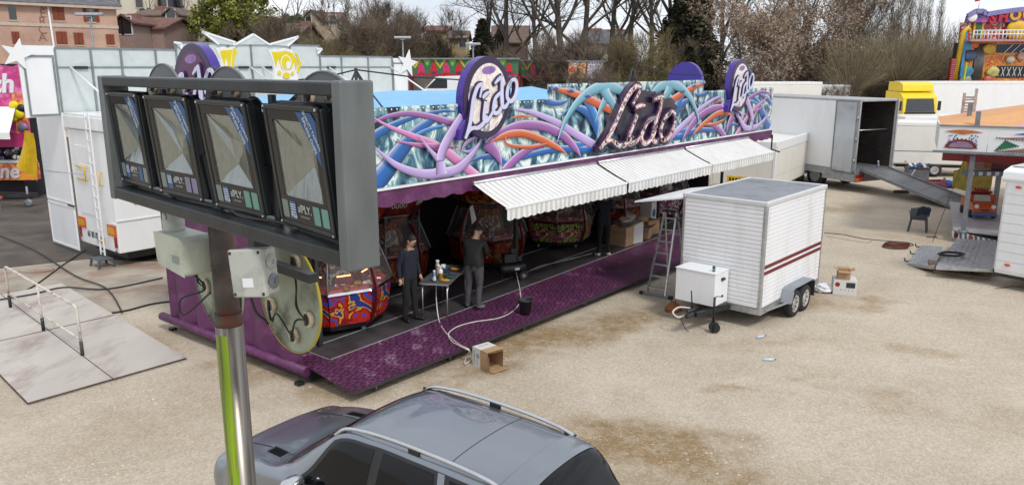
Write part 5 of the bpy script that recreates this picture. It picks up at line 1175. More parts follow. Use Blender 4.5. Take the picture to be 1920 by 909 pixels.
t = thing('drink_can', 'green drink can on the white toolbox', 'can', TP(-.45,.85,1.2)); m = MB(); m.lathe([(.024,0),(.031,.008),(.031,.10),(.026,.115)], 14); m.build('body', mk('can_green', '#0f5a3c', .3, .4), t); m = MB(); m.lathe([(.0315,.035),(.0315,.055)], 14, cap=False); m.build('band', alu, t); m = MB(); m.lathe([(.025,.115),(.024,.118)], 12); m.build('lid', alu, t)
# ================================================================== step ladder
a0, a1 = G(1203,551), G(1257,561); la = thing('step_ladder', 'aluminium step ladder between the ramp and the ribbed trailer', 'ladder', (a0+a1)/2, math.atan2((a1-a0).y, (a1-a0).x))
w0 = (a1-a0).length/2; Hh = 1.95; lean_ = .62
for sg in (-1, 1):
    m = MB(); m.bar((sg*w0*.62,0,.04),(sg*w0*.40,lean_,Hh),.03,.06); m.build('stile', alu, la)
    m = MB(); m.bar((sg*w0*.62,1.15,.0),(sg*w0*.42,lean_+.04,Hh-.02),.028,.05); m.build('rear_stile', alu, la)
for k in range(7):
    u = (k+.6)/7.2; wv_ = w0*(.62-.22*u); m = MB(); m.box(-wv_,wv_,lean_*u-.045,lean_*u+.045,.04+(Hh-.04)*u-.012,.04+(Hh-.04)*u+.012); m.build('tread', alu, la)
m = MB(); m.box(-w0*1.0,w0*1.0,-.035,.035,0.0,.06); m.build('foot_bar', greysteel, la, bevel=.008)
for sg in (-1, 1): m = MB(); m.box(sg*w0*1.0-.05,sg*w0*1.0+.05,-.045,.045,-.0,.075); m.build('rubber_foot', rubber, la, bevel=.01)
m = MB(); m.box(-w0*.42,w0*.42,lean_-.08,lean_+.12,Hh-.01,Hh+.05); m.build('top_cap', black, la, bevel=.01)
# ================================================================== things on the gravel
t = thing('paper_bag', 'crumpled brown paper bag on the gravel beside the ladder', 'paper bag', G(1262,583)); rg = random.Random(2); m = MB()
pr_ = [(.16,0,.0),(.17,.06,.02),(.13,.13,.03),(.05,.2,.05),(.06,.22,.06)]; n = 11; vs = []
for r, z, nz_ in pr_:
    for j in range(n): a = 2*math.pi*j/n; q = r*(1+rg.uniform(-.22,.2)); vs.append((q*math.cos(a)*1.15, q*math.sin(a)*.8, max(0, z+rg.uniform(-nz_,nz_)*.6)))
m.add(vs, [(i*n+j, i*n+(j+1) % n, (i+1)*n+(j+1) % n, (i+1)*n+j) for i in range(len(pr_)-1) for j in range(n)]+[tuple(range(len(vs)-n, len(vs)))]); m.build('crumpled_bag', mk('kraft_paper', '#8d5a36', .85, var=.15), t)
p = G(1583,553); bx = thing('appliance_carton', 'white oven carton with red circles beside the box trailer', 'box', p, R(-17))
m = MB(); m.box(-.26,.26,0,.44,0,.36); m.build('carton', wbox, bx, bevel=.004)
m = MB(); m.lathe([(.055,0),(.055,.0015)], 20, (-.17,-.0,.25), (0,-1,0)); m.build('printed_circle', redp, bx)
m = MB(); m.lathe([(.10,0),(.10,.0015)], 20, (.26,.30,.18), (1,0,0)); m.lathe([(.06,0.0016),(.06,.002)], 20, (.26,.30,.18), (1,0,0)); m.build('printed_circle', mk('print_orange_red', '#c2452c', .5), bx)
m = MB(); m.box(.02,.22,-.002,-.0005,.18,.31); m.box(.2605,.262,.03,.19,.03,.22); m.build('printed_oven', dark, bx)
for k in range(4): m = MB(); m.box(-.1+.085*k,-.07+.085*k,-.002,-.0005,.11,.14); m.build('printed_mark', dimw, bx)
m = MB(); m.box(.2605,.262,.04,.26,.27,.30); m.build('printed_script', redp, bx)
t = open_box(p+Matrix.Rotation(R(-17),3,'Z') @ Vector((-.04,.16,.362)), .28,.24,.22, R(-17), 'small brown carton standing on the oven carton')
t = thing('plastic_bag', 'white crumpled plastic bag beside the oven carton', 'plastic bag', G(1541,547)); rg = random.Random(8); m = MB(); m.blob((0,0,.1), (.24,.18,.12), 12, 8, noise=.22, rng=rg)
for i, v in enumerate(m.v): m.v[i] = (v[0], v[1], max(0, v[2]))
for i in range(len(m.sm)): m.sm[i] = False
m.build('crumpled_film', mk('white_film', (.68,.7,.74), .3, var=.06), t)
wat = glass_mat('clear_plastic', (.55,.7,.85), .1, .5)
for (x, y), rz, lab in (((1427,633),20,'crushed clear bottle with blue cap lying near the trailer drawbar'), ((1442,676),-10,'flattened clear bottle lying alone on the gravel')):
    t = thing('plastic_bottle', lab, 'bottle', G(x,y)+Vector((0,0,.03)), R(rz)); m = MB(); m.lathe([(.02,-.11),(.033,-.09),(.03,-.02),(.034,.04),(.02,.08),(.013,.1)], 10, (0,0,0), (1,.1,0), sy=.8); m.build('body', wat, t); m = MB(); m.lathe([(.014,.1),(.014,.12)], 10, (0,0,0), (1,.1,0)); m.build('cap', blue, t)
m = MB(); m.tube(spline([G(1545,437),G(1580,440),G(1620,448),G(1665,452),G(1700,455),G(1712,460),G(1690,463),G(1660,461)], 8), .02, 6); tag(m.build('black_cable', cablem), 'black cable on the gravel from the box trailer towards the ride', 'cable')
m = MB(); m.tube(spline([G(1550,443),G(1590,450),G(1622,455),G(1635,452)], 8), .009, 5); tag(m.build('thin_cable', cablem), 'thin black lead lying beside the thicker cable', 'cable')
m = MB()
for k in range(5):
    c = G(1678,464)+Vector((.02*k,.01*k,.02+.022*k)); m.tube([c+Vector((.36*math.cos(a), .28*math.sin(a), .006*math.sin(3*a+k))) for a in [2*math.pi*i/24 for i in range(25)]], .014, 5)
tag(m.build('coiled_hose', mk('red_brown_hose', '#5e2a22', .6)), 'coil of red brown hose lying on the gravel', 'hose')
m = MB(); m.tube(spline([G(1865,541),G(1880,540),G(1900,537),G(1930,541)], 6), .014, 5); tag(m.build('short_cable', cablem), 'short black cable end below the white caravan', 'cable')
# ================================================================== open lorry with loading ramp
TRH = -25.0; o = D(1600,330,33); o.z = 0
lor = thing('box_lorry', 'white lorry body with open rear doors and dark interior', 'lorry', o, R(90-65))   # local x across the rear to the right, y forward along the body
LW, LL, LF, LT = 2.3, 7.2, .95, 3.95
m = MB(); m.box(0,.05,0,LL,LF,LT-.1); m.build('side_wall', white, lor)
m = MB(); m.box(LW-.05,LW,0,LL,LF,LT-.1); m.build('side_wall', white, lor)
m = MB(); m.box(.05,LW-.05,LL-.05,LL,LF,LT-.1); m.build('front_wall', white, lor)
m = MB(); m.box(-.01,LW+.01,-.01,LL,LT-.1,LT); m.build('roof', mk('grey_roof_edge', (.4,.41,.42), .5, .3, var=.1), lor, bevel=.02)
m = MB(); m.box(.02,LW-.02,-.02,LL,LF-.14,LF); m.build('load_floor', greysteel, lor)
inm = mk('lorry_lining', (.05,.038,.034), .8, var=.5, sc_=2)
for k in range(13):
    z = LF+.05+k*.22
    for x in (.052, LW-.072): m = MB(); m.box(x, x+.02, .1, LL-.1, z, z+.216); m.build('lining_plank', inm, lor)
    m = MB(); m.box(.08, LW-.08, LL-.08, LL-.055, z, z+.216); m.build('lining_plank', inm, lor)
for x in (.07, .8, 1.5): m = MB(); m.box(x+.1, x+.14, LL-.11, LL-.085, LF, LT-.15); m.build('lashing_rail', greysteel, lor)
for x in (-.02, LW-.06): m = MB(); m.box(x, x+.08, -.035, -.012, LF-.1, LT); m.build('door_post', alu, lor)
drm = mk('brushed_door', (.5,.54,.58), .3, .5, var=.12, sc_=1.2, dirt='#5a6068', dsc=.8, damt=.35)
m = MB(); m.box(-.075,-.035,.03,1.2,LF-.1,LT-.08); d_ = m.build('open_door', drm, lor, bevel=.01)
m = MB(); m.box(-.082,-.076,.0,1.22,LF-.12,LF-.06); m.box(-.082,-.076,.0,1.22,LT-.12,LT-.06); m.box(-.082,-.076,.02,.09,LF-.06,LT-.12); m.box(-.082,-.076,1.14,1.21,LF-.06,LT-.12); m.build('door_edge', greysteel, d_)
for z in (1.3, 2.2, 3.1): m = MB(); m.tube([(-.06,.0,z),(-.06,.0,z+.14)], .025, 8); m.build('hinge', alu, d_)
m = MB(); m.box(LW+.035,LW+.075,.03,1.2,LF-.1,LT-.08); m.build('open_door', drm, lor, bevel=.01)
m = MB(); m.box(-.03,.0,1.0,LL,LF-.3,LF-.02); m.box(-.02,LW+.02,-.015,1.7,LF-.5,LF-.145); m.build('skirt', mk('grey_skirt', (.3,.32,.34), .5), lor)
m = MB(); m.box(0,.12,-.06,-.02,.45,.82); m.box(.12,.4,-.06,-.02,.45,.62); m.box(LW-.55,LW,-.06,-.02,.45,.62); m.build('rear_bumper', greysteel, lor)
for x, lt in ((.06,0), (LW-.62,1)):
    m = MB(); m.box(x,x+.55,-.09,-.062,.48,.62); m.build('tail_lamp', orange, lor); m = MB(); m.box(x,x+.5,-.085,-.062,.66,.78); m.build('red_lamp', redp, lor)
m = MB(); m.box(.15,.5,-.08,-.065,.68,.78); m.build('number_plate', wht, lor)
for y in (2.2, 5.9):
    for x in (.22, LW-.22):
        m = MB(); m.lathe([(.3,-.14),(.48,-.14),(.5,-.1),(.5,.1),(.48,.14),(.3,.14)], 24, (x,y,.5), (1,0,0)); w_ = m.build('wheel', rubber, lor); m = MB(); m.lathe([(.3,-.15),(.26,-.1),(.1,-.12),(.05,-.14)], 20, (x,y,.5), (1,0,0)); m.build('rim', greysteel, w_)
m = MB(); m.box(.35,LW-.35,.2,LL,.5,LF-.145); m.build('chassis', dark, lor)
for z, dx in ((2.62,.0),): m = MB(); m.tube([(.1,.4,z),(LW-.1,.4,z)], .025, 6); m.build('cross_bar', alu, lor)
def LP(x, y, z): return o+Matrix.Rotation(R(25),3,'Z') @ Vector((x,y,z))
a0, a1 = LP(.35,-.05,LF+.02), LP(LW-.3,-.05,LF+.02); e0, e1 = G(1793,393,.03), G(1815,374,.03)
rp = thing('loading_ramp', 'long grey loading ramp leading down from the lorry', 'ramp', (a0.x,a0.y,0)); q0 = Vector((a0.x,a0.y,0))
rampm = mk('grey_ramp', (.16,.16,.165), .6, .2, var=.2, sc_=3)
for k in range(5):
    u0, u1 = k/5+.002, (k+1)/5-.002; c4 = [a0.lerp(e0,u0)-q0, a0.lerp(e0,u1)-q0, a1.lerp(e1,u1)-q0, a1.lerp(e1,u0)-q0]; m = MB(); m.add(c4+[v-Vector((0,0,.06)) for v in c4], [(3,2,1,0),(4,5,6,7),(0,1,5,4),(1,2,6,5),(2,3,7,6),(3,0,4,7)]); m.build('ramp_section', rampm, rp)
for A, E_ in ((a0,e0),(a1,e1)): m = MB(); m.bar(A-q0+Vector((0,0,.02)), E_-q0+Vector((0,0,.02)), .05, .12); m.build('side_rail', greysteel, rp)
t = thing('spray_bottle', 'small pale bottle standing on the lorry floor edge', 'bottle', LP(LW-.5,.3,LF)); m = MB(); m.lathe([(.05,0),(.05,.16),(.02,.22),(.02,.26)], 12); m.build('body', mk('lilac_plastic', '#a58ab0', .4), t); m = MB(); m.box(-.04,.02,-.015,.015,.26,.31); m.build('trigger', wht, t)
# ================================================================== white stall box behind the ribbed trailer
o2 = D(1450,350,31); o2.z = 0; sb = thing('stall_trailer', 'closed white stall trailer with a yellow plate behind the ribbed trailer', 'trailer', o2, R(90-33))   # local x along right face, y to the left
m = MB(); m.box(0,7.2,0,2.6,.45,2.2); m.build('body', cream, sb)
m = MB(); m.box(-.03,7.23,-.03,.1,1.98,2.36); m.box(-.03,7.23,2.5,2.63,1.98,2.36); m.box(-.03,.1,.1,2.5,1.98,2.36); m.box(7.1,7.23,.1,2.5,1.98,2.36); m.build('roof_parapet', white, sb, bevel=.02)
m = MB(); m.box(-.025,.09,-.025,.09,.45,1.975); m.build('corner_post', white, sb, bevel=.02)
for x0, x1 in ((.12,3.6),(3.64,7.1)): 
    m = MB(); m.box(x0,x1,-.022,-.002,.95,1.95); m.build('side_flap', cream, sb, bevel=.006); m = MB(); m.box(x0,x1,-.022,-.002,.5,.93); m.build('lower_panel', cream, sb, bevel=.006)
m = MB(); m.box(-.022,-.002,.12,2.5,.5,1.95); m.build('end_panel', cream, sb, bevel=.006)
m = MB(); m.box(-.03,-.023,.75,1.9,.62,.88); yp = m.build('yellow_plate', yellow, sb)
m = MB()
for k in range(8): m.box(-.036,-.031,.82+.13*k,.82+.13*k+.085,.68,.81)
m.build('plate_print', dark, sb)
for x in (1.5, 5.5):
    for y in (.2, 2.4): m = MB(); m.lathe([(.15,-.1),(.33,-.1),(.34,.1),(.15,.1)], 20, (x,y,.34), (0,1,0)); m.build('wheel', rubber, sb)
for x in (.8, 2.4): m = MB(); m.tube([(x,1.2,2.2),(x,1.2,2.55)], .05, 8); m.build('roof_vent', white, sb)
m = MB(); m.box(.0,.05,-.04,-.026,2.1,2.16); m.build('marker_lamp', redp, sb)
# ================================================================== long white trailer further back, cars and lorries behind it
def long_trailer(p, rz, L, z0, z1, label, mat=white2, draw=True, wd=2.3, wheels=(.35,.47)):
    t = thing('white_trailer', label, 'trailer', p, rz); m = MB(); m.box(0,L,0,wd,z0,z1); m.build('body', mat, t, bevel=.03)
    m = MB(); m.box(-.02,L+.02,-.02,wd+.02,z1-.14,z1+.03); m.build('roof_cap', white, t, bevel=.02)
    m = MB(); m.box(.05,L-.05,-.018,-.002,z0+.62,z0+.655); m.build('rail', greysteel, t); m = MB(); m.box(.08,L-.08,-.02,-.002,z0+.05,z0+.6); m.build('skirt_panel', mat, t, bevel=.008)
    for w_ in wheels: 
        for y in (.12, wd-.12): m = MB(); m.lathe([(.2,-.09),(.33,-.09),(.34,0),(.33,.09),(.2,.09)], 20, (L*w_,y,.34), (0,1,0)); k = m.build('wheel', rubber, t); m = MB(); m.lathe([(.2,-.095),(.1,-.08),(.04,-.09)], 16, (L*w_,y,.34), (0,1,0)); m.build('rim', alu, k)
    m = MB(); m.box(.3,L-.2,.3,wd-.3,z0-.18,z0-.002); m.build('chassis', dark, t)
    if draw:
        m = MB(); m.bar((L,.5,z0-.1),(L+1.4,wd/2,z0-.06),.08,.1); m.bar((L,wd-.5,z0-.1),(L+1.4,wd/2,z0-.06),.08,.1); m.build('drawbar', greysteel, t)
        m = MB(); m.tube([(L+.9,wd/2,.2),(L+.9,wd/2,.95)], .03, 8); m.lathe([(.04,-.04),(.13,-.04),(.13,.04),(.04,.04)], 14, (L+.9,wd/2,.13), (0,1,0)); m.build('jockey_wheel', dark, t)
    for x in (.6, L-.4): m = MB(); m.box(x,x+.1,-.03,-.021,z0+.1,z0+.15); m.build('side_marker', orange, t)
    return t
p = D(1668,330,38.2); p.z = 0; long_trailer(p, R(-12), 4.3, .62, 2.62, 'long cream trailer with drawbar behind the loading ramp', white2)
p = D(1700,200,46); long_trailer(Vector((p.x,46,0)), R(4), 5.5, .6, 2.4, 'white trailer with grey roof strip behind the cream trailer', white, draw=False)
p = D(1755,170,52); long_trailer(Vector((p.x,55,0)), R(3), 12, 1.0, 4.25, 'tall white lorry trailer right of the yellow cab', white, draw=False, wd=2.5, wheels=(.2,.8))
p = D(1420,155,55); long_trailer(Vector((p.x,56,0)), R(2), 5, .8, 4.2, 'white lorry box behind the far end of the fascia', white2, draw=False, wheels=(.2,.8))
p = D(1482,157,58); long_trailer(Vector((p.x,60,0)), R(-3), 5.2, .8, 3.9, 'lower white van body beside the white lorry box', white, draw=False, wheels=(.2,.8))
# yellow cab
p = D(1692,218,50); yc = thing('lorry_cab', 'yellow lorry cab parked in front of the thicket', 'lorry cab', (p.x,50,.35), R(6)); ylw = mk('bright_yellow_paint', '#e8c80c', .3, var=.05, coat=.4)
m = MB(); m.prism([(0,.9),(0,2.1),(.12,3.0),(.5,3.35),(2.1,3.4),(2.1,.9)], frameM((0,0,0),(0,1,0),(0,0,1)), 2.3); m.build('cab', ylw, yc, bevel=.08, seg=3)
m = MB(); m.prism([(.35,3.38),(.5,3.85),(.9,4.0),(2.0,4.0),(2.05,3.42)], frameM((.1,0,0),(0,1,0),(0,0,1)), 2.1); m.build('roof_fairing', ylw, yc, bevel=.08, seg=3)
m = MB(); m.add([(.15,-.015,2.12),(2.15,-.015,2.12),(2.05,.085,2.95),(.25,.085,2.95)], [(0,1,2,3)]); m.build('windscreen', dkglass, yc)
m = MB(); m.box(.1,2.2,-.03,.0,1.95,2.1); m.build('wiper_panel', black, yc)
m = MB(); m.box(.3,2.0,-.03,-.005,1.2,1.85); m.build('grille', dark, yc); m = MB(); m.box(0,2.3,-.06,.3,.4,.88); m.build('bumper', ylw, yc, bevel=.04)
for x in (-.3, 2.36): m = MB(); m.box(x,x+.2,.0,.1,2.2,2.8); m.build('mirror', black, yc, bevel=.03)
m = MB(); m.add([(2.303,.35,2.1),(2.303,1.2,2.1),(2.303,1.15,2.8),(2.303,.45,2.8)], [(0,1,2,3)]); m.build('side_window', dkglass, yc)
for x in (.2, 2.1): m = MB(); m.lathe([(.25,-.15),(.5,-.15),(.5,.15),(.25,.15)], 20, (x,1.0,.5), (1,0,0)); m.build('wheel', rubber, yc)
for x in (.2, 1.85): m = MB(); m.box(x,x+.25,-.08,-.061,.55,.75); m.build('headlamp', wht, yc)
# ================================================================== white plastic chair with a jacket over it
def rotz(v, a): return Matrix.Rotation(a,3,'Z') @ Vector(v)
chp = G(1720,433); ch = thing('plastic_armchair', 'dark grey plastic armchair standing alone on the gravel', 'chair', chp, R(150)); cgm = mk('dark_grey_plastic', (.07,.085,.1), .5, var=.15)
m = MB(); m.box(-.24,.24,-.24,.22,.40,.44); m.build('seat', cgm, ch, bevel=.015)
m = MB(); n = 9; vs = []
for i in range(n+1):
    a = -1+2*i/n; x = .25*a; y = .23+.06*(1-a*a)
    for z in (.44,.84): vs.append((x, y+(z-.44)*.22, z-(.05*a*a if z > .5 else 0))); vs.append((x, y+.02+(z-.44)*.22, z-(.05*a*a if z > .5 else 0)))
for i in range(n): b = i*4; m.f += [(b,b+4,b+6,b+2),(b+1,b+3,b+7,b+5),(b+2,b+6,b+7,b+3),(b,b+1,b+5,b+4)]; m.m += [0]*4; m.sm += [True]*4
m.v = vs; m.build('backrest', cgm, ch)
for sx in (-1, 1):
    m = MB(); m.bar((sx*.27,-.24,.64),(sx*.27,.28,.66),.06,.03); m.bar((sx*.25,-.2,.44),(sx*.27,-.22,.63),.04,.03); m.build('armrest', cgm, ch)
    for y in (-.21,.21): m = MB(); m.bar((sx*.22,y,.41),(sx*.27,y*1.15,0),.05,.045); m.build('leg', cgm, ch)
jk = MB(); rg = random.Random(12)
prj = [(-.27,.60),(-.2,.87),(0,.92),(.22,.88),(.3,.62)]; nx = 16; ny = 9; vs = []
for i in range(nx+1):
    u = i/nx
    for j in range(ny+1):
        w_ = j/ny; a = math.pi*(w_-.28); x = -.3+.62*u+.02*math.sin(9*w_+5*u); y = .30+.085*math.cos(a*1.1)*(-1 if False else 1)+.03*math.sin(7*u+4*w_)-.04
        z = .90-.05*abs(2*u-1)**2-(abs(w_-.4)**1.3)*.5+.015*math.sin(13*u); y = .31+(.10+.08*abs(w_-.4))*(1 if w_ > .4 else -1)*min(1, abs(w_-.4)*8)+.025*math.sin(11*u+3*w_); vs.append((x*.62-.14,y,z-.01))
jk.add(vs, [(i*(ny+1)+j, (i+1)*(ny+1)+j, (i+1)*(ny+1)+j+1, i*(ny+1)+j+1) for i in range(nx) for j in range(ny)], 0, True)
jt = jk.build('jacket', mk('dark_jacket', (.012,.016,.03), .85, var=.3, sc_=8, bump=.5, bsc=12), None, loc=chp, rot=(0,0,R(150))); tag(jt, 'dark navy jacket hung over the back of the plastic chair', 'jacket')
# crate, hose, bag and broom
p = G(1717,338); t = thing('grey_crate', 'grey plastic crate full of odds and ends behind the ramp', 'crate', p, R(-10)); m = MB(); m.box(-.45,.45,-.35,.35,0,.02); 
for q in ((-.45,.45,-.35,-.32),(-.45,.45,.32,.35),(-.45,-.42,-.32,.32),(.42,.45,-.32,.32)): m.box(q[0],q[1],q[2],q[3],0.02,.62)
m.build('shell', mk('grey_crate', (.1,.105,.115), .6, var=.15), t); m = MB(); m.box(-.47,.47,-.37,-.35,.57,.63); m.box(-.47,.47,.35,.37,.57,.63); m.build('rim', dark, t)
rg = random.Random(6); m = MB()
for i in range(26): M_ = Matrix.Translation(p+Vector((rg.uniform(-.38,.38), rg.uniform(-.28,.28), .55+rg.random()*.18))) @ Euler((rg.random(),rg.random(),rg.random()*6)).to_matrix().to_4x4(); m.box(-.16,.16,-.05,.05,-.03,.03, rg.randrange(4), M_)
tag(m.build('odds_and_ends', [wood, redp, blue, wht]), 'mixed scraps heaped in the grey crate', 'scraps', kind='stuff')
m = MB()
for k in range(9):
    c = G(1748,352)+Vector((.02*math.sin(k),.0,.04+.035*k)); m.tube([c+Vector((.62*math.cos(a)*(1-.03*k), .42*math.sin(a)*(1-.03*k), .02*math.sin(2*a+k))) for a in [2*math.pi*i/26 for i in range(27)]], .03, 6)
tag(m.build('red_hose_coil', mk('dark_red_hose', '#6b1a1c', .5, var=.2)), 'heap of dark red hose lying beside the ramp', 'hose')
t = thing('tool_bag', 'blue and black bag beside the red hose', 'bag', G(1772,352)); m = MB(); m.blob((0,0,.16), (.34,.24,.2), 12, 8, noise=.15, rng=random.Random(4)); m.v = [(a,b,max(0,c)) for a,b,c in m.v]; m.build('bag', mk('blue_bag', '#1c3c8c', .7, var=.3), t); m = MB(); m.blob((.3,-.05,.1), (.22,.2,.12), 10, 6, noise=.2, rng=random.Random(5)); m.v = [(a,b,max(0,c)) for a,b,c in m.v]; m.build('dark_end', black, t); m = MB(); m.box(-.12,-.04,-.02,.02,.3,.46); m.build('tool', wood, t)
b0, b1 = G(1690,362), G(1716,318,.85); t = thing('broom', 'broom with pale handle leaning on the grey crate', 'broom', b0); m = MB(); m.tube([(0,0,.1), b1-b0], .02, 8); m.build('handle', alu, t); m = MB(); m.box(-.32,.32,-.06,.06,.0,.12); m.build('head', wood, t)
m = MB(); m.blob(G(1775,378)+Vector((0,0,.08)), (.3,.2,.12), 10, 6, noise=.2, rng=random.Random(7)); 
bpy.data.meshes
t = m.build('clothes_heap', mk('dark_cloth', (.015,.02,.04), .9)); tag(t, 'small heap of dark cloth at the foot of the loading ramp', 'cloth')
# ================================================================== children's ride at the right
RY = 23.5; P0 = D(1757,283,RY); RX0 = P0.x; rid = thing('childrens_ride', "children's ride with white light fascia and orange and pink canopy", 'fairground ride', (RX0, RY, 0), R(-28)); RB = Vector((RX0,RY,0)); rl = lambda p: Matrix.Rotation(R(28),3,'Z') @ (Vector((p.x,p.y,0))-RB); Z0, Z1 = 2.78, 3.55
fwh = mk('ride_fascia_white', (.74,.74,.73), .4, var=.03)
for x0, x1 in ((0,1.28),(1.285,4.2),(4.205,7)): m = MB(); m.box(x0+.003,x1-.003,0,.05,Z0+.05,Z1); m.build('fascia_panel', fwh, rid)
m = MB(); m.box(-.12,7,-.05,.08,Z0-.02,Z0+.045); m.box(-.02,7,-.03,.06,Z1+.002,Z1+.05); m.build('fascia_rail', greysteel, rid)
m = MB(); m.add([(0,.05,Z0+.05),(-.06,3.5,Z0+.05),(-.06,3.5,Z1),(0,.05,Z1)], [(0,1,2,3)]); m.build('end_fascia', fwh, rid)
lbulb = lambda m, pts, r=.028, mi=0: [m.blob((x,-.015,z), r, 6, 4, mi) for x, z in pts]
br_, bb_, bg_ = mk('bulb_red', '#6b1a1c', .3), mk('bulb_blue', '#2a4f9a', .3), mk('bulb_green', '#1f6b40', .3); bo_ = mk('bulb_amber', '#a8642a', .3); mvp = mk('fascia_mauve', '#8d6f86', .4, var=.15); brn = mk('fascia_brown', '#8a6a5c', .4, var=.15); ora = mk('fascia_orange', '#b8682c', .4, var=.15); grn = mk('fascia_green', '#1f6a48', .4, var=.15)
zz = lambda f: Z0+.06+(Z1-Z0-.08)*f
def dec(pts, mat, name='painted_shape', y=-.012): m = MB(); m.prism(pts, frameM((0,y,0),(1,0,0),(0,0,1)), .006); m.build(name, mat, rid)
dec([(.15,zz(.82)),(.4,zz(.76)),(.62,zz(.70)),(.84,zz(.76)),(1.15,zz(.82)),(.84,zz(.89)),(.62,zz(.91)),(.4,zz(.89))], ora)
dec([(.2+.82*.5*(1-math.cos(math.pi*i/12)), zz(.12)+.26*math.sin(math.pi*i/12)) for i in range(13)], br_); dec([(.29+.64*.5*(1-math.cos(math.pi*i/12)), zz(.15)+.18*math.sin(math.pi*i/12)) for i in range(13)], mvp, y=-.02)
dec([(1.5,zz(.08)),(1.72,zz(.5)),(2.05,zz(.3))], grn); dec([(1.45,zz(.6)),(2.1,zz(.58)),(2.6,zz(.45)),(2.2,zz(.2)),(1.55,zz(.04)),(3.9,zz(.04)),(4.1,zz(.62)),(3.0,zz(.75))], brn, y=-.009); dec([(2.2,zz(.52)),(2.58,zz(.42)),(2.2,zz(.26)),(2.6,zz(.16)),(3.4,zz(.3)),(3.2,zz(.55))], ora, y=-.016); dec([(1.9,zz(.78)),(2.2,zz(.86)),(2.6,zz(.8)),(2.3,zz(.76))], bb_)
rg = random.Random(5); m = MB(); lbulb(m, [(.28+.22*rg.random()-.1*sg0+(0 if sg0 == 0 else .62), zz(.3+.38*rg.random())) for sg0 in (0,1) for q in range(15)], .02); m.build('blue_bulbs', bb_, rid)['kind'] = 'stuff'
m = MB(); lbulb(m, [(.2+.82*.5*(1-math.cos(math.pi*i/12)), zz(.12)+.26*math.sin(math.pi*i/12)+.012) for i in range(13)]+[(.28+.05*i, zz(.12)) for i in range(14)], .022); lbulb(m, [(1.5+.07*i, zz(.62-.01*i)) for i in range(16)], .022); lbulb(m, [(1.55+.07*i, zz(.04)) for i in range(34)], .022); m.build('red_bulbs', br_, rid)['kind'] = 'stuff'
m = MB(); lbulb(m, [(1.5+.22*i/5, zz(.08+.42*i/5)) for i in range(6)]+[(1.72+.33*i/6, zz(.5-.2*i/6)) for i in range(7)]+[(1.5+.55*i/8, zz(.08+.22*i/8)) for i in range(9)], .024); m.build('green_bulbs', bg_, rid)['kind'] = 'stuff'
m = MB()
for i in range(58): x = .25+i*.115; m.lathe([(.035,0),(.045,.03),(.03,.06)], 8, (x,-.0,Z0-.085))
tag(m.build('hanging_bulbs', br_, rid), kind='stuff')
can_o, can_p, can_y = mk('canopy_orange', '#cf9a68', .75, var=.08), mk('canopy_pink', '#c493b0', .75, var=.08), mk('canopy_peach', '#d4aa82', .75, var=.08)
ap = Vector((6.5, 6.2, 5.0)); ring = [Vector((.02,.1,Z1+.04)), Vector((1.9,.1,Z1+.05)), Vector((4.5,.1,Z1+.05)), Vector((9,.3,Z1+.05)), Vector((13,5,Z1)), Vector((10,12,Z1)), Vector((5,12.4,Z1)), Vector((1,9,Z1)), Vector((-.05,4.5,Z1+.04))]
for k in range(len(ring)): 
    a, b = ring[k], ring[(k+1) % len(ring)]; m = MB(); vs = []; n = 6
    for i in range(n+1):
        for j in range(n+1): u, w_ = i/n, j/n; q = a.lerp(b, w_).lerp(ap, u); q.z -= .12*math.sin(math.pi*u)+.03*math.sin(math.pi*w_)*(1-u); vs.append(q)
    m.add(vs, [(i*(n+1)+j, i*(n+1)+j+1, (i+1)*(n+1)+j+1, (i+1)*(n+1)+j) for i in range(n) for j in range(n)], 0, True); m.build('canopy_section', (can_o, can_p, can_y, can_p)[k % 4], rid)
pg = G(1802,438,.3); lx, ly, _z = rl(pg)
m = MB(); m.bar((lx+.05,ly+.1,.25),(lx+.05,ly+.1,4.0),.13,.13); m.lathe([(.14,0),(.14,.1)], 16, (lx+.05,ly+.1,.3)); m.build('post', greysteel, rid)
m = MB(); m.bar((6.2,.2,.25),(6.2,.2,Z0),.13,.13); m.build('post', greysteel, rid)
m = MB(); m.box(.2,8,2.2,2.35,2.3,2.55); m.build('red_beam', redp, rid)
for x in (1.0,): m = MB(); m.tube([(lx-.15,ly+.15,2.7),(lx-.75,ly-.5,.05)], .008, 5); m.build('stay_rope', cablem, rid)
rg = random.Random(31); m = MB()         # timber and chained frames standing on the edge of the roof
for x, h in ((.7,1.1),(1.05,1.25)): m.bar((x,5,3.2),(x,5,3.3+h),.09,.09)
for k in range(9): m.bar((.65,5,3.45+.1*k),(1.1,5,3.47+.1*k+rg.uniform(-.03,.03)),.03,.06)
m.build('roof_frame', mk('weathered_frame', (.42,.34,.31), .8, var=.35, sc_=6), rid)
m = MB(); m.bar((.85,3.2,3.3),(.85,3.2,4.15),.14,.14); m.build('roof_post', greysteel, rid)
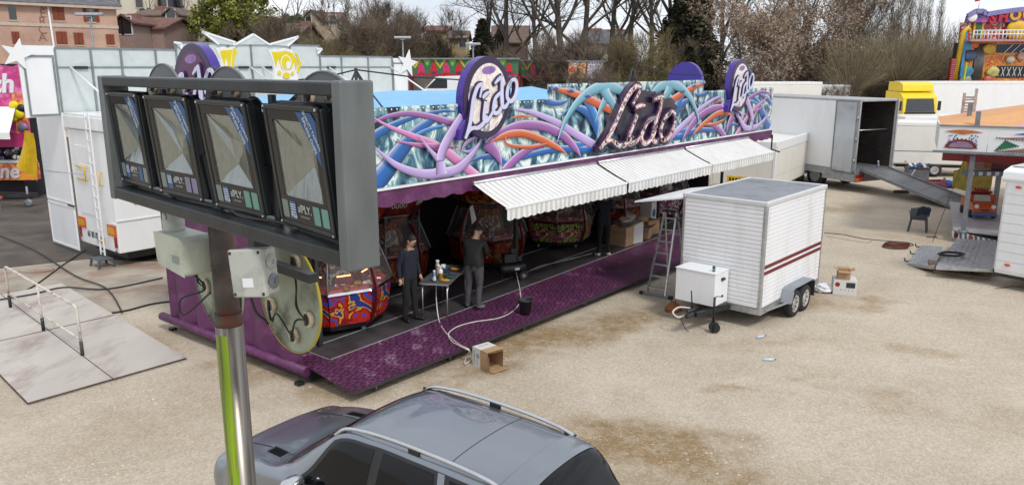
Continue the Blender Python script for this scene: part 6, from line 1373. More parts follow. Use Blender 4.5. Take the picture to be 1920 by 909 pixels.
# ride floor with striped edge and the little car
fl0, fl1 = G(1787,432,.34), G(1875,452,.34)
m = MB(); q = [rl(fl0), rl(fl1)]; m.add([(q[0].x,q[0].y,.34),(q[1].x+3,q[1].y,.34),(q[1].x+3,q[1].y+6,.34),(q[0].x,q[0].y+6,.34)], [(0,1,2,3)]); m.build('ride_floor', mk('ride_floor_grey', (.34,.34,.35), .6, var=.15), rid)
bluest = mk('edge_blue_grey', '#5c6a86', .5)
d = (q[1]-q[0]); nseg = 18
for k in range(nseg):
    a = q[0]+d*(k/nseg); b = q[0]+d*((k+1)/nseg); m = MB(); e = d*.03; m.add([(a.x,a.y-.01,.12),(b.x,b.y-.01,.12),(b.x-e.x,b.y-.01-e.y,.335),(a.x-e.x,a.y-.01-e.y,.335)], [(0,1,2,3)]); m.build('edge_stripe', bluest if k % 2 else wht, rid)
for k, mt in ((.08,br_),(.4,bo_),(.75,br_)): c = q[0]+d*k; m = MB(); m.box(c.x-.06,c.x+.06,c.y-.06,c.y-.02,.16,.30); m.build('edge_lamp', mt, rid)
g0 = G(1843,410,.36); kc = thing('ride_car', "orange and blue toy ride car on the children's ride", 'ride car', g0, R(-14)); kc.scale = (.66,)*3; kor, kred, kbl = mk('ride_orange', '#b4501c', .35, var=.15, coat=.3), mk('ride_red', '#8a2a1c', .4, var=.2, coat=.2), mk('ride_blue', '#3c5c96', .4, var=.15)
m = MB(); m.prism([(-.1,.22),(-.12,.5),(.05,.72),(.5,.8),(.62,1.15),(1.25,1.2),(1.5,.85),(2.0,.8),(2.05,.25)], frameM((-.52,0,0),(0,1,0),(0,0,1)), 1.04); m.build('body', kor, kc, bevel=.09, seg=3)
m = MB(); m.box(-.56,.56,-.2,.0,.14,.32); m.build('bumper', kbl, kc, bevel=.05, seg=3)
m = MB(); m.add([(-.4,.47,.82),(.4,.47,.82),(.36,.575,1.12),(-.36,.575,1.12)], [(0,1,2,3)]); m.build('windscreen', mk('ride_screen', (.4,.42,.38), .2), kc)
for x in (-.38,.38): m = MB(); m.lathe([(.1,0),(.11,.05),(.07,.06)], 16, (x,-.05,.62), (0,-1,.15)); m.build('headlamp', wht, kc); m = MB(); m.box(x*1.62-.09,x*1.62+.09,.45,.55,.82,.98); m.build('mirror', kor, kc, bevel=.02)
m = MB(); m.box(-.5,.5,.62,1.2,1.2,1.3); m.build('roof_rack', kred, kc, bevel=.03); m = MB()
for i in range(7): m.blob((-.42+.14*i,.62,1.28), .06, 8, 6)
for i in range(5): m.blob((-.28+.14*i,.75,1.42), .06, 8, 6)
m.box(-.3,.3,.72,1.05,1.3,1.4); m.build('roof_lamps', kred, kc)
for x in (-.52,.52):
    for y in (.25,1.6): m = MB(); m.lathe([(.1,-.07),(.2,-.07),(.2,.07),(.1,.07)], 16, (x,y,.2), (1,0,0)); m.build('wheel', rubber, kc)
m = MB(); m.box(-.2,.2,-.13,-.1,.42,.5); m.build('grille', dark, kc)
g1 = G(1868,372,.4)+Vector((.25,1.6,0)); k2 = thing('ride_carriage', 'yellow ride seat behind the orange ride car', 'ride car', g1); m = MB(); m.prism([(0,0),(0,.7),(.3,.8),(.4,1.2),(.6,1.25),(.8,.8),(1.2,.7),(1.2,0)], frameM((-.4,0,0),(0,1,0),(0,0,1)), .9); m.build('body', mk('ride_yellow', '#9a8a2a', .4, var=.3), k2, bevel=.07, seg=3); m = MB(); m.blob((0,.3,1.35), (.2,.2,.25), 12, 8); m.build('headrest', mk('ride_gold', '#b8962a', .4, var=.2), k2)
k3p = D(1895,300,25.5); k3 = thing('ride_engine', 'dark red ride engine under the fascia behind the caravan', 'ride car', (k3p.x,25.5,1.9)); m = MB(); m.prism([(0,.0),(.1,.55),(.6,.8),(1.3,.75),(1.5,.2),(1.2,0)], frameM((-.6,0,0),(0,1,0),(0,0,1)), 1.6); m.build('body', mk('ride_dark_red', '#5a1614', .4, var=.2, coat=.2), k3, bevel=.1, seg=3)
m = MB(); m.box(-1.5,-.1,-.3,.1,-.1,.05); m.build('striped_step', bluest, k3)
for i in range(5): m = MB(); m.box(-1.45+.27*i,-1.32+.27*i,-.31,-.302,-.08,.04); m.build('white_stripe', wht, k3)
m = MB()
for i in range(3): m.lathe([(.1,0),(.12,.05),(.1,.08)], 12, (-.75,-.02+.0*i,.25+.25*i), (-1,-1,0)); 
m.build('brass_ring', bo_, k3); m = MB(); m.bar((0,.5,-1.6),(0,.5,0),.12,.12); m.build('support', greysteel, k3)
# aluminium steps and timber blocks
A = [G(1752,462,.06), G(1855,462+2,.34), G(1862,507,.36), G(1745,505,.30)]
A = [G(1795,447,.33), G(1868,452,.33), G(1862,505,.36), G(1755,500,.30)]
def platf(name, pts, label, mat, th=.05):
    o = Vector((pts[3].x, pts[3].y, 0)); t = thing(name, label, 'platform', o); m = MB(); p = [v-o for v in pts]
    m.add(p+[v-Vector((0,0,th)) for v in p], [(3,2,1,0),(4,5,6,7),(0,1,5,4),(1,2,6,5),(2,3,7,6),(3,0,4,7)]); m.build('deck', mat, t)
    n = 8; m = MB()
    for k in range(n+1): u = k/n; m.bar(p[0].lerp(p[1],u)+Vector((0,0,.004)), p[3].lerp(p[2],u)+Vector((0,0,.004)), .012, .012)
    m.build('tread_ribs', alu, t)
    m = MB(); m.bar(p[3]-Vector((0,0,.03)), p[2]-Vector((0,0,.03)), .04, .08); m.build('edge_beam', alu, t); return t
alut = mk('tread_aluminium', (.36,.37,.39), .45, .6, var=.3, sc_=10, dirt='#6b6258', dsc=3, damt=.3)
platf('entrance_platform', A, "grey metal entrance platform of the children's ride", alut)
Bq = [G(1727,460,.06), G(1768,462,.2), G(1752,500,.2), G(1702,494,.03)]
t = platf('side_step', Bq, 'smaller metal step plate with black hooks beside the entrance platform', alut, .03)
o3 = t.location
for k in range(3): c = Bq[3].lerp(Bq[0], .1+.4*k)-Vector(o3); m = MB(); m.tube([c, c+Vector((-.12,0,.02)), c+Vector((-.14,0,.1))], .02, 6); m.build('hook', black, t)
for i, (x, y, lab) in enumerate(((1752,507,'old timber block under the left corner of the platform'), (1835,514,'timber blocks stacked under the middle of the platform'), (1858,515,'timber block under the platform next to the caravan'))):
    t = thing('timber_block', lab, 'timber', G(x,y), R(-25+10*i)); 
    for k in range(2): m = MB(); m.box(-.16,.16,-.12,.28,.11*k,.11*k+.105); m.build('beam', wood, t, bevel=.008)
t = thing('timber_plank', 'long timber plank on the gravel in front of the platform', 'timber', G(1800,517), R(-28)); m = MB(); m.box(-.62,.62,-.06,.06,0,.07); m.build('plank', wood, t, bevel=.006)
m = MB(); 
for k in range(4): c = G(1780,478,.36)+Vector((.03*k,0,.012*k)); m.tube([c+Vector((.3*math.cos(a), .22*math.sin(a), .01)) for a in [2*math.pi*i/22 for i in range(23)]], .012, 5)
tag(m.build('cable_coil', cablem), 'coil of black cable lying on the entrance platform', 'cable')
m = MB(); m.box(-.14,.14,-.05,.05,0,.04, M=Matrix.Translation(G(1747,445)) ); tag(m.build('wood_offcut', wood), 'small dark wood offcut on the gravel near the chair', 'timber')
# caravan at the right edge
cv0 = G(1861,511,.34); cv = thing('white_caravan', 'white caravan with horizontal panel lines cut off by the right edge', 'caravan', (cv0.x,cv0.y,0), R(-52)); cw = 2.2    # local x along its front to the right, y away
m = MB(); m.box(.01,cw,.01,5,.34,2.72); m.build('body', white, cv, bevel=.05, seg=3)
for k in range(9):
    z = .44+.235*k; m = MB(); m.box(.05,cw-.05,-.012,.012,z,z+.222); m.build('front_board', white, cv, bevel=.004); m = MB(); m.box(-.012,.012,.06,4.9,z,z+.222); m.build('side_board', white, cv, bevel=.004)
m = MB(); m.prism([(0,2.60),(-.06,2.66),(-.02,2.86),(.4,2.95),(4.9,2.95),(5.05,2.6)], frameM((-.06,0,0),(0,1,0),(0,0,1)), cw+.12); m.build('roof', white, cv, bevel=.03)
m = MB(); m.box(.0,cw*.2,.3,4.6,2.952,2.96); m.box(cw*.3,cw,.3,4.6,2.952,2.975); m.build('roof_panel', mk('pale_grey_roof', (.5,.52,.53), .4), cv)
for x, z in ((.3,2.5),(.3,.60)): m = MB(); m.lathe([(.07,0),(.06,.025)], 14, (x,-.014,z), (0,-1,0), sy=.5); m.build('marker_lamp', orange, cv)
m = MB(); m.box(-.01,cw,-.0,.2,.28,.335); m.build('chassis', dark, cv)
for x in (.15, cw-.15): m = MB(); m.lathe([(.15,-.1),(.32,-.1),(.33,.1),(.15,.1)], 20, (x,2.2,.33), (1,0,0)); m.build('wheel', rubber, cv)
m = MB(); m.lathe([(.12,-.08),(.3,-.08),(.31,.08),(.12,.08)], 20, (1.2,.3,.31), (0,1,0)); m.build('spare_wheel', rubber, cv)
# ================================================================== white show trailer with folding facade at the left
RR = G(226,484,.3); RR.z = 0; AU = Vector((math.sin(R(40)), math.cos(R(40)), 0)); AV = Vector((-math.cos(R(40)), math.sin(R(40)), 0))
# local x along the trailer away from the camera, y across to the far side
st_ = thing('show_trailer', 'long white show trailer with ladder and yellow handrails', 'trailer', RR, R(50)); SL, SW, SZ = 12.6, 2.5, 4.05
m = MB(); m.box(0,SL,0,SW,.42,3.62); m.build('body', white, st_, bevel=.02)
m = MB(); m.box(-.06,SL+.06,-.06,SW+.06,3.64,4.0); m.build('roof_edge', white, st_, bevel=.03)
m = MB(); m.box(-.04,SL,-.04,SW+.04,4.0,4.05); m.build('roof_sheet', white, st_)
m = MB(); m.box(-.005,SL,-.03,-.004,1.28,1.31); m.box(-.03,-.004,0,.35,1.2,1.23); m.build('side_rail', white, st_)
m = MB(); m.box(.3,SL-.2,.25,SW-.25,.18,.415); m.build('chassis', dark, st_)
for x in (2.6,3.7,9.4):
    for y in (.3,SW-.3): m = MB(); m.lathe([(.2,-.12),(.42,-.12),(.43,.12),(.2,.12)], 20, (x,y,.43), (0,1,0)); m.build('wheel', rubber, st_)
# rear: access door, reflectors, number lamp, speed stickers, ladder
m = MB(); m.box(-.022,-.002,1.22,2.1,1.3,3.2); m.build('rear_door', white, st_, bevel=.006)
refo = mk('reflective_amber', '#c89a1c', .35, var=.08)
for y in (.06, 1.98):
    m = MB(); m.box(-.03,-.006,y,y+.5,.86,1.16); rf = m.build('warning_plate', orange, st_); m = MB(); m.box(-.034,-.031,y+.06,y+.44,.92,1.10); m.build('amber_field', refo, rf)
    yy = y+.02 if y < 1 else y+.36; m = MB(); m.box(-.03,-.004,yy,yy+.12,.56,.85); m.add([(-.03,yy,.44),(-.03,yy+.12,.44),(-.03,yy+.06,.54)], [(0,1,2)]); m.build('tail_lamp', redp, st_)
for k, w_ in enumerate(('60','80','90')): text(w_, .26, dark, st_, frameM((-.012, 1.85-.26*k, .72), (0,-1,0), (0,0,1)), .002, sx=.7, name='speed_number')
m = MB(); m.box(-.08,-.004,.88,1.28,.68,.76); m.build('plate_lamp', alu, st_); m = MB(); m.box(-.02,-.004,.86,1.3,.54,.67); m.build('number_plate', refo, st_)
for y in (.62,.86): m = MB(); m.bar((-.14,y,.3),(-.14,y,4.15),.035,.035); m.build('ladder_rail', white, st_)
for k in range(13): m = MB(); m.tube([(-.14,.62,.4+.3*k),(-.14,.86,.4+.3*k)], .016, 6); m.build('ladder_rung', white, st_)
m = MB(); m.bar((-.16,1.5,2.72),(-.16,.9,2.72),.03,.03); m.build('rain_bar', white, st_)
for y0, y1 in ((1.42,2.15),):
    m = MB(); m.tube([(-.02,y1,2.62),(-.09,y0,2.62),(-.09,y0,2.26),(-.02,y1,2.26)], .022, 8); m.build('yellow_handrail', yellow, st_)
m = MB(); m.tube([(-.02,.55,2.55),(-.09,.52,2.55),(-.09,.52,2.2),(-.02,.55,2.2)], .02, 8); m.build('yellow_handrail', yellow, st_)
m = MB(); 
for z in (2.5,2.2): m.tube([(.1,-.05,z),(2.6,-.09,z)], .022, 8)
m.build('yellow_handrail', yellow, st_)
m = MB(); m.lathe([(.06,0),(.05,.03)], 12, (.55,-.004,1.75), (0,-1,0)); m.build('marker_lamp', orange, st_)
# door leaf hanging open at the far rear corner, reaching to the ground
m = MB(); dl = MB()
P_ = [W(x, y, RR+AV*2.55, -50) for x, y in ((52,205),(113,205),(145,473),(80,482))]       # on the plane of the rear face
M = frameM((-.03,0,0),(0,1,0),(0,0,1))
w0_, w1_ = 2.56, 4.45
m.box(-.06,-.02,w0_,w1_,.12,1.42); d1 = m.build('open_leaf', white, st_, bevel=.008); dl.box(-.06,-.02,w0_,w1_,1.44,4.05); d2 = dl.build('open_leaf', white, st_, bevel=.008)
for d_, z0, z1 in ((d1,.14,1.40),(d2,1.46,4.03)):
    m = MB()
    for q in ((w0_+.01,w0_+.06,z0,z1),(w1_-.06,w1_-.01,z0,z1),(w0_+.06,w1_-.06,z0,z0+.05),(w0_+.06,w1_-.06,z1-.05,z1)): m.box(-.075,-.061,q[0],q[1],q[2],q[3])
    m.build('leaf_frame', white, d_)
m = MB(); m.box(-.09,-.062,w0_-.08,w0_+.35,1.41,1.45); m.build('door_latch', dark, st_)
m = MB(); m.tube([(-.07,w1_-.1,2.3),(-.05,1.5,2.42)], .008, 5); m.build('stay_wire', alu, st_)
# plastic step in front of the trailer rear
p = G(193,500); t = thing('plastic_step', 'dark grey plastic step stool under the trailer ladder', 'step stool', p, R(48)); m = MB(); m.box(-.2,.2,-.28,.28,.22,.26); m.build('top', cgm, t, bevel=.02)
for x in (-1, 1):
    for y in (-1, 1): m = MB(); m.bar((x*.17,y*.25,.22),(x*.21,y*.29,0),.05,.05); m.build('leg', cgm, t)
# ------------------------------------------------------------------ folding facade, seen from behind
pf = RR+AV*2.62; fac = thing('facade_wall', 'pale grey rear of a folding fairground facade with white stars', 'facade', pf, R(50))
fg = mk('facade_back_grey', (.55,.60,.595), .55, var=.05, dirt='#8a9490', dsc=1.2, damt=.15)
def fq(x, y): return W(x, y, pf, 40)
ffr = mk('facade_frame', (.24,.27,.28), .5, .5, var=.15)
Zb, Zm, Zl, Zc = 4.0, 5.28, 5.82, 6.05
cols = [fq(x,120)[0] for x in (105,172,228,293,332,392,430,472,545,600,640,690,735)]
for i in range(len(cols)-1):
    a, b = cols[i]+.03, cols[i+1]-.03; ctr = 4 <= i < 9; zt = Zc if ctr else Zl-.13*(i >= 9)
    for z0, z1 in ((Zb,Zm-.02),(Zm+.02,zt-.04)): m = MB(); m.box(a,b,0,.03,z0,z1); m.build('facade_panel', fg, fac)
    m = MB(); m.box(a-.03,b+.03,-.03,.035,zt-.04,zt); m.box(a-.03,b+.03,-.025,.034,Zm-.02,Zm+.02); m.build('frame_rail', ffr, fac)
for i, c in enumerate(cols): zt = Zc if 4 <= i <= 9 else Zl-.13*(i > 9); m = MB(); m.box(c-.028,c+.028,-.035,.036,Zb-.05,zt-.045); m.build('frame_post', ffr, fac)
s0, s1 = fq(32,100)[0], fq(104,100)[0]
for z0, z1 in ((3.95,5.65),): m = MB(); m.box(s0,s1-.03,-.02,.03,z0,z1+.2); m.build('white_end_panel', white, fac); m = MB(); 
for q in ((s0+.1,s0+.15,3.98,5.6),(s1-.12,s1-.07,3.98,5.6),(s0+.15,s1-.12,3.98,4.03),(s0+.15,s1-.12,5.55,5.6)): m.box(q[0],q[1],-.045,-.021,q[2],q[3])
m.build('end_frame', ffr, fac)
e0, e1 = cols[-1]+.03, fq(765,140)[0]; m = MB(); m.box(e0,e1,-.02,.03,3.95,5.62); m.build('white_end_panel', white, fac); m = MB(); m.box(e0,e0+.04,-.03,-.021,3.95,5.5); m.box(e1-.04,e1,-.03,-.021,3.95,5.5); m.box(e0+.04,e1-.04,-.03,-.021,5.4,5.45); m.build('end_frame', ffr, fac)
def star(cx, cz, r, rot=0, y=-.06): 
    m = MB(); m.prism([((r if k % 2 == 0 else r*.42)*math.sin(rot+math.pi*k/5)+cx, (r if k % 2 == 0 else r*.42)*math.cos(rot+math.pi*k/5)+cz) for k in range(10)][::-1], frameM((0,y,0),(1,0,0),(0,0,1)), .03); m.build('star', white, fac)
star(s0-.02, 5.62, .42, .25); sx, sz = fq(762,120); star(sx+.0, 5.42, .55, .2)
def peaks(pts):                         # star points rising over the centre
    m = MB(); q = [fq(x, y) for x, y in pts]; m.prism([(s, z) for s, z in q], frameM((0,-.01,0),(1,0,0),(0,0,1)), .05); m.build('star_point', fg, fac)
    m = MB()
    for (s, z), (s2, z2) in zip(q, q[1:]): m.bar((s,-.05,z),(s2,-.05,z2),.06,.06)
    m.build('star_point_rim', white, fac)
peaks([(408,83),(378,60),(440,80),(436,85)]); peaks([(440,84),(473,65),(503,84)]); peaks([(503,84),(558,69),(537,87)])
peaks([(325,80),(338,82),(338,92)]); peaks([(592,92),(602,92),(594,101)])
for x0, y0, x1, y1 in ((130,118,166,193),(322,110,345,150),(468,112,484,150),(490,112,500,150),(615,115,640,150),(732,130,770,195)):
    a = fq(x0,y0); lz = 4.05; m = MB(); m.tube([(a[0],-.03,5.28),(a[0]+.35,-2.3,lz)], .03, 6); m.build('strut', white, fac)
for x in (150,302,455,505,620): a = fq(x,120)[0]; m = MB(); m.box(a-.18,a+.18,-.06,-.03,5.23,5.31); m.build('latch', dark, fac)
# yellow ornaments standing on the booth side of the facade
ylo, wl = mk('ornament_yellow', '#e0cc10', .45, var=.08), mk('ornament_white', (.8,.8,.77), .45, var=.03)
po = RR+AV*1.2; 
def orn(pts, ylw_pts, label, extra=()):
    q = [W(x, y, po, 40) for x, y in pts]; c = (sum(a for a, b in q)/len(q), min(b for a, b in q)); o = po+AU*c[0]+Vector((0,0,c[1])); t = thing('yellow_ornament', label, 'ornament', o, R(50))
    M = frameM((0,0,0),(1,0,0),(0,0,1)); m = MB(); m.prism([(a-c[0], b-c[1]) for a, b in q], M @ Matrix.Translation((0,0,-.12)), .12); m.build('board', wl, t)
    for i, (pp, mt) in enumerate([(ylw_pts, ylo)]+list(extra)): q = [W(x, y, po, 40) for x, y in pp]; m = MB(); m.prism([(a-c[0], b-c[1]) for a, b in q], M @ Matrix.Translation((0,0,.003+.006*i)), .004); m.build('painted_field', mt, t)
    return t
sc8 = lambda P: [(380+x/8, 50+y/8) for x, y in P]
ell8 = lambda cx, cy, rx, ry, n=20: sc8([(cx+rx*math.cos(2*math.pi*i/n), cy-ry*math.sin(2*math.pi*i/n)) for i in range(n)])
orn(sc8([(190,310),(290,325),(330,308),(370,325),(490,305),(520,390),(475,500),(470,640),(310,800),(300,640),(260,450)][::-1]), sc8([(255,370),(330,355),(440,350),(425,480),(410,600),(385,600),(350,460),(325,600)][::-1]), 'yellow and white crown ornament left of the other behind the frame', [(sc8([(455,330),(490,315),(515,390),(475,490),(470,610),(425,610),(440,450)][::-1]), ylo)])
orn(sc8([(980,345),(1080,355),(1110,340),(1150,355),(1240,328),(1330,345),(1420,430),(1470,560),(1440,690),(1420,800),(1080,800),(1085,640),(1040,460)][::-1]), sc8([(1035,380),(1130,385),(1240,365),(1340,400),(1410,500),(1420,570),(1390,650),(1370,520),(1330,640),(1250,660),(1180,640),(1130,480),(1100,620),(1060,470)][::-1]), 'yellow and white ornament with an oval ring behind the frame', [(ell8(1248,540,82,115), wl), (ell8(1248,540,66,98), ylo), (ell8(1280,580,36,60), wl), (ell8(1145,695,26,32), ylo), (ell8(1250,735,55,45), ylo), (ell8(1340,700,22,26), ylo), (sc8([(1340,350),(1420,430),(1468,560),(1440,680),(1400,690),(1430,560),(1400,440)][::-1]), ylo)])
# guy mast with cables above the booth roof
gp = BL(2.0,2.5,0); p = D(667,150,gp.y); p2 = BL(0,0,0)
gm_ = thing('guy_mast', 'short black mast with guy cables above the booth roof', 'mast', BL(.75,2.4,4.7)); b = gm_.location
tp = D(667,128,b.y)-Vector(b); m = MB(); m.tube([(tp.x,0,0),(tp.x,0,tp.z)], .03, 8); m.tube([(tp.x-.25,0,0),(tp.x,0,tp.z-.05)], .02, 6); m.tube([(tp.x+.2,.2,0),(tp.x,0,tp.z-.05)], .02, 6); m.build('mast', dark, gm_)
for x, y, Y in ((862,150,b.y+2.5),(720,205,b.y-.6),(560,150,b.y+1)): e = D(x,y,Y)-Vector(b); m = MB(); m.tube([(tp.x,0,tp.z-.03), (tp.x*.5+e.x*.5,e.y*.5,(tp.z+e.z)/2-.05), e], .015, 5); m.build('guy_cable', cablem, gm_)
ap_ = D(1187,128,24); g2 = thing('guy_mast', 'distant black tripod mast behind the fascia centre', 'mast', (ap_.x,24,4.4)); m = MB()
for dx in (-.3,.3,.0): m.tube([(dx,.3*(dx == 0),0),(0,0,ap_.z-4.4)], .025, 6)
m.build('mast', dark, g2); e = D(1330,142,26)-Vector((ap_.x,24,4.4)); m = MB(); m.tube([(0,0,ap_.z-4.4),(e.x/2,e.y/2,(e.z+ap_.z-4.4)/2-.06),e], .015, 5); m.build('guy_cable', cablem, g2)
# ------------------------------------------------------------------ sweet stall at the far left
Y = 31.0; a = D(-60,150,Y); b = D(44,150,Y); sw = thing('sweet_stall', 'pink sweet stall with white awning at the left edge', 'stall', (a.x, Y, 0)); wd = b.x-a.x
zt = lambda y: D(20,y,Y).z
pinkm = art_mat('stall_pink_print', ['#c23a86','#d65c9c','#b82e78','#e07cae'], 1.2, 2, .6, vor=False); orgm = art_mat('stall_orange_print', ['#d8742c','#e39a30','#c94a5c','#e8b23a'], 1.4, 2, 1, vor=False)
m = MB(); m.prism([(0,zt(250)),(wd,zt(250)),(wd,zt(118)),(wd*.85,zt(126)),(wd*.6,zt(122)),(wd*.3,zt(128)),(0,zt(118))], frameM((0,.02,0),(1,0,0),(0,0,1)), .1); m.build('sign_board', pinkm, sw)
m = MB(); m.box(wd*.78,wd+.02,-.1,-.085,zt(265),zt(175)); m.build('side_print', orgm, sw)
text('tch', 1.0, wht, sw, frameM((wd-.98,-.1,zt(158)),(1,0,0),(0,0,1)), .03, shear=.15, bold=.03)
m = MB()
for x, z, r in ((-.42,zt(197),.2),(-.3,zt(214),.24),(-.5,zt(222),.16)): m.blob((wd+x,-.15,z), (r,.1,r*.8), 12, 8)
m.build('yellow_sweets', ylo, sw); m = MB(); m.blob((wd-.15,-.15,zt(203)), (.16,.1,.16), 12, 8); m.build('dark_sweet', black, sw); m = MB(); m.blob((wd-.2,-.15,zt(238)), (.22,.1,.18), 12, 8); m.build('pink_sweet', pink_s, sw)
m = MB(); m.add([(0,-.1,zt(200)),(wd*.82,-.1,zt(200)),(wd+.25,-1.7,zt(228)-.3),(0,-1.7,zt(228)-.3)], [(0,1,2,3)]); m.add([(0,-1.7,zt(228)-.3),(wd+.25,-1.7,zt(228)-.3),(wd+.25,-1.7,zt(228)-.55),(0,-1.7,zt(228)-.55)], [(0,1,2,3)]); m.build('awning', aw, sw)
m = MB(); m.box(0,wd+.1,-.2,-.1,zt(275),zt(250)); m.build('magenta_band', mk('magenta', '#b0246c', .5), sw)
rg = random.Random(3); m = MB()
for i in range(60): m.blob((rg.uniform(.2,wd-.1),rg.uniform(-.05,.2),zt(rg.uniform(276,300))), rg.uniform(.06,.14), 6, 4, rg.randrange(4))
tag(m.build('sweet_goods', [prizem[3], pink_s, prizem[0], dkpur], sw), kind='stuff')
m = MB(); m.box(0,wd-.7,.25,2.4,0,zt(120)); m.build('stall_body', intm, sw); m = MB(); m.box(0,wd,-.3,.2,zt(304),zt(300)); m.build('counter', wht, sw)
m = MB(); m.box(0,wd+.05,-.28,.2,zt(336),zt(305)); m.build('counter_front', orgm, sw); text('ne', .8, wht, sw, frameM((wd-.9,-.3,zt(320)),(1,0,0),(0,0,1)), .02, shear=.2, bold=.02)
t = thing('pink_bench', 'salmon pink bench in front of the sweet stall', 'bench', (b.x-1.0,Y-2.2,0)); m = MB(); m.box(-.8,.8,-.25,.25,.42,.5); m.build('seat', mk('salmon', '#c9665a', .5), t)
for x in (-.7,.7): m = MB(); m.box(x-.03,x+.03,-.22,.22,0,.42); m.build('leg', alu, t)
yt = mk('yellow_tarpaulin', '#c9a512', .6, var=.15, bump=.4, bsc=4); m = MB(); vs = []
pk = D(46,245,27); dn = D(30,312,27); d3 = D(72,340,27); d4 = D(60,250,27)
for i in range(7):
    for j in range(7): u, w_ = i/6, j/6; q = pk.lerp(d4,u).lerp(dn.lerp(d3,u),w_); q.y += .12*math.sin(7*u+3*w_); vs.append(q)
m.add(vs, [(i*7+j, i*7+j+1, (i+1)*7+j+1, (i+1)*7+j) for i in range(6) for j in range(6)], 0, True); tag(m.build('yellow_tarpaulin', yt), 'yellow tarpaulin hanging beside the sweet stall', 'tarpaulin')
p = G(50,388); t = thing('trailer_coupling', 'dark drawbar of a hidden trailer left of the open door leaf', 'drawbar', p); m = MB(); m.bar((-1.1,.2,.5),(.5,0,.5),.1,.1); m.bar((-1.1,-.3,.45),(.5,0,.45),.1,.1); m.build('beam', dark, t); m = MB(); m.tube([(.1,0,.1),(.1,0,.8)], .04, 8); m.lathe([(.05,-.05),(.16,-.05),(.16,.05),(.05,.05)], 14, (.1,0,.16), (0,1,0)); m.build('jockey_wheel', greysteel, t)
# ================================================================== stalls, lorries and houses in the background
Y = 60.0
def DX(x, Y): return D(x,120,Y).x
def DZ(y, Y): return D(960,y,Y).z
def bunting_stall(x0, x1, Y, yt, yb, label, step):
    a, b = DX(x0,Y), DX(x1,Y); zt, zb = DZ(yt,Y), DZ(yb,Y); t = thing('bunting_stall', label, 'stall', (a,Y,0)); L = b-a; h = zt-zb
    cr_ = mk('stall_red', '#a01c34', .5); gr_, ye_, pi_, ro_ = mk('stall_green', '#1f7a4a', .5), mk('stall_yellow', '#c9b01c', .5), mk('stall_pink', '#c22d66', .5), mk('stall_scarlet', '#b81f1f', .5); pu_ = mk('stall_violet', '#4a2a72', .5); lg = mk('stall_lime', '#7fae4a', .5)
    m = MB(); m.box(0,L,0,.15,zb+.12,zt); m.build('fascia', mk('stall_fascia_green', '#3c6a4a', .5), t); m = MB(); m.box(0,L,-.25,.0,zb-.02,zb+.12); m.build('lower_band', cr_, t); m = MB(); m.box(-.1,L+.1,-.2,2.6,zt,zt+.12); m.build('roof_edge', greysteel, t)
    n = int(L/step)
    for i in range(n):
        c = step*(i+.5); 
        def tri(pts, mt, y, nm='painted_cone'): m = MB(); m.prism(pts, frameM((0,y,0),(1,0,0),(0,0,1)), .01); m.build(nm, mt, t)
        tri([(c-step*.5,zt-.02),(c,zb+h*.42),(c+step*.5,zt-.02)], gr_ if i % 2 else ye_, -.012, 'pennant'); tri([(c-step*.3,zt-.02),(c,zb+h*.6),(c+step*.3,zt-.02)], lg if i % 2 else gr_, -.024, 'pennant')
        tri([(c-step*.30+step/2,zb+.14),(c+step/2+step*.30,zb+.14),(c+step/2+step*.22,zb+h*.55),(c+step/2,zt-h*.08),(c+step/2-step*.22,zb+h*.55)], (pi_, ro_)[i % 2], -.036); tri([(c+step/2-step*.2+step*.4*.5*(1-math.cos(math.pi*2*k/10))-.0, zb+.22+.1*math.sin(math.pi*2*k/10)) for k in range(10)][::-1], (ro_, pu_)[i % 2], -.048, 'painted_ball')
    m = MB(); m.box(0,L,2.2,2.4,0,zt); m.build('back_wall', mk('stall_inside', (.5,.48,.45), .7, var=.2), t)
    for x in (0,L): m = MB(); m.box(x-.08,x+.08,0,2.4,0,zb); m.build('side_wall', redp, t)
    return t
bunting_stall(766, 972, 60, 112, 142, 'red stall with green and pink painted cones left of the round sign', .95)
bunting_stall(978, 1068, 66, 115, 146, 'red stall with painted cones right of the round sign', .95)
# goods lorry seen under the stall
for x, y, Y, lab, mt in ((812,160,50,'white van parked under the coloured stall fascia',white),):
    p = D(x+35,168,Y); t = thing('white_van', lab, 'van', (p.x,Y,0), R(0)); m = MB(); m.prism([(-2.4,.5),(-2.5,1.2),(-1.6,1.55),(-.9,2.3),(2.3,2.4),(2.5,.5)], frameM((0,1.0,0),(1,0,0),(0,0,1)), 2.0); m.build('body', mt, t, bevel=.1, seg=3); t.location.z = .75
    m = MB(); m.add([(-1.5,-1.02,1.6),(-.85,-1.02,2.2),(-.2,-1.02,2.2),(-.2,-1.02,1.6)], [(0,3,2,1)]); m.build('side_window', dkglass, t); m = MB(); m.box(-2.62,-2.3,-1.03,1.03,.45,.95); m.build('bumper', dark, t)
    for q in (-1.6,1.5): m = MB(); m.lathe([(.2,-.1),(.35,-.1),(.35,.1),(.2,.1)], 18, (q,-.95,.38), (0,1,0)); m.build('wheel', rubber, t)
    t.location.z = p.z-1.5 if p.z > 1.5 else 0
p = D(1010,165,46); t = thing('grey_van_roof', 'grey tarpaulin covered cart behind the booth roof', 'cart', (p.x,46,0)); m = MB(); m.prism([(-1.6,.5),(-1.6,3.2),(-1.2,3.75),(1.2,3.7),(1.7,3.1),(1.7,.5)], frameM((0,1,0),(1,0,0),(0,0,1)), 2); m.build('cover', mk('grey_cover', (.36,.38,.37), .6, var=.15), t, bevel=.1, seg=2); m = MB(); m.box(-1.5,1.5,-.9,.9,.2,.5); m.build('chassis', dark, t)
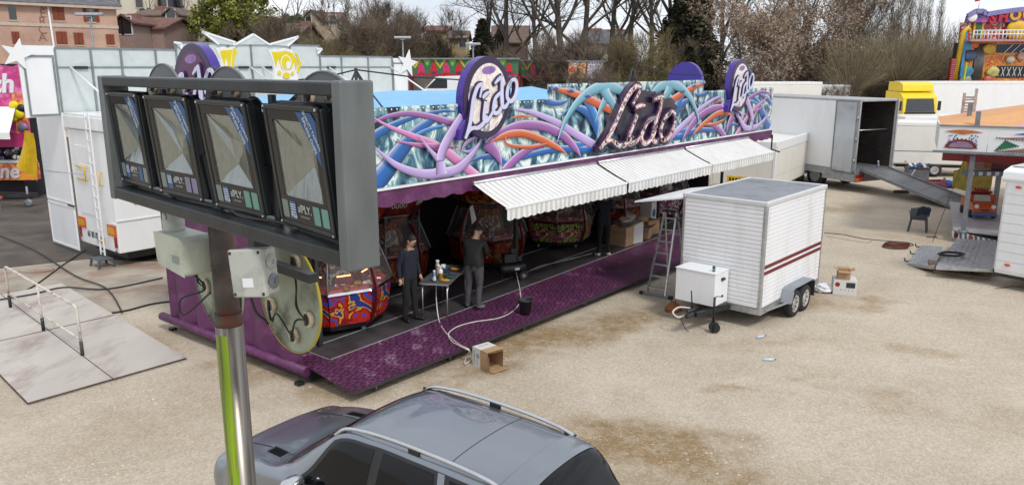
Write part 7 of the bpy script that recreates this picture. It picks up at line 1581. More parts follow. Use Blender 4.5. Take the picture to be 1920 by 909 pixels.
for q in (-1,1): m = MB(); m.lathe([(.2,-.1),(.35,-.1),(.35,.1),(.2,.1)], 16, (q,-.9,.35), (0,1,0)); m.build('wheel', rubber, t)
Y = 62; a = DX(1066,Y); t = thing('painted_stall', 'blue and white painted stall at the right of the coloured row', 'stall', (a,Y,0)); art_p = art_mat('stall_mural', ['#2a4a9a','#4f7f3a','#c23a2a','#d8b07a','#3a62b0','#e0e0e0'], 1.6, 3, 2); art_w = art_mat('stall_mural_white', ['#d8d4d0','#8a3038','#d0ccd0','#35508a','#e4e0dc','#9a8a60'], 1.8, 3, 2)
for k, (x0, x1, mt) in enumerate(((1066,1085,art_p),(1085,1100,art_p),(1101,1132,art_w))): m = MB(); m.box(DX(x0,Y)-a,DX(x1,Y)-a-.02,0,.2,DZ(148,Y),DZ(116,Y)); m.build('painted_panel', mt, t)
m = MB(); m.box(0,DX(1132,Y)-a,.3,2.2,0,DZ(148,Y)); m.build('stall_body', white2, t); m = MB(); m.box(-.1,DX(1132,Y)-a+.1,-.1,2.3,DZ(116,Y),DZ(114,Y)); m.build('roof_edge', greysteel, t)
# ------------------------------------------------------------------ fun house at the right
Y = 62; fh = thing('fun_house', 'tall multicoloured fun house with balcony at the right edge', 'fun house', (DX(1790,Y),Y,0)); ox = DX(1790,Y)
fx = lambda x: DX(x,Y)-ox; fz = lambda y: DZ(y,Y)
fo = art_mat('funhouse_orange', ['#b8601c','#d88a1c','#c2401c','#e0a828','#9a3a1c','#d89a3a'], 1.4, 3, 2); fp_ = art_mat('funhouse_purple', ['#5a3c8c','#8a4a9a','#3c3a86','#b0569a','#6a4aa0'], 1.2, 3, 1.5); fr = art_mat('funhouse_red', ['#a8202a','#c4402c','#8a1a2a','#d0c8b0','#b82c3c'], 1.6, 3, 2); fy = mk('funhouse_yellow', '#d0a81c', .5, var=.2, sc_=1)
m = MB(); m.box(fx(1797),fx(1960),.0,.3,0,fz(78)); m.build('lower_wall', fo, fh); m = MB(); m.box(fx(1803),fx(1960),.6,.9,fz(78),fz(42)); m.build('upper_wall', fr, fh)
m = MB(); m.prism([(fx(1806),fz(42)),(fx(1960),fz(42)),(fx(1960),fz(14)),(fx(1900),fz(19)),(fx(1846),fz(25)),(fx(1838),fz(28)),(fx(1834),fz(22)),(fx(1820),fz(21)),(fx(1808),fz(29))], frameM((0,.6,0),(1,0,0),(0,0,1)), .3); m.build('top_board', fp_, fh)
m = MB(); q = [(1806,30),(1820,21),(1834,21),(1840,27),(1862,23),(1900,18),(1960,13)]
for (xa, ya), (xb, yb) in zip(q, q[1:]): m.bar((fx(xa),.2,fz(ya)),(fx(xb),.2,fz(yb)),.2,.35)
m.build('top_rim', mk('rim_lilac', '#7a78a8', .5), fh)
gold, scar = mk('gold_letter', '#d0a030', .4, var=.1), mk('scarlet_letter', '#b02030', .4, var=.1)
for ch_, x, y, mt in (('S',1853,35,scar),('H',1872,32,scar),('O',1894,29,gold),('U',1916,27,gold)): text(ch_, 1.05, mt, fh, frameM((fx(x),.22,fz(y)),(1,0,-.04),(0,0,1)), .08, bold=.05, name='sign_letter')
m = MB(); m.box(fx(1824),fx(1843),.5,.58,fz(75),fz(37)); m.build('door_frame', fy, fh); m = MB(); m.box(fx(1828),fx(1839),.46,.495,fz(75),fz(41)); m.build('door_opening', mk('door_green', '#3a5a3a', .5), fh)
m = MB(); m.blob((fx(1816),.25,fz(32)), (.38,.12,.38), 14, 8); m.build('moon', wl, fh); m = MB(); m.blob((fx(1905),.3,fz(58)), (1.0,.25,.75), 16, 10, noise=.08, rng=random.Random(3)); m.build('yellow_relief', fy, fh)
m = MB(); m.box(fx(1798),fx(1960),-1.2,.0,fz(79),fz(75)); m.build('balcony_floor', mk('balcony_pink', '#a8808a', .5), fh)
m = MB()
for y in (59,66): m.tube([(fx(1803),-1.1,fz(y)),(fx(1960),-1.1,fz(y)+.05)], .05, 6)
for k in range(26): x = fx(1803)+k*.28; m.tube([(x,-1.1,fz(75)),(x,-1.1,fz(59))], .03 if k % 4 else .05, 5)
m.build('balcony_rail', wht, fh)
m = MB(); m.box(fx(1861),fx(1960),-.06,-.002,fz(101),fz(82)); m.build('window_frame', fy, fh); m = MB(); m.box(fx(1863),fx(1960),-.08,-.062,fz(99.5),fz(83.5)); m.build('dark_window', mk('deep_blue_glass', '#141440', .2), fh)
for k in range(3): m = MB(); m.bar((fx(1878+14*k),-.1,fz(99)),(fx(1892+14*k),-.1,fz(84)),.12,.05); m.build('window_bar', alu, fh)
m = MB(); m.box(fx(1824),fx(1843),-.06,-.002,fz(150),fz(82)); m.build('doorway', dark, fh)
for k in range(10): m = MB(); m.tube([(fx(1826)+.08*k,-.1,fz(150)),(fx(1826)+.08*k,-.1,fz(82))], .02, 4); m.build('grille_bar', alu, fh)
m = MB(); m.box(fx(1870),fx(1960),-.06,-.002,fz(146),fz(124)); m.build('lower_window', black, fh); m = MB(); rg = random.Random(4)
for k in range(16): x = fx(1873)+.22*k; m.bar((x,-.1,fz(143)),(x+.25*(1 if k % 2 else -1),-.1,fz(126)),.07,.03)
m.build('painted_zigzag', wht, fh)
m = MB(); m.tube([(fx(1790),-.2,fz(150)),(fx(1797),-.2,fz(60)),(fx(1804),-.2,fz(53)),(fx(1808),-.2,fz(60))], .18, 10); m.build('slide_tube', fy, fh); m = MB(); m.box(fx(1799),fx(1804),-.25,.1,fz(145),fz(56)); m.build('blue_column', mk('funhouse_blue', '#3f86b8', .5), fh)
m = MB(); m.box(fx(1781),fx(1788),-.3,.1,fz(178),fz(110)); m.build('red_column', redp, fh); m = MB()
for k in range(16): m.box(fx(1779),fx(1789),-.34,-.305,fz(176)+.17*k,fz(176)+.17*k+.06)
m.build('ribs', mk('pale_red', '#b87070', .5), fh)
for (x, y, r, c) in ((1808,87,.45,'#5c8aa8'),(1822,84,.35,'#c86a2c'),(1850,92,.5,'#c8a040'),(1816,105,.5,'#4a5a78'),(1812,135,.6,'#3c7a8a'),(1812,150,.5,'#8a948a'),(1862,135,.5,'#b8b06a'),(1892,112,.35,'#c8b8a8'),(1912,106,.4,'#c89a8c'),(1855,150,.4,'#b8584a')):
    m = MB(); m.blob((fx(x),-.12,fz(y)), (r,.14,r*.8), 12, 8, noise=.12, rng=random.Random(x)); m.build('relief_figure', mk('relief%d' % x, c, .5, var=.3, sc_=3), fh)
m = MB(); m.bar((fx(1801),-.6,fz(185)),(fx(1803.5),-.6,fz(118)),.16,.1); m.build('lime_pole', mk('lime_pole', '#b8c81c', .4), fh)
m = MB(); m.tube([(fx(1829),.6,fz(21)),(fx(1831),.6,fz(-3))], .03, 5); m.build('flag_pole', wht, fh); m = MB(); m.add([(fx(1831),.6,fz(-4)),(fx(1820),.5,fz(-2)),(fx(1820),.55,fz(3)),(fx(1831),.6,fz(1))], [(0,1,2,3)]); m.build('flag', mk('flag_red', '#a82030', .7), fh)
m = MB(); m.box(fx(1800),fx(1960),.3,1.2,0,fz(80)); m.build('building_body', dark, fh)
# ------------------------------------------------------------------ rising ground behind
hillm = mk('hill_scrub_ground', (.10,.085,.05), .95, var=.4, sc_=.2, dirt='#4c5a24', dsc=.08, damt=.3)
m = MB(); nx, ny = 40, 24; hill_h = lambda x, y: max(0, min(1, (y-72)/70))**1.2*max(2.5, min(14, 2.5-(x+6)*.3))*(1+.08*math.sin(x*.11)+.06*math.sin(y*.17))
for j in range(ny+1):
    for i in range(nx+1): x = -220+520*i/nx; y = 70+180*j/ny; m.v.append((x, y, hill_h(x, y)-.05))
m.f = [(j*(nx+1)+i, j*(nx+1)+i+1, (j+1)*(nx+1)+i+1, (j+1)*(nx+1)+i) for j in range(ny) for i in range(nx)]; m.m = [0]*len(m.f); m.sm = [True]*len(m.f)
tag(m.build('hillside', hillm), 'scrubby hillside rising behind the fairground', 'hillside', kind='structure')
# ------------------------------------------------------------------ pink building
pb0 = Vector((-41.5,62,0)); PA = 46
pk_ = thing('pink_building', 'pink rendered building with brown shutters and worn vertical lettering', 'building', pb0, R(90-PA)); pw = lambda x, y: W(x, y, pb0, PA)
rend = mk('pink_render', (.50,.33,.26), .9, var=.12, sc_=.4, dirt='#8c6a58', dsc=.35, damt=.3); shut = mk('brown_shutter', '#7a3a22', .7, var=.12); slate = mk('slate_roof', (.11,.11,.125), .8, var=.3, sc_=2); stone = mk('stone_trim', (.5,.42,.34), .85, var=.12)
sR, zT = pw(217,13); m = MB(); m.box(-14,sR,0,11,-1,zT); m.build('wall', rend, pk_)
m = MB(); m.prism([(-.5,zT),(5.5,zT+3.0),(11.5,zT)], frameM((sR+.4,0,0),(0,1,0),(0,0,1)), -sR-14.8); m.build('roof', slate, pk_); m = MB(); m.box(-14.3,sR+.3,-.45,-.02,zT-.25,zT-.02); m.build('cornice', stone, pk_)
zs = pw(100,48)[1]; m = MB(); m.box(-14,sR+.03,-.06,-.002,zs-.12,zs+.12); m.build('string_course', stone, pk_)
def win(x0, x1, y0, y1, shutters):
    a, zb_ = pw(x0,y1); b, zt_ = pw(x1,y0); m = MB(); m.box(a-.08,b+.08,-.06,-.003,zb_-.12,zb_-.02); w_ = MB(); w_.box(a,b,-.03,-.002,zb_,zt_); wo = w_.build('window', dkglass, pk_); m.build('sill', stone, wo)
    if shutters == 'closed':
        c = (a+b)/2
        for q0, q1 in ((a,c-.01),(c+.01,b)): m = MB(); m.box(q0,q1,-.09,-.035,zb_,zt_); m.build('shutter', shut, wo)
    elif shutters == 'open':
        wd = (b-a)/2
        for q0, q1 in ((a-wd-.02,a-.02),(b+.02,b+wd+.02)): m = MB(); m.box(q0,q1,-.07,-.02,zb_,zt_); m.build('shutter', shut, wo)
        m = MB(); m.box((a+b)/2-.04,(a+b)/2+.04,-.05,-.031,zb_,zt_); m.build('mullion', stone, wo)
for q in ((18,28,8,37,'none'),(100,118,9,38,'closed'),(165,176,14,41,'open'),(24,35,60,83,'closed'),(107,124,60,83,'closed'),(140,155,62,84,'closed'),(200,213,65,84,'closed')): win(*q)
for ch_, y in zip("LERCA", (10,26,41,57,71)): s, z = pw(80,y); text(ch_, .95, mk('worn_brown_letter', '#8a6654', .9) if ch_ == 'L' else bpy.data.materials['worn_brown_letter'], pk_, frameM((s,-.01,z),(1,0,0),(0,0,1)), .012, name='worn_letter')
s, z = pw(84,6); m = MB(); m.box(s-.05,s+.05,-.02,-.001,z-.1,z+.3); m.build('apostrophe', bpy.data.materials['worn_brown_letter'], pk_)
s, z = pw(90,0); m = MB(); m.tube([(s-.1,-.1,zT),(s+.12,-.1,-1)], .08, 8); m.build('downpipe', wht, pk_)
def lamp_post(x, y_top, y_vis, Y, label, arm=1.2):
    p = D(x, y_top, Y); t = thing('lamp_post', label, 'lamp post', (p.x,Y,0)); m = MB(); m.tube([(0,0,0),(0,0,p.z)], [.10,.06], 8); m.build('pole', greysteel, t); m = MB(); m.box(-arm,arm,-.15,.15,p.z,p.z+.18); m.build('lamp_head', alu, t, bevel=.04); m = MB(); m.box(-.2,.2,-.1,.1,p.z-.1,p.z-.002); m.build('bracket', greysteel, t)
lamp_post(168,30,83,50,'twin headed lamp post in front of the pink building', .85)
lamp_post(755,73,108,62,'twin headed lamp post above the right end of the facade', .65)
lamp_post(887,85,112,64,'twin headed lamp post above the coloured stall', .6)
# ------------------------------------------------------------------ houses up the hill
def house(x0, x1, y_eave, y_ridge, y_base, Y, wallm, roofm_, label, name='house', gable=False, dep=8, windows=(), chim=(), rz=0):
    a, b = DX(x0,Y), DX(x1,Y); ze, zr, zb_ = DZ(y_eave,Y), DZ(y_ridge,Y), min(DZ(y_base,Y)-2, hill_h(a, Y+dep)-1, 6); t = thing(name, label, 'house', (a,Y,0), R(rz)); L = b-a
    m = MB(); m.box(0,L,0,dep,zb_-2,ze); 
    if gable: m.prism([(0,ze),(L/2,zr-.1),(L,ze)], frameM((0,dep,0),(1,0,0),(0,0,1)), dep)
    else: m.prism([(0,ze),(dep/2,zr-.1),(dep,ze)], frameM((0,0,0),(0,1,0),(0,0,1)), L)
    m.build('wall', wallm, t); m = MB(); ov = .35
    if gable: A = [(-ov,-ov,ze-.15),(L/2,-ov,zr),(L+ov,-ov,ze-.15)]; B = [(x,dep+ov,z) for x,y,z in A]
    else: A = [(-ov,-ov,ze-.15),(-ov,dep/2,zr),(-ov,dep+ov,ze-.15)]; B = [(L+ov,y,z) for x,y,z in A]
    up = Vector((0,0,.18)); vs = [Vector(v) for v in A+B]; vs += [v+up for v in vs]
    m.add(vs, [(0,1,4,3),(1,2,5,4),(6,9,10,7),(7,10,11,8),(0,3,9,6),(2,8,11,5),(0,6,7,1),(1,7,8,2),(3,4,10,9),(4,5,11,10)]); rf = m.build('roof', roofm_, t)
    for wx, wy, ww, wh in windows:
        s = DX(wx,Y)-a; z = DZ(wy,Y); m = MB(); m.box(s-ww/2-.1,s+ww/2+.1,-.05,-.002,z-wh/2-.1,z+wh/2+.1); f_ = m.build('window', wht, t); m = MB(); m.box(s-ww/2,s+ww/2,-.07,-.051,z-wh/2,z+wh/2); m.build('pane', dkglass, f_)
    for cx, cy, cw_ in chim: s = DX(cx,Y)-a; m = MB(); m.box(s-cw_,s+cw_,dep*.4,dep*.4+.9,ze,DZ(cy,Y)); m.build('chimney', brick, rf)
    return t
brick = mk('brick_chimney', (.24,.12,.09), .85, var=.2); tile_r = mk('red_tile_roof', (.15,.068,.052), .85, var=.3, sc_=1.5, bump=.4, bsc=8); tile_b = mk('brown_tile_roof', (.13,.085,.07), .85, var=.3, sc_=1.5, bump=.4, bsc=8); rubble = mk('rubble_wall', (.42,.34,.26), .9, var=.25, sc_=3); ochre = mk('ochre_wall', (.55,.43,.22), .85, var=.12); crm_ = mk('cream_render', (.62,.56,.45), .85, var=.06, sc_=.3); pinkw = mk('pinkish_wall', (.32,.22,.19), .9, var=.15)
house(222,256,43,30,95,78,pinkw,tile_r,'small house with red gable roof beside the pink building',gable=True,windows=((229,48,.9,1.6),(245,48,.9,1.6)),chim=((236,23,.5),),dep=6)
house(252,312,53,32,95,82,pinkw,tile_r,'house with long red tiled roof behind the facade',dep=9)
house(262,322,29,16,60,96,rubble,tile_b,'rubble stone house with brown roof and white chimney',windows=((328,38,1.2,2.0),),chim=((286,8,.5),))
house(318,342,28,16,60,95.5,rubble,tile_b,'stone gable end with a tall window on the hill',gable=True,windows=((329,37,1.0,2.2),))
def flats(x0, x1, Y, label, windows, wallm, yt=-40):
    a, b = DX(x0,Y), DX(x1,Y); t = thing('apartment_block', label, 'building', (a,Y,0)); m = MB(); m.box(0,b-a,0,14,4,DZ(yt,Y)); m.build('wall', wallm, t); m = MB(); m.box(-.3,b-a+.3,-.3,14.3,DZ(yt,Y),DZ(yt,Y)+.5); m.build('roof', slate, t)
    for wx, wy in windows: s = DX(wx,Y)-a; z = DZ(wy,Y); m = MB(); m.box(s-.85,s+.85,-.08,-.002,z-1.1,z+1.1); f_ = m.build('window', stone, t); m = MB(); m.box(s-.65,s+.65,-.1,-.081,z-.9,z+.9); m.build('pane', dkglass, f_)
    return t
flats(205,298,150,'cream apartment block above the pink building',((220,5),(231,5),(273,5),(220,-18),(273,-18)),crm_)
flats(324,440,155,'cream apartment block behind the tall green tree',((334,5),(347,5),(388,5),(347,22),(388,22),(334,-16),(388,-16)),crm_)
t = flats(298,324,152,'dark glazed stair tower between the cream apartment blocks',((305,3),(317,3)),mk('dark_cladding', (.08,.09,.11), .5),yt=-30)
house(484,560,66,42,95,95,tile_b,tile_b,'barn with large brown roof among the brown scrub',chim=((557,36,.6),),dep=12)
house(574,603,36,20,60,120,rubble,tile_b,'grey gabled house with brick chimneys on the skyline',gable=True,windows=((583,33,.8,1.6),),chim=((571,17,.6),(594,17,.6)))
house(600,636,40,22,60,122,rubble,tile_b,'brown roofed house wing with a dormer on the skyline',windows=((628,38,1.0,1.4),),chim=((632,22,.6),))
house(800,838,58,48,95,100,ochre,tile_r,'house with orange tiled roof behind bare bushes',chim=((814,47,.4),))
house(843,874,72,58,95,95,ochre,tile_b,'ochre gabled house beside the dark conifer',gable=False,windows=((868,80,.8,1.2),))
house(1104,1178,82,54,110,98,crm_,slate,'large slate roofed house half hidden by bare trees',chim=((1123,50,.8),(1160,52,.8),(1185,52,.8)),windows=((1175,92,1.2,1.8),),dep=12)
house(925,990,80,48,110,105,tile_b,tile_b,'brown roofed house deep behind the bare trees')
m = MB()
# ================================================================== trees and bushes
bark = mk('dark_bark', (.088,.073,.06), .9, var=.35, sc_=3, bump=.4, bsc=20); bark2 = mk('grey_brown_bark', (.12,.10,.08), .9, var=.3, sc_=3)
twigm = mk('brown_twigs', (.155,.12,.088), .9, var=.35, sc_=.6); twigd = mk('dark_twigs', (.115,.095,.08), .9, var=.3, sc_=.6); twigo = mk('olive_twigs', (.21,.175,.105), .9, var=.35, sc_=.5)
def leafm(name, c, c2):
    m, n, l, b = new_mat(name); t = n.new('ShaderNodeTexCoord'); z = n.new('ShaderNodeTexNoise'); z.inputs['Scale'].default_value = 1.1; z.inputs['Detail'].default_value = 6; l.new(t.outputs['Object'], z.inputs['Vector'])
    r = n.new('ShaderNodeValToRGB'); r.color_ramp.elements[0].position = .3; r.color_ramp.elements[1].position = .7; r.color_ramp.elements[0].color = lin(c); r.color_ramp.elements[1].color = lin(c2); l.new(z.outputs['Fac'], r.inputs[0]); l.new(r.outputs[0], b.inputs['Base Color']); b.inputs['Roughness'].default_value = .8; b.inputs['Specular IOR Level'].default_value = .2; return m
lf_green = leafm('spring_leaves', (.10,.12,.022), (.25,.25,.055)); lf_dark = leafm('evergreen_leaves', (.036,.038,.022), (.08,.076,.046)); lf_beech = leafm('dry_beech_leaves', (.23,.17,.125), (.38,.29,.22)); lf_olive = leafm('olive_scrub_leaves', (.14,.115,.055), (.24,.2,.105)); lf_ivy = leafm('brown_green_leaves', (.085,.07,.035), (.15,.115,.06)); lf_blue = leafm('dull_green_leaves', (.05,.08,.035), (.11,.14,.06))
def rdir(rg):
    while True:
        v = Vector((rg.uniform(-1,1), rg.uniform(-1,1), rg.uniform(-1,1)))
        if .1 < v.length < 1: return v.normalized()
def twig(mb, p, d, L, w_, rg):
    q = p+d*L*.5+rdir(rg)*L*.08; e = p+d*L; s = d.cross(rdir(rg)).normalized()*w_; b = len(mb.v)
    mb.v += [tuple(p+s), tuple(p-s), tuple(q+s*.5), tuple(q-s*.5), tuple(e)]; mb.f += [(b,b+1,b+3,b+2),(b+2,b+3,b+4)]; mb.m += [0,0]; mb.sm += [False]*2
def leaf(mb, p, r, rg, mi=0):
    d = rdir(rg); s = d.cross(rdir(rg)).normalized(); b = len(mb.v); mb.v += [tuple(p-d*r), tuple(p+s*r*.55), tuple(p+d*r), tuple(p-s*r*.55)]; mb.f.append((b,b+1,b+2,b+3)); mb.m.append(mi); mb.sm.append(False)
def tree_mesh(seed, H, r0, nl=(7,5,4), up=.35, trunk=.35, twigs=5, tl=1.3, tw=.014, leaves=0, lr=.12, spread=1.0, fork=True, stems=1):
    rg = random.Random(seed); T = MB(); K = MB()
    def branch(p, d, L, r, lev):
        n = 5 if lev == 0 else 4 if lev == 1 else 3; pts = [p]; rs = [r]; q = p
        for i in range(n):
            d = (d+rdir(rg)*(.10 if lev == 0 else .24)+Vector((0,0,up*.22*(lev > 0)))).normalized(); q = q+d*L/n; pts.append(q); rs.append(max(.012, r*(1-.72*(i+1)/n)))
        T.tube(pts, rs, (8,6,5,4,3)[min(4,lev)], cap=False)
        if lev < len(nl):
            for k in range(nl[lev]):
                u = (trunk if lev == 0 else .25)+(1-(trunk if lev == 0 else .25))*(k+rg.random())/nl[lev]; u = min(.999, u); i = min(n-1, int(u*n)); bp = pts[i].lerp(pts[i+1], u*n-i); rad = rdir(rg); ax = (pts[i+1]-pts[i]).normalized(); rad = (rad-ax*rad.dot(ax)).normalized()
                nd = (ax*(.55+.25*u)+rad*rg.uniform(.55,.95)*spread+Vector((0,0,up))).normalized(); branch(bp, nd, L*rg.uniform(.42,.68)*(1.15-.35*u), rs[i]*rg.uniform(.45,.65), lev+1)
        if lev >= len(nl)-1:
            for k in range(twigs):
                u = rg.random(); i = min(n-1, int(u*n)); bp = pts[i].lerp(pts[i+1], u*n-i); nd = ((pts[i+1]-pts[i]).normalized()*.7+rdir(rg)*.8+Vector((0,0,up*.7))).normalized(); L2 = tl*rg.uniform(.5,1.2); twig(K, bp, nd, L2, tw, rg)
                if rg.random() < .7: twig(K, bp+nd*L2*.45, (nd+rdir(rg)*.8).normalized(), L2*.5, tw*.7, rg)
                for q in range(leaves): leaf(K, bp+nd*L2*rg.random()+rdir(rg)*.18, lr*rg.uniform(.6,1.3), rg)
    for s in range(stems):
        d0 = Vector((rg.uniform(-.06,.06), rg.uniform(-.06,.06), 1)) if stems == 1 else (rdir(rg)*Vector((1,1,0)).length*.35+Vector((0,0,1)))
        branch(Vector((0,0,0)) if stems == 1 else Vector((rg.uniform(-.3,.3), rg.uniform(-.3,.3), 0)), d0.normalized(), H, r0, 0)
    return T, K
def leafy_crown(seed, H, R0, zc, n, lr, rg_sq=1.0, clumps=40, lean=0):
    rg = random.Random(seed); K = MB()
    for c in range(clumps):
        d = rdir(rg); q = rg.random()**.5; cc = Vector((d.x*R0*q, d.y*R0*q, zc+d.z*rg_sq*q)); cr_ = R0*rg.uniform(.16,.34)
        for k in range(n//clumps): leaf(K, cc+rdir(rg)*cr_*rg.random()**.4, lr*rg.uniform(.6,1.4), rg)
    return K
def cone_crown(seed, H, R0, n, lr, z0=.6, pw=.8):
    rg = random.Random(seed); K = MB()
    for k in range(n):
        u = rg.random()**.8; z = z0+(H-z0)*u; r = R0*(1-u)**pw*(.35+.65*rg.random()**.4); a = rg.random()*6.283; r *= .72+.2*math.sin(a*3+z*.9)+.12*math.sin(a*7-z*2.1); leaf(K, Vector((r*math.cos(a), r*math.sin(a), z-.15*r)), lr*rg.uniform(.6,1.4), rg)
    return K
def make_tree(label, p, rz, T, K, bm_, km, name='tree', sc_=1, group=None, cat='tree'):
    t = thing(name, label, cat, p, rz, group); t.scale = (sc_,)*3 if not isinstance(sc_, tuple) else sc_
    if T is not None: T = T if isinstance(T, bpy.types.Mesh) else T.mesh('trunk', bm_); o = bpy.data.objects.new('trunk', T); C.objects.link(o); o.parent = t
    K = K if isinstance(K, bpy.types.Mesh) else K.mesh('crown', km); o = bpy.data.objects.new('crown', K); C.objects.link(o); o.parent = t
    return t
def gp(x, Y): a = DX(x, Y); return Vector((a, Y, max(0, hill_h(a, Y)-.1) if Y > 70 else 0))
# tall bare trees
protos = [[m.mesh(nm, mt) for m, nm, mt in zip(tree_mesh(s, 17, .34, nl=(8,6,5), trunk=.28, twigs=7, tl=1.5, tw=.017, up=.3), ('trunk','crown'), (bark, twigd))] for s in (11, 23, 37)]
for i, (x, Y, k, s, lab) in enumerate(((905,84,0,.85,'tall bare tree left of the round sign'), (958,76,1,1.0,'tall bare tree just right of the round sign'), (1012,80,2,.95,'tall bare tree leaning over the coloured stalls'), (1066,72,0,1.15,'thick dark bare trunk above the painted stall'), (1088,74,1,1.1,'bare tree with twin trunks beside the thick dark one'), (1142,78,2,1.1,'tall bare tree above the slate roofed house'), (1172,84,0,1.0,'bare tree between the slate roof and the brown bushes'), (1222,82,1,1.05,'tall bare tree left of the dark yew'), (1250,76,2,1.0,'slender bare tree touching the dark yew'), (1345,86,0,1.0,'bare tree behind the beech with dry leaves'), (1470,84,2,1.0,'tall bare tree above the second dry beech'))):
    make_tree(lab, gp(x,Y), i*1.3, protos[k][0], protos[k][1], None, None, 'bare_tree', s, 'tall bare trees')
# rounded bare trees and bushes
bush = [[m.mesh(nm, mt) for m, nm, mt in zip(tree_mesh(s, 5.2, .12, nl=(7,5,4), trunk=.1, twigs=9, tl=1.1, tw=.016, up=.45, stems=4), ('trunk','crown'), (bark2, twigm))] for s in (5, 9)]
bush_o = [[m.mesh(nm, mt) for m, nm, mt in zip(tree_mesh(s, 5.0, .11, nl=(7,5,4), trunk=.1, twigs=9, tl=1.0, tw=.016, up=.45, stems=4, leaves=1, lr=.05), ('trunk','crown'), (bark2, lf_olive))] for s in (6, 14)]
for i, (x, Y, pr_, s, lab) in enumerate(((1015,66,bush[0],.95,'brown twiggy bush right of the coloured stall'), (1052,68,bush[1],1.0,'brown twiggy bush in front of the thick dark trunk'), (1150,66,bush[0],1.0,'large brown bush left of the olive bush'), (1205,64,bush_o[0],1.05,'olive brown bush in front of the purple disc'), (1262,68,bush[1],.9,'brown bush at the foot of the dark yew'), (815,90,bush[1],1.35,'pale round bare tree behind the houses'), (740,84,bush_o[1],1.1,'olive bush left of the ochre houses'), (510,84,bush[0],1.2,'bare twiggy tree right of the green tree'), (1590,60,bush[0],.55,'small bare bush in front of the white van body'), (1120,62,bush[0],.7,'low bare bush right of the painted stall'))):
    make_tree(lab, gp(x,Y), i*.9, pr_[0], pr_[1], None, None, 'bare_bush', s, 'bare bushes', 'bush')
hb = [(345,88,.8),(395,80,.75),(470,78,.8),(560,80,1.0),(600,84,.9),(635,78,.85),(680,76,.9),(725,80,.85),(765,84,.85),(790,92,.8),(610,96,.9),(575,104,.8),(300,76,.7),(545,94,.9),(660,90,1.0),(520,100,.8),(845,90,.7)]
ordn = 'first second third fourth fifth sixth seventh eighth ninth tenth eleventh twelfth thirteenth fourteenth fifteenth sixteenth seventeenth'.split()
for i, (x, Y, s) in enumerate(sorted(hb)): make_tree('olive brown bush on the hillside, %s from the left in the scrub' % ordn[i], gp(x,Y), i*1.7, bush_o[i % 2][0], bush_o[i % 2][1], None, None, 'scrub_bush', s, 'scrub bushes on the hillside', 'bush')
# dry beeches
bee = [[m.mesh(nm, mt) for m, nm, mt in zip(tree_mesh(s, 8.0, .22, nl=(9,6,4), trunk=.12, twigs=6, tl=1.0, tw=.014, up=.18, leaves=3, lr=.105, spread=1.15), ('trunk','crown'), (bark, lf_beech))] for s in (41, 55)]
for i, (x, Y, k, s, lab) in enumerate(((1390,62,0,1.0,'beech with dry pinkish brown leaves behind the far round sign'), (1475,62,1,1.05,'wide beech with dry leaves above the white lorry body'), (1532,72,0,1.1,'dry leaved beech at the edge of the thicket'), (1420,76,1,1.25,'taller dry beech behind the other two'))):
    make_tree(lab, gp(x,Y), 1+i*1.7, bee[k][0], bee[k][1], None, None, 'beech_tree', s, 'dry beeches')
# evergreens
con = cone_crown(3, 11, 2.3, 9000, .22); yew = cone_crown(8, 15, 2.9, 14000, .2, .4, .55)
T0 = MB(); T0.tube([(0,0,0),(0,0,9)], [.25,.05], 8); T0 = T0.mesh('trunk', bark); con = con.mesh('crown', lf_dark); yew = yew.mesh('crown', lf_dark)
make_tree('dark conifer left of the tall bare trees', gp(905,72), 0, T0, con, None, None, 'conifer', (1.5,1.5,.85)); make_tree('dark conifer behind the ochre house', gp(938,88), 2, T0, con, None, None, 'conifer', (1.4,1.4,.8)); make_tree('tall dark yew above the purple disc', gp(1290,74), 1, T0, yew, None, None, 'yew_tree', (1.7,1.7,.92)); make_tree('broad dark evergreen under the yew', gp(1292,66), 3, T0, con, None, None, 'evergreen', (1.3,1.3,.62)); make_tree('dark evergreen left of the dry beeches', gp(1322,70), 3, T0, con, None, None, 'evergreen', (1.1,1.1,.8))
ivyc = leafy_crown(15, 12, 3.0, 6, 16000, .085, 5.0, 130).mesh('crown', lf_ivy); make_tree('tall brown green ivy clad tree above the facade', gp(705,84), 0, bush[0][0], ivyc, None, None, 'ivy_tree', (1.0,1.0,.85)); make_tree('smaller brown tree left of the ivy clad one', gp(660,90), 2, bush[1][0], bush[1][1], None, None, 'bare_tree', 1.5); make_tree('brown twiggy tree right of the ivy clad one', gp(742,80), 2, bush[0][0], bush[0][1], None, None, 'bare_tree', 1.35)
# leafy green trees
TG, _ = tree_mesh(71, 9, .25, nl=(7,4), twigs=0); TG = TG.mesh('trunk', bark2); gc_ = leafy_crown(72, 10, 3.6, 7.2, 16000, .17, 4.2, 70).mesh('crown', lf_green); gd = leafy_crown(73, 6, 3.0, 4.2, 9000, .16, 2.2, 50).mesh('crown', lf_blue)
make_tree('yellow green leafy tree before the apartment block', gp(442,88), 0, TG, gc_, None, None, 'leafy_tree', 1.15); make_tree('green leafy tree right of the tallest leafy tree', gp(530,104), 0, TG, gd, None, None, 'leafy_tree', 1.0); make_tree('dull green tree below the apartment block', gp(366,106), 1, TG, gd, None, None, 'leafy_tree', .75); make_tree('dull green tree beside the stone gable', gp(350,112), 2, TG, gd, None, None, 'leafy_tree', .7); make_tree('green tree beside the skyline house', gp(560,118), 2, TG, gd, None, None, 'leafy_tree', .95); make_tree('small green tree beside the stair tower', gp(288,122), 2, TG, gd, None, None, 'leafy_tree', .6); make_tree('green topped tree above the dry beeches', gp(1512,90), 2, TG, gd, None, None, 'leafy_tree', 1.2)
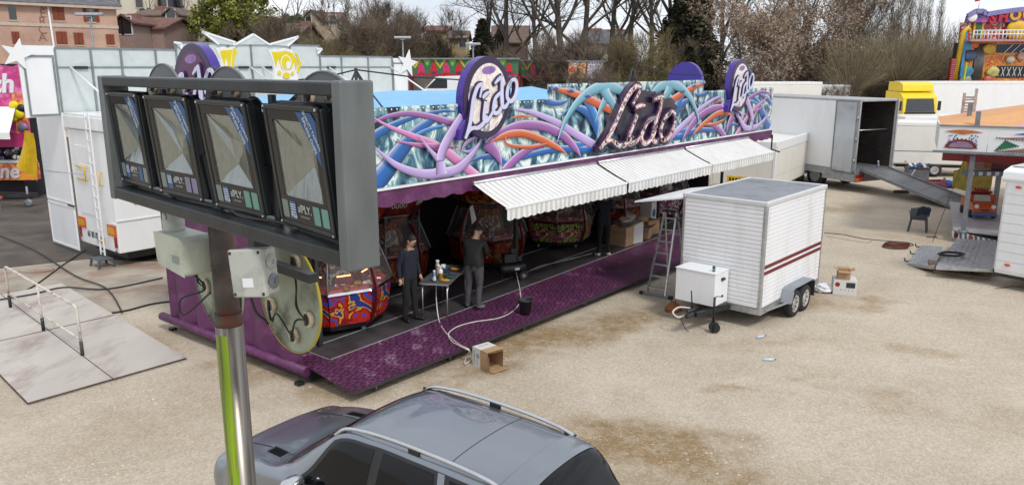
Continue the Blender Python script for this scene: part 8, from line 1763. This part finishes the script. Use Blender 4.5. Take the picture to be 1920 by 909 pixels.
# pollard willows and poplars
def pollard(seed):
    rg = random.Random(seed); T = MB(); K = MB(); T.tube([(0,0,0),(.1,0,1.2),(0,.1,2.6),(.05,.05,3.1)], [.38,.3,.33,.4], 9)
    for i in range(9): d = rdir(rg); d.z = abs(d.z)*.4; T.blob(Vector((0,0,3.1))+d*.3, .28, 8, 6, noise=.15, rng=rg)
    for i in range(430):
        d = rdir(rg); d.z = abs(d.z)*1.1+.25; d.normalize(); L = rg.uniform(2.5,5.2); p = Vector((0,0,3.1))+d*.4; q = p+d*L*.5+Vector((0,0,.3)); e = q+(d+Vector((0,0,.5))).normalized()*L*.5; s = d.cross(rdir(rg)).normalized()*.02; b = len(K.v)
        K.v += [tuple(p+s), tuple(p-s), tuple(q+s*.7), tuple(q-s*.7), tuple(e)]; K.f += [(b,b+1,b+3,b+2),(b+2,b+3,b+4)]; K.m += [0,0]; K.sm += [False]*2
        for k in range(3): twig(K, q.lerp(e, rg.random()), (d+rdir(rg)*.6).normalized(), rg.uniform(.5,1.1), .012, rg)
    return T.mesh('trunk', bark), K.mesh('crown', twigo)
po = [pollard(1), pollard(2)]
for i, (x, Y, k, s, lab) in enumerate(((1600,64,0,1.0,'pollard willow left of the yellow cab'), (1690,66,1,1.1,'pollard willow directly behind the yellow cab'), (1745,70,0,1.05,'pollard willow left of the fun house'), (1645,74,1,1.0,'pollard willow between the two nearest willows'), (1560,72,0,.95,'pollard willow at the left of the thicket'))): make_tree(lab, gp(x,Y), i*2.0, po[k][0], po[k][1], None, None, 'pollard_willow', s, 'pollard willows')
def poplar(seed):
    rg = random.Random(seed); T = MB(); K = MB(); T.tube([(0,0,0),(0,0,16)], [.25,.03], 6)
    for i in range(900):
        z = rg.uniform(2,16); a = rg.random()*6.28; r = .15; d = Vector((math.cos(a)*.3, math.sin(a)*.3, 1)).normalized(); twig(K, Vector((math.cos(a)*r*rg.random()*4, math.sin(a)*r*rg.random()*4, z)), d, rg.uniform(1,2.2)*(1 if z < 14 else .5), .022, rg)
    return T.mesh('trunk', bark2), K.mesh('crown', twigm)
pp_ = poplar(3)
for i, (x, Y, s, lab) in enumerate(((1664,140,.95,'bare poplar furthest left on the skyline'), (1676,142,1.04,'bare poplar second from the left on the skyline'), (1697,138,1.1,'tallest bare poplar on the skyline'), (1716,140,1.05,'bare poplar right of the tallest one'), (1731,142,1.04,'bare poplar second from the right on the skyline'), (1753,140,1.04,'bare poplar furthest right on the skyline'))): make_tree(lab, Vector((DX(x,Y),Y,0)), i*1.1, pp_[0], pp_[1], None, None, 'poplar', s, 'skyline poplars')
make_tree('tall reddish brown birch left of the poplars', gp(1556,84), 1.4, bee[1][0], protos[1][1], None, None, 'birch_tree', .8); make_tree('second twiggy birch left of the poplars', gp(1612,92), 2.4, protos[0][0], bush[0][1], None, None, 'birch_tree', (1.2,1.2,1.9))
# thickets that read as one mass
def thicket(name, label, spots, mat, seed, n, h0, h1, w_=.02):
    rg = random.Random(seed); K = MB()
    for i in range(n):
        x0, x1, Y0, Y1, hh = spots[rg.randrange(len(spots))]; Y = rg.uniform(Y0,Y1); x = DX(rg.uniform(x0,x1), Y); z = hill_h(x, Y) if Y > 70 else 0; H = hh*rg.uniform(.55,1.0)*(.85+.2*math.sin(x*.9)+.12*math.sin(x*2.3+Y)); d = Vector((rg.uniform(-.3,.3), rg.uniform(-.3,.3), 1)).normalized(); zz_ = rg.random()**1.2*H*.75
        p = Vector((x, Y, z+zz_)); twig(K, p, (d+rdir(rg)*.35).normalized(), rg.uniform(h0,h1), w_, rg)
        if i % 2: leaf(K, p+rdir(rg)*.5, .1, rg)
    return tag(K.build(name, mat), label, 'thicket', kind='stuff')
thicket('hillside_scrub', 'brown olive scrub covering the hillside above the facade', [(200,340,72,80,4.2),(330,620,73,92,6.0),(560,790,74,92,7.0),(380,640,92,112,4.5),(640,900,86,104,5.0)], twigo, 3, 70000, .9, 2.2)
thicket('hillside_bramble', 'darker brown bramble among the hillside scrub', [(205,330,70,78,4.0),(420,760,72,84,5.0),(250,420,84,100,3.0)], twigm, 4, 30000, .9, 2.0)
thicket('willow_thicket', 'dense brown thicket behind the pollard willows', [(1535,1640,72,86,9.5),(1620,1800,72,88,11.5),(1540,1800,68,76,7.5)], twigm, 5, 60000, 1.2, 2.8)
thicket('olive_thicket', 'olive green tops rising over the willow thicket', [(1580,1700,86,92,10.5),(1690,1800,84,92,11.0)], twigo, 6, 12000, 1.2, 2.6)
thicket('park_undergrowth', 'brown undergrowth below the tall bare trees', [(890,1130,74,90,3.5),(1120,1340,74,88,4.5),(1330,1540,70,84,5.0)], twigd, 7, 26000, .9, 2.2)
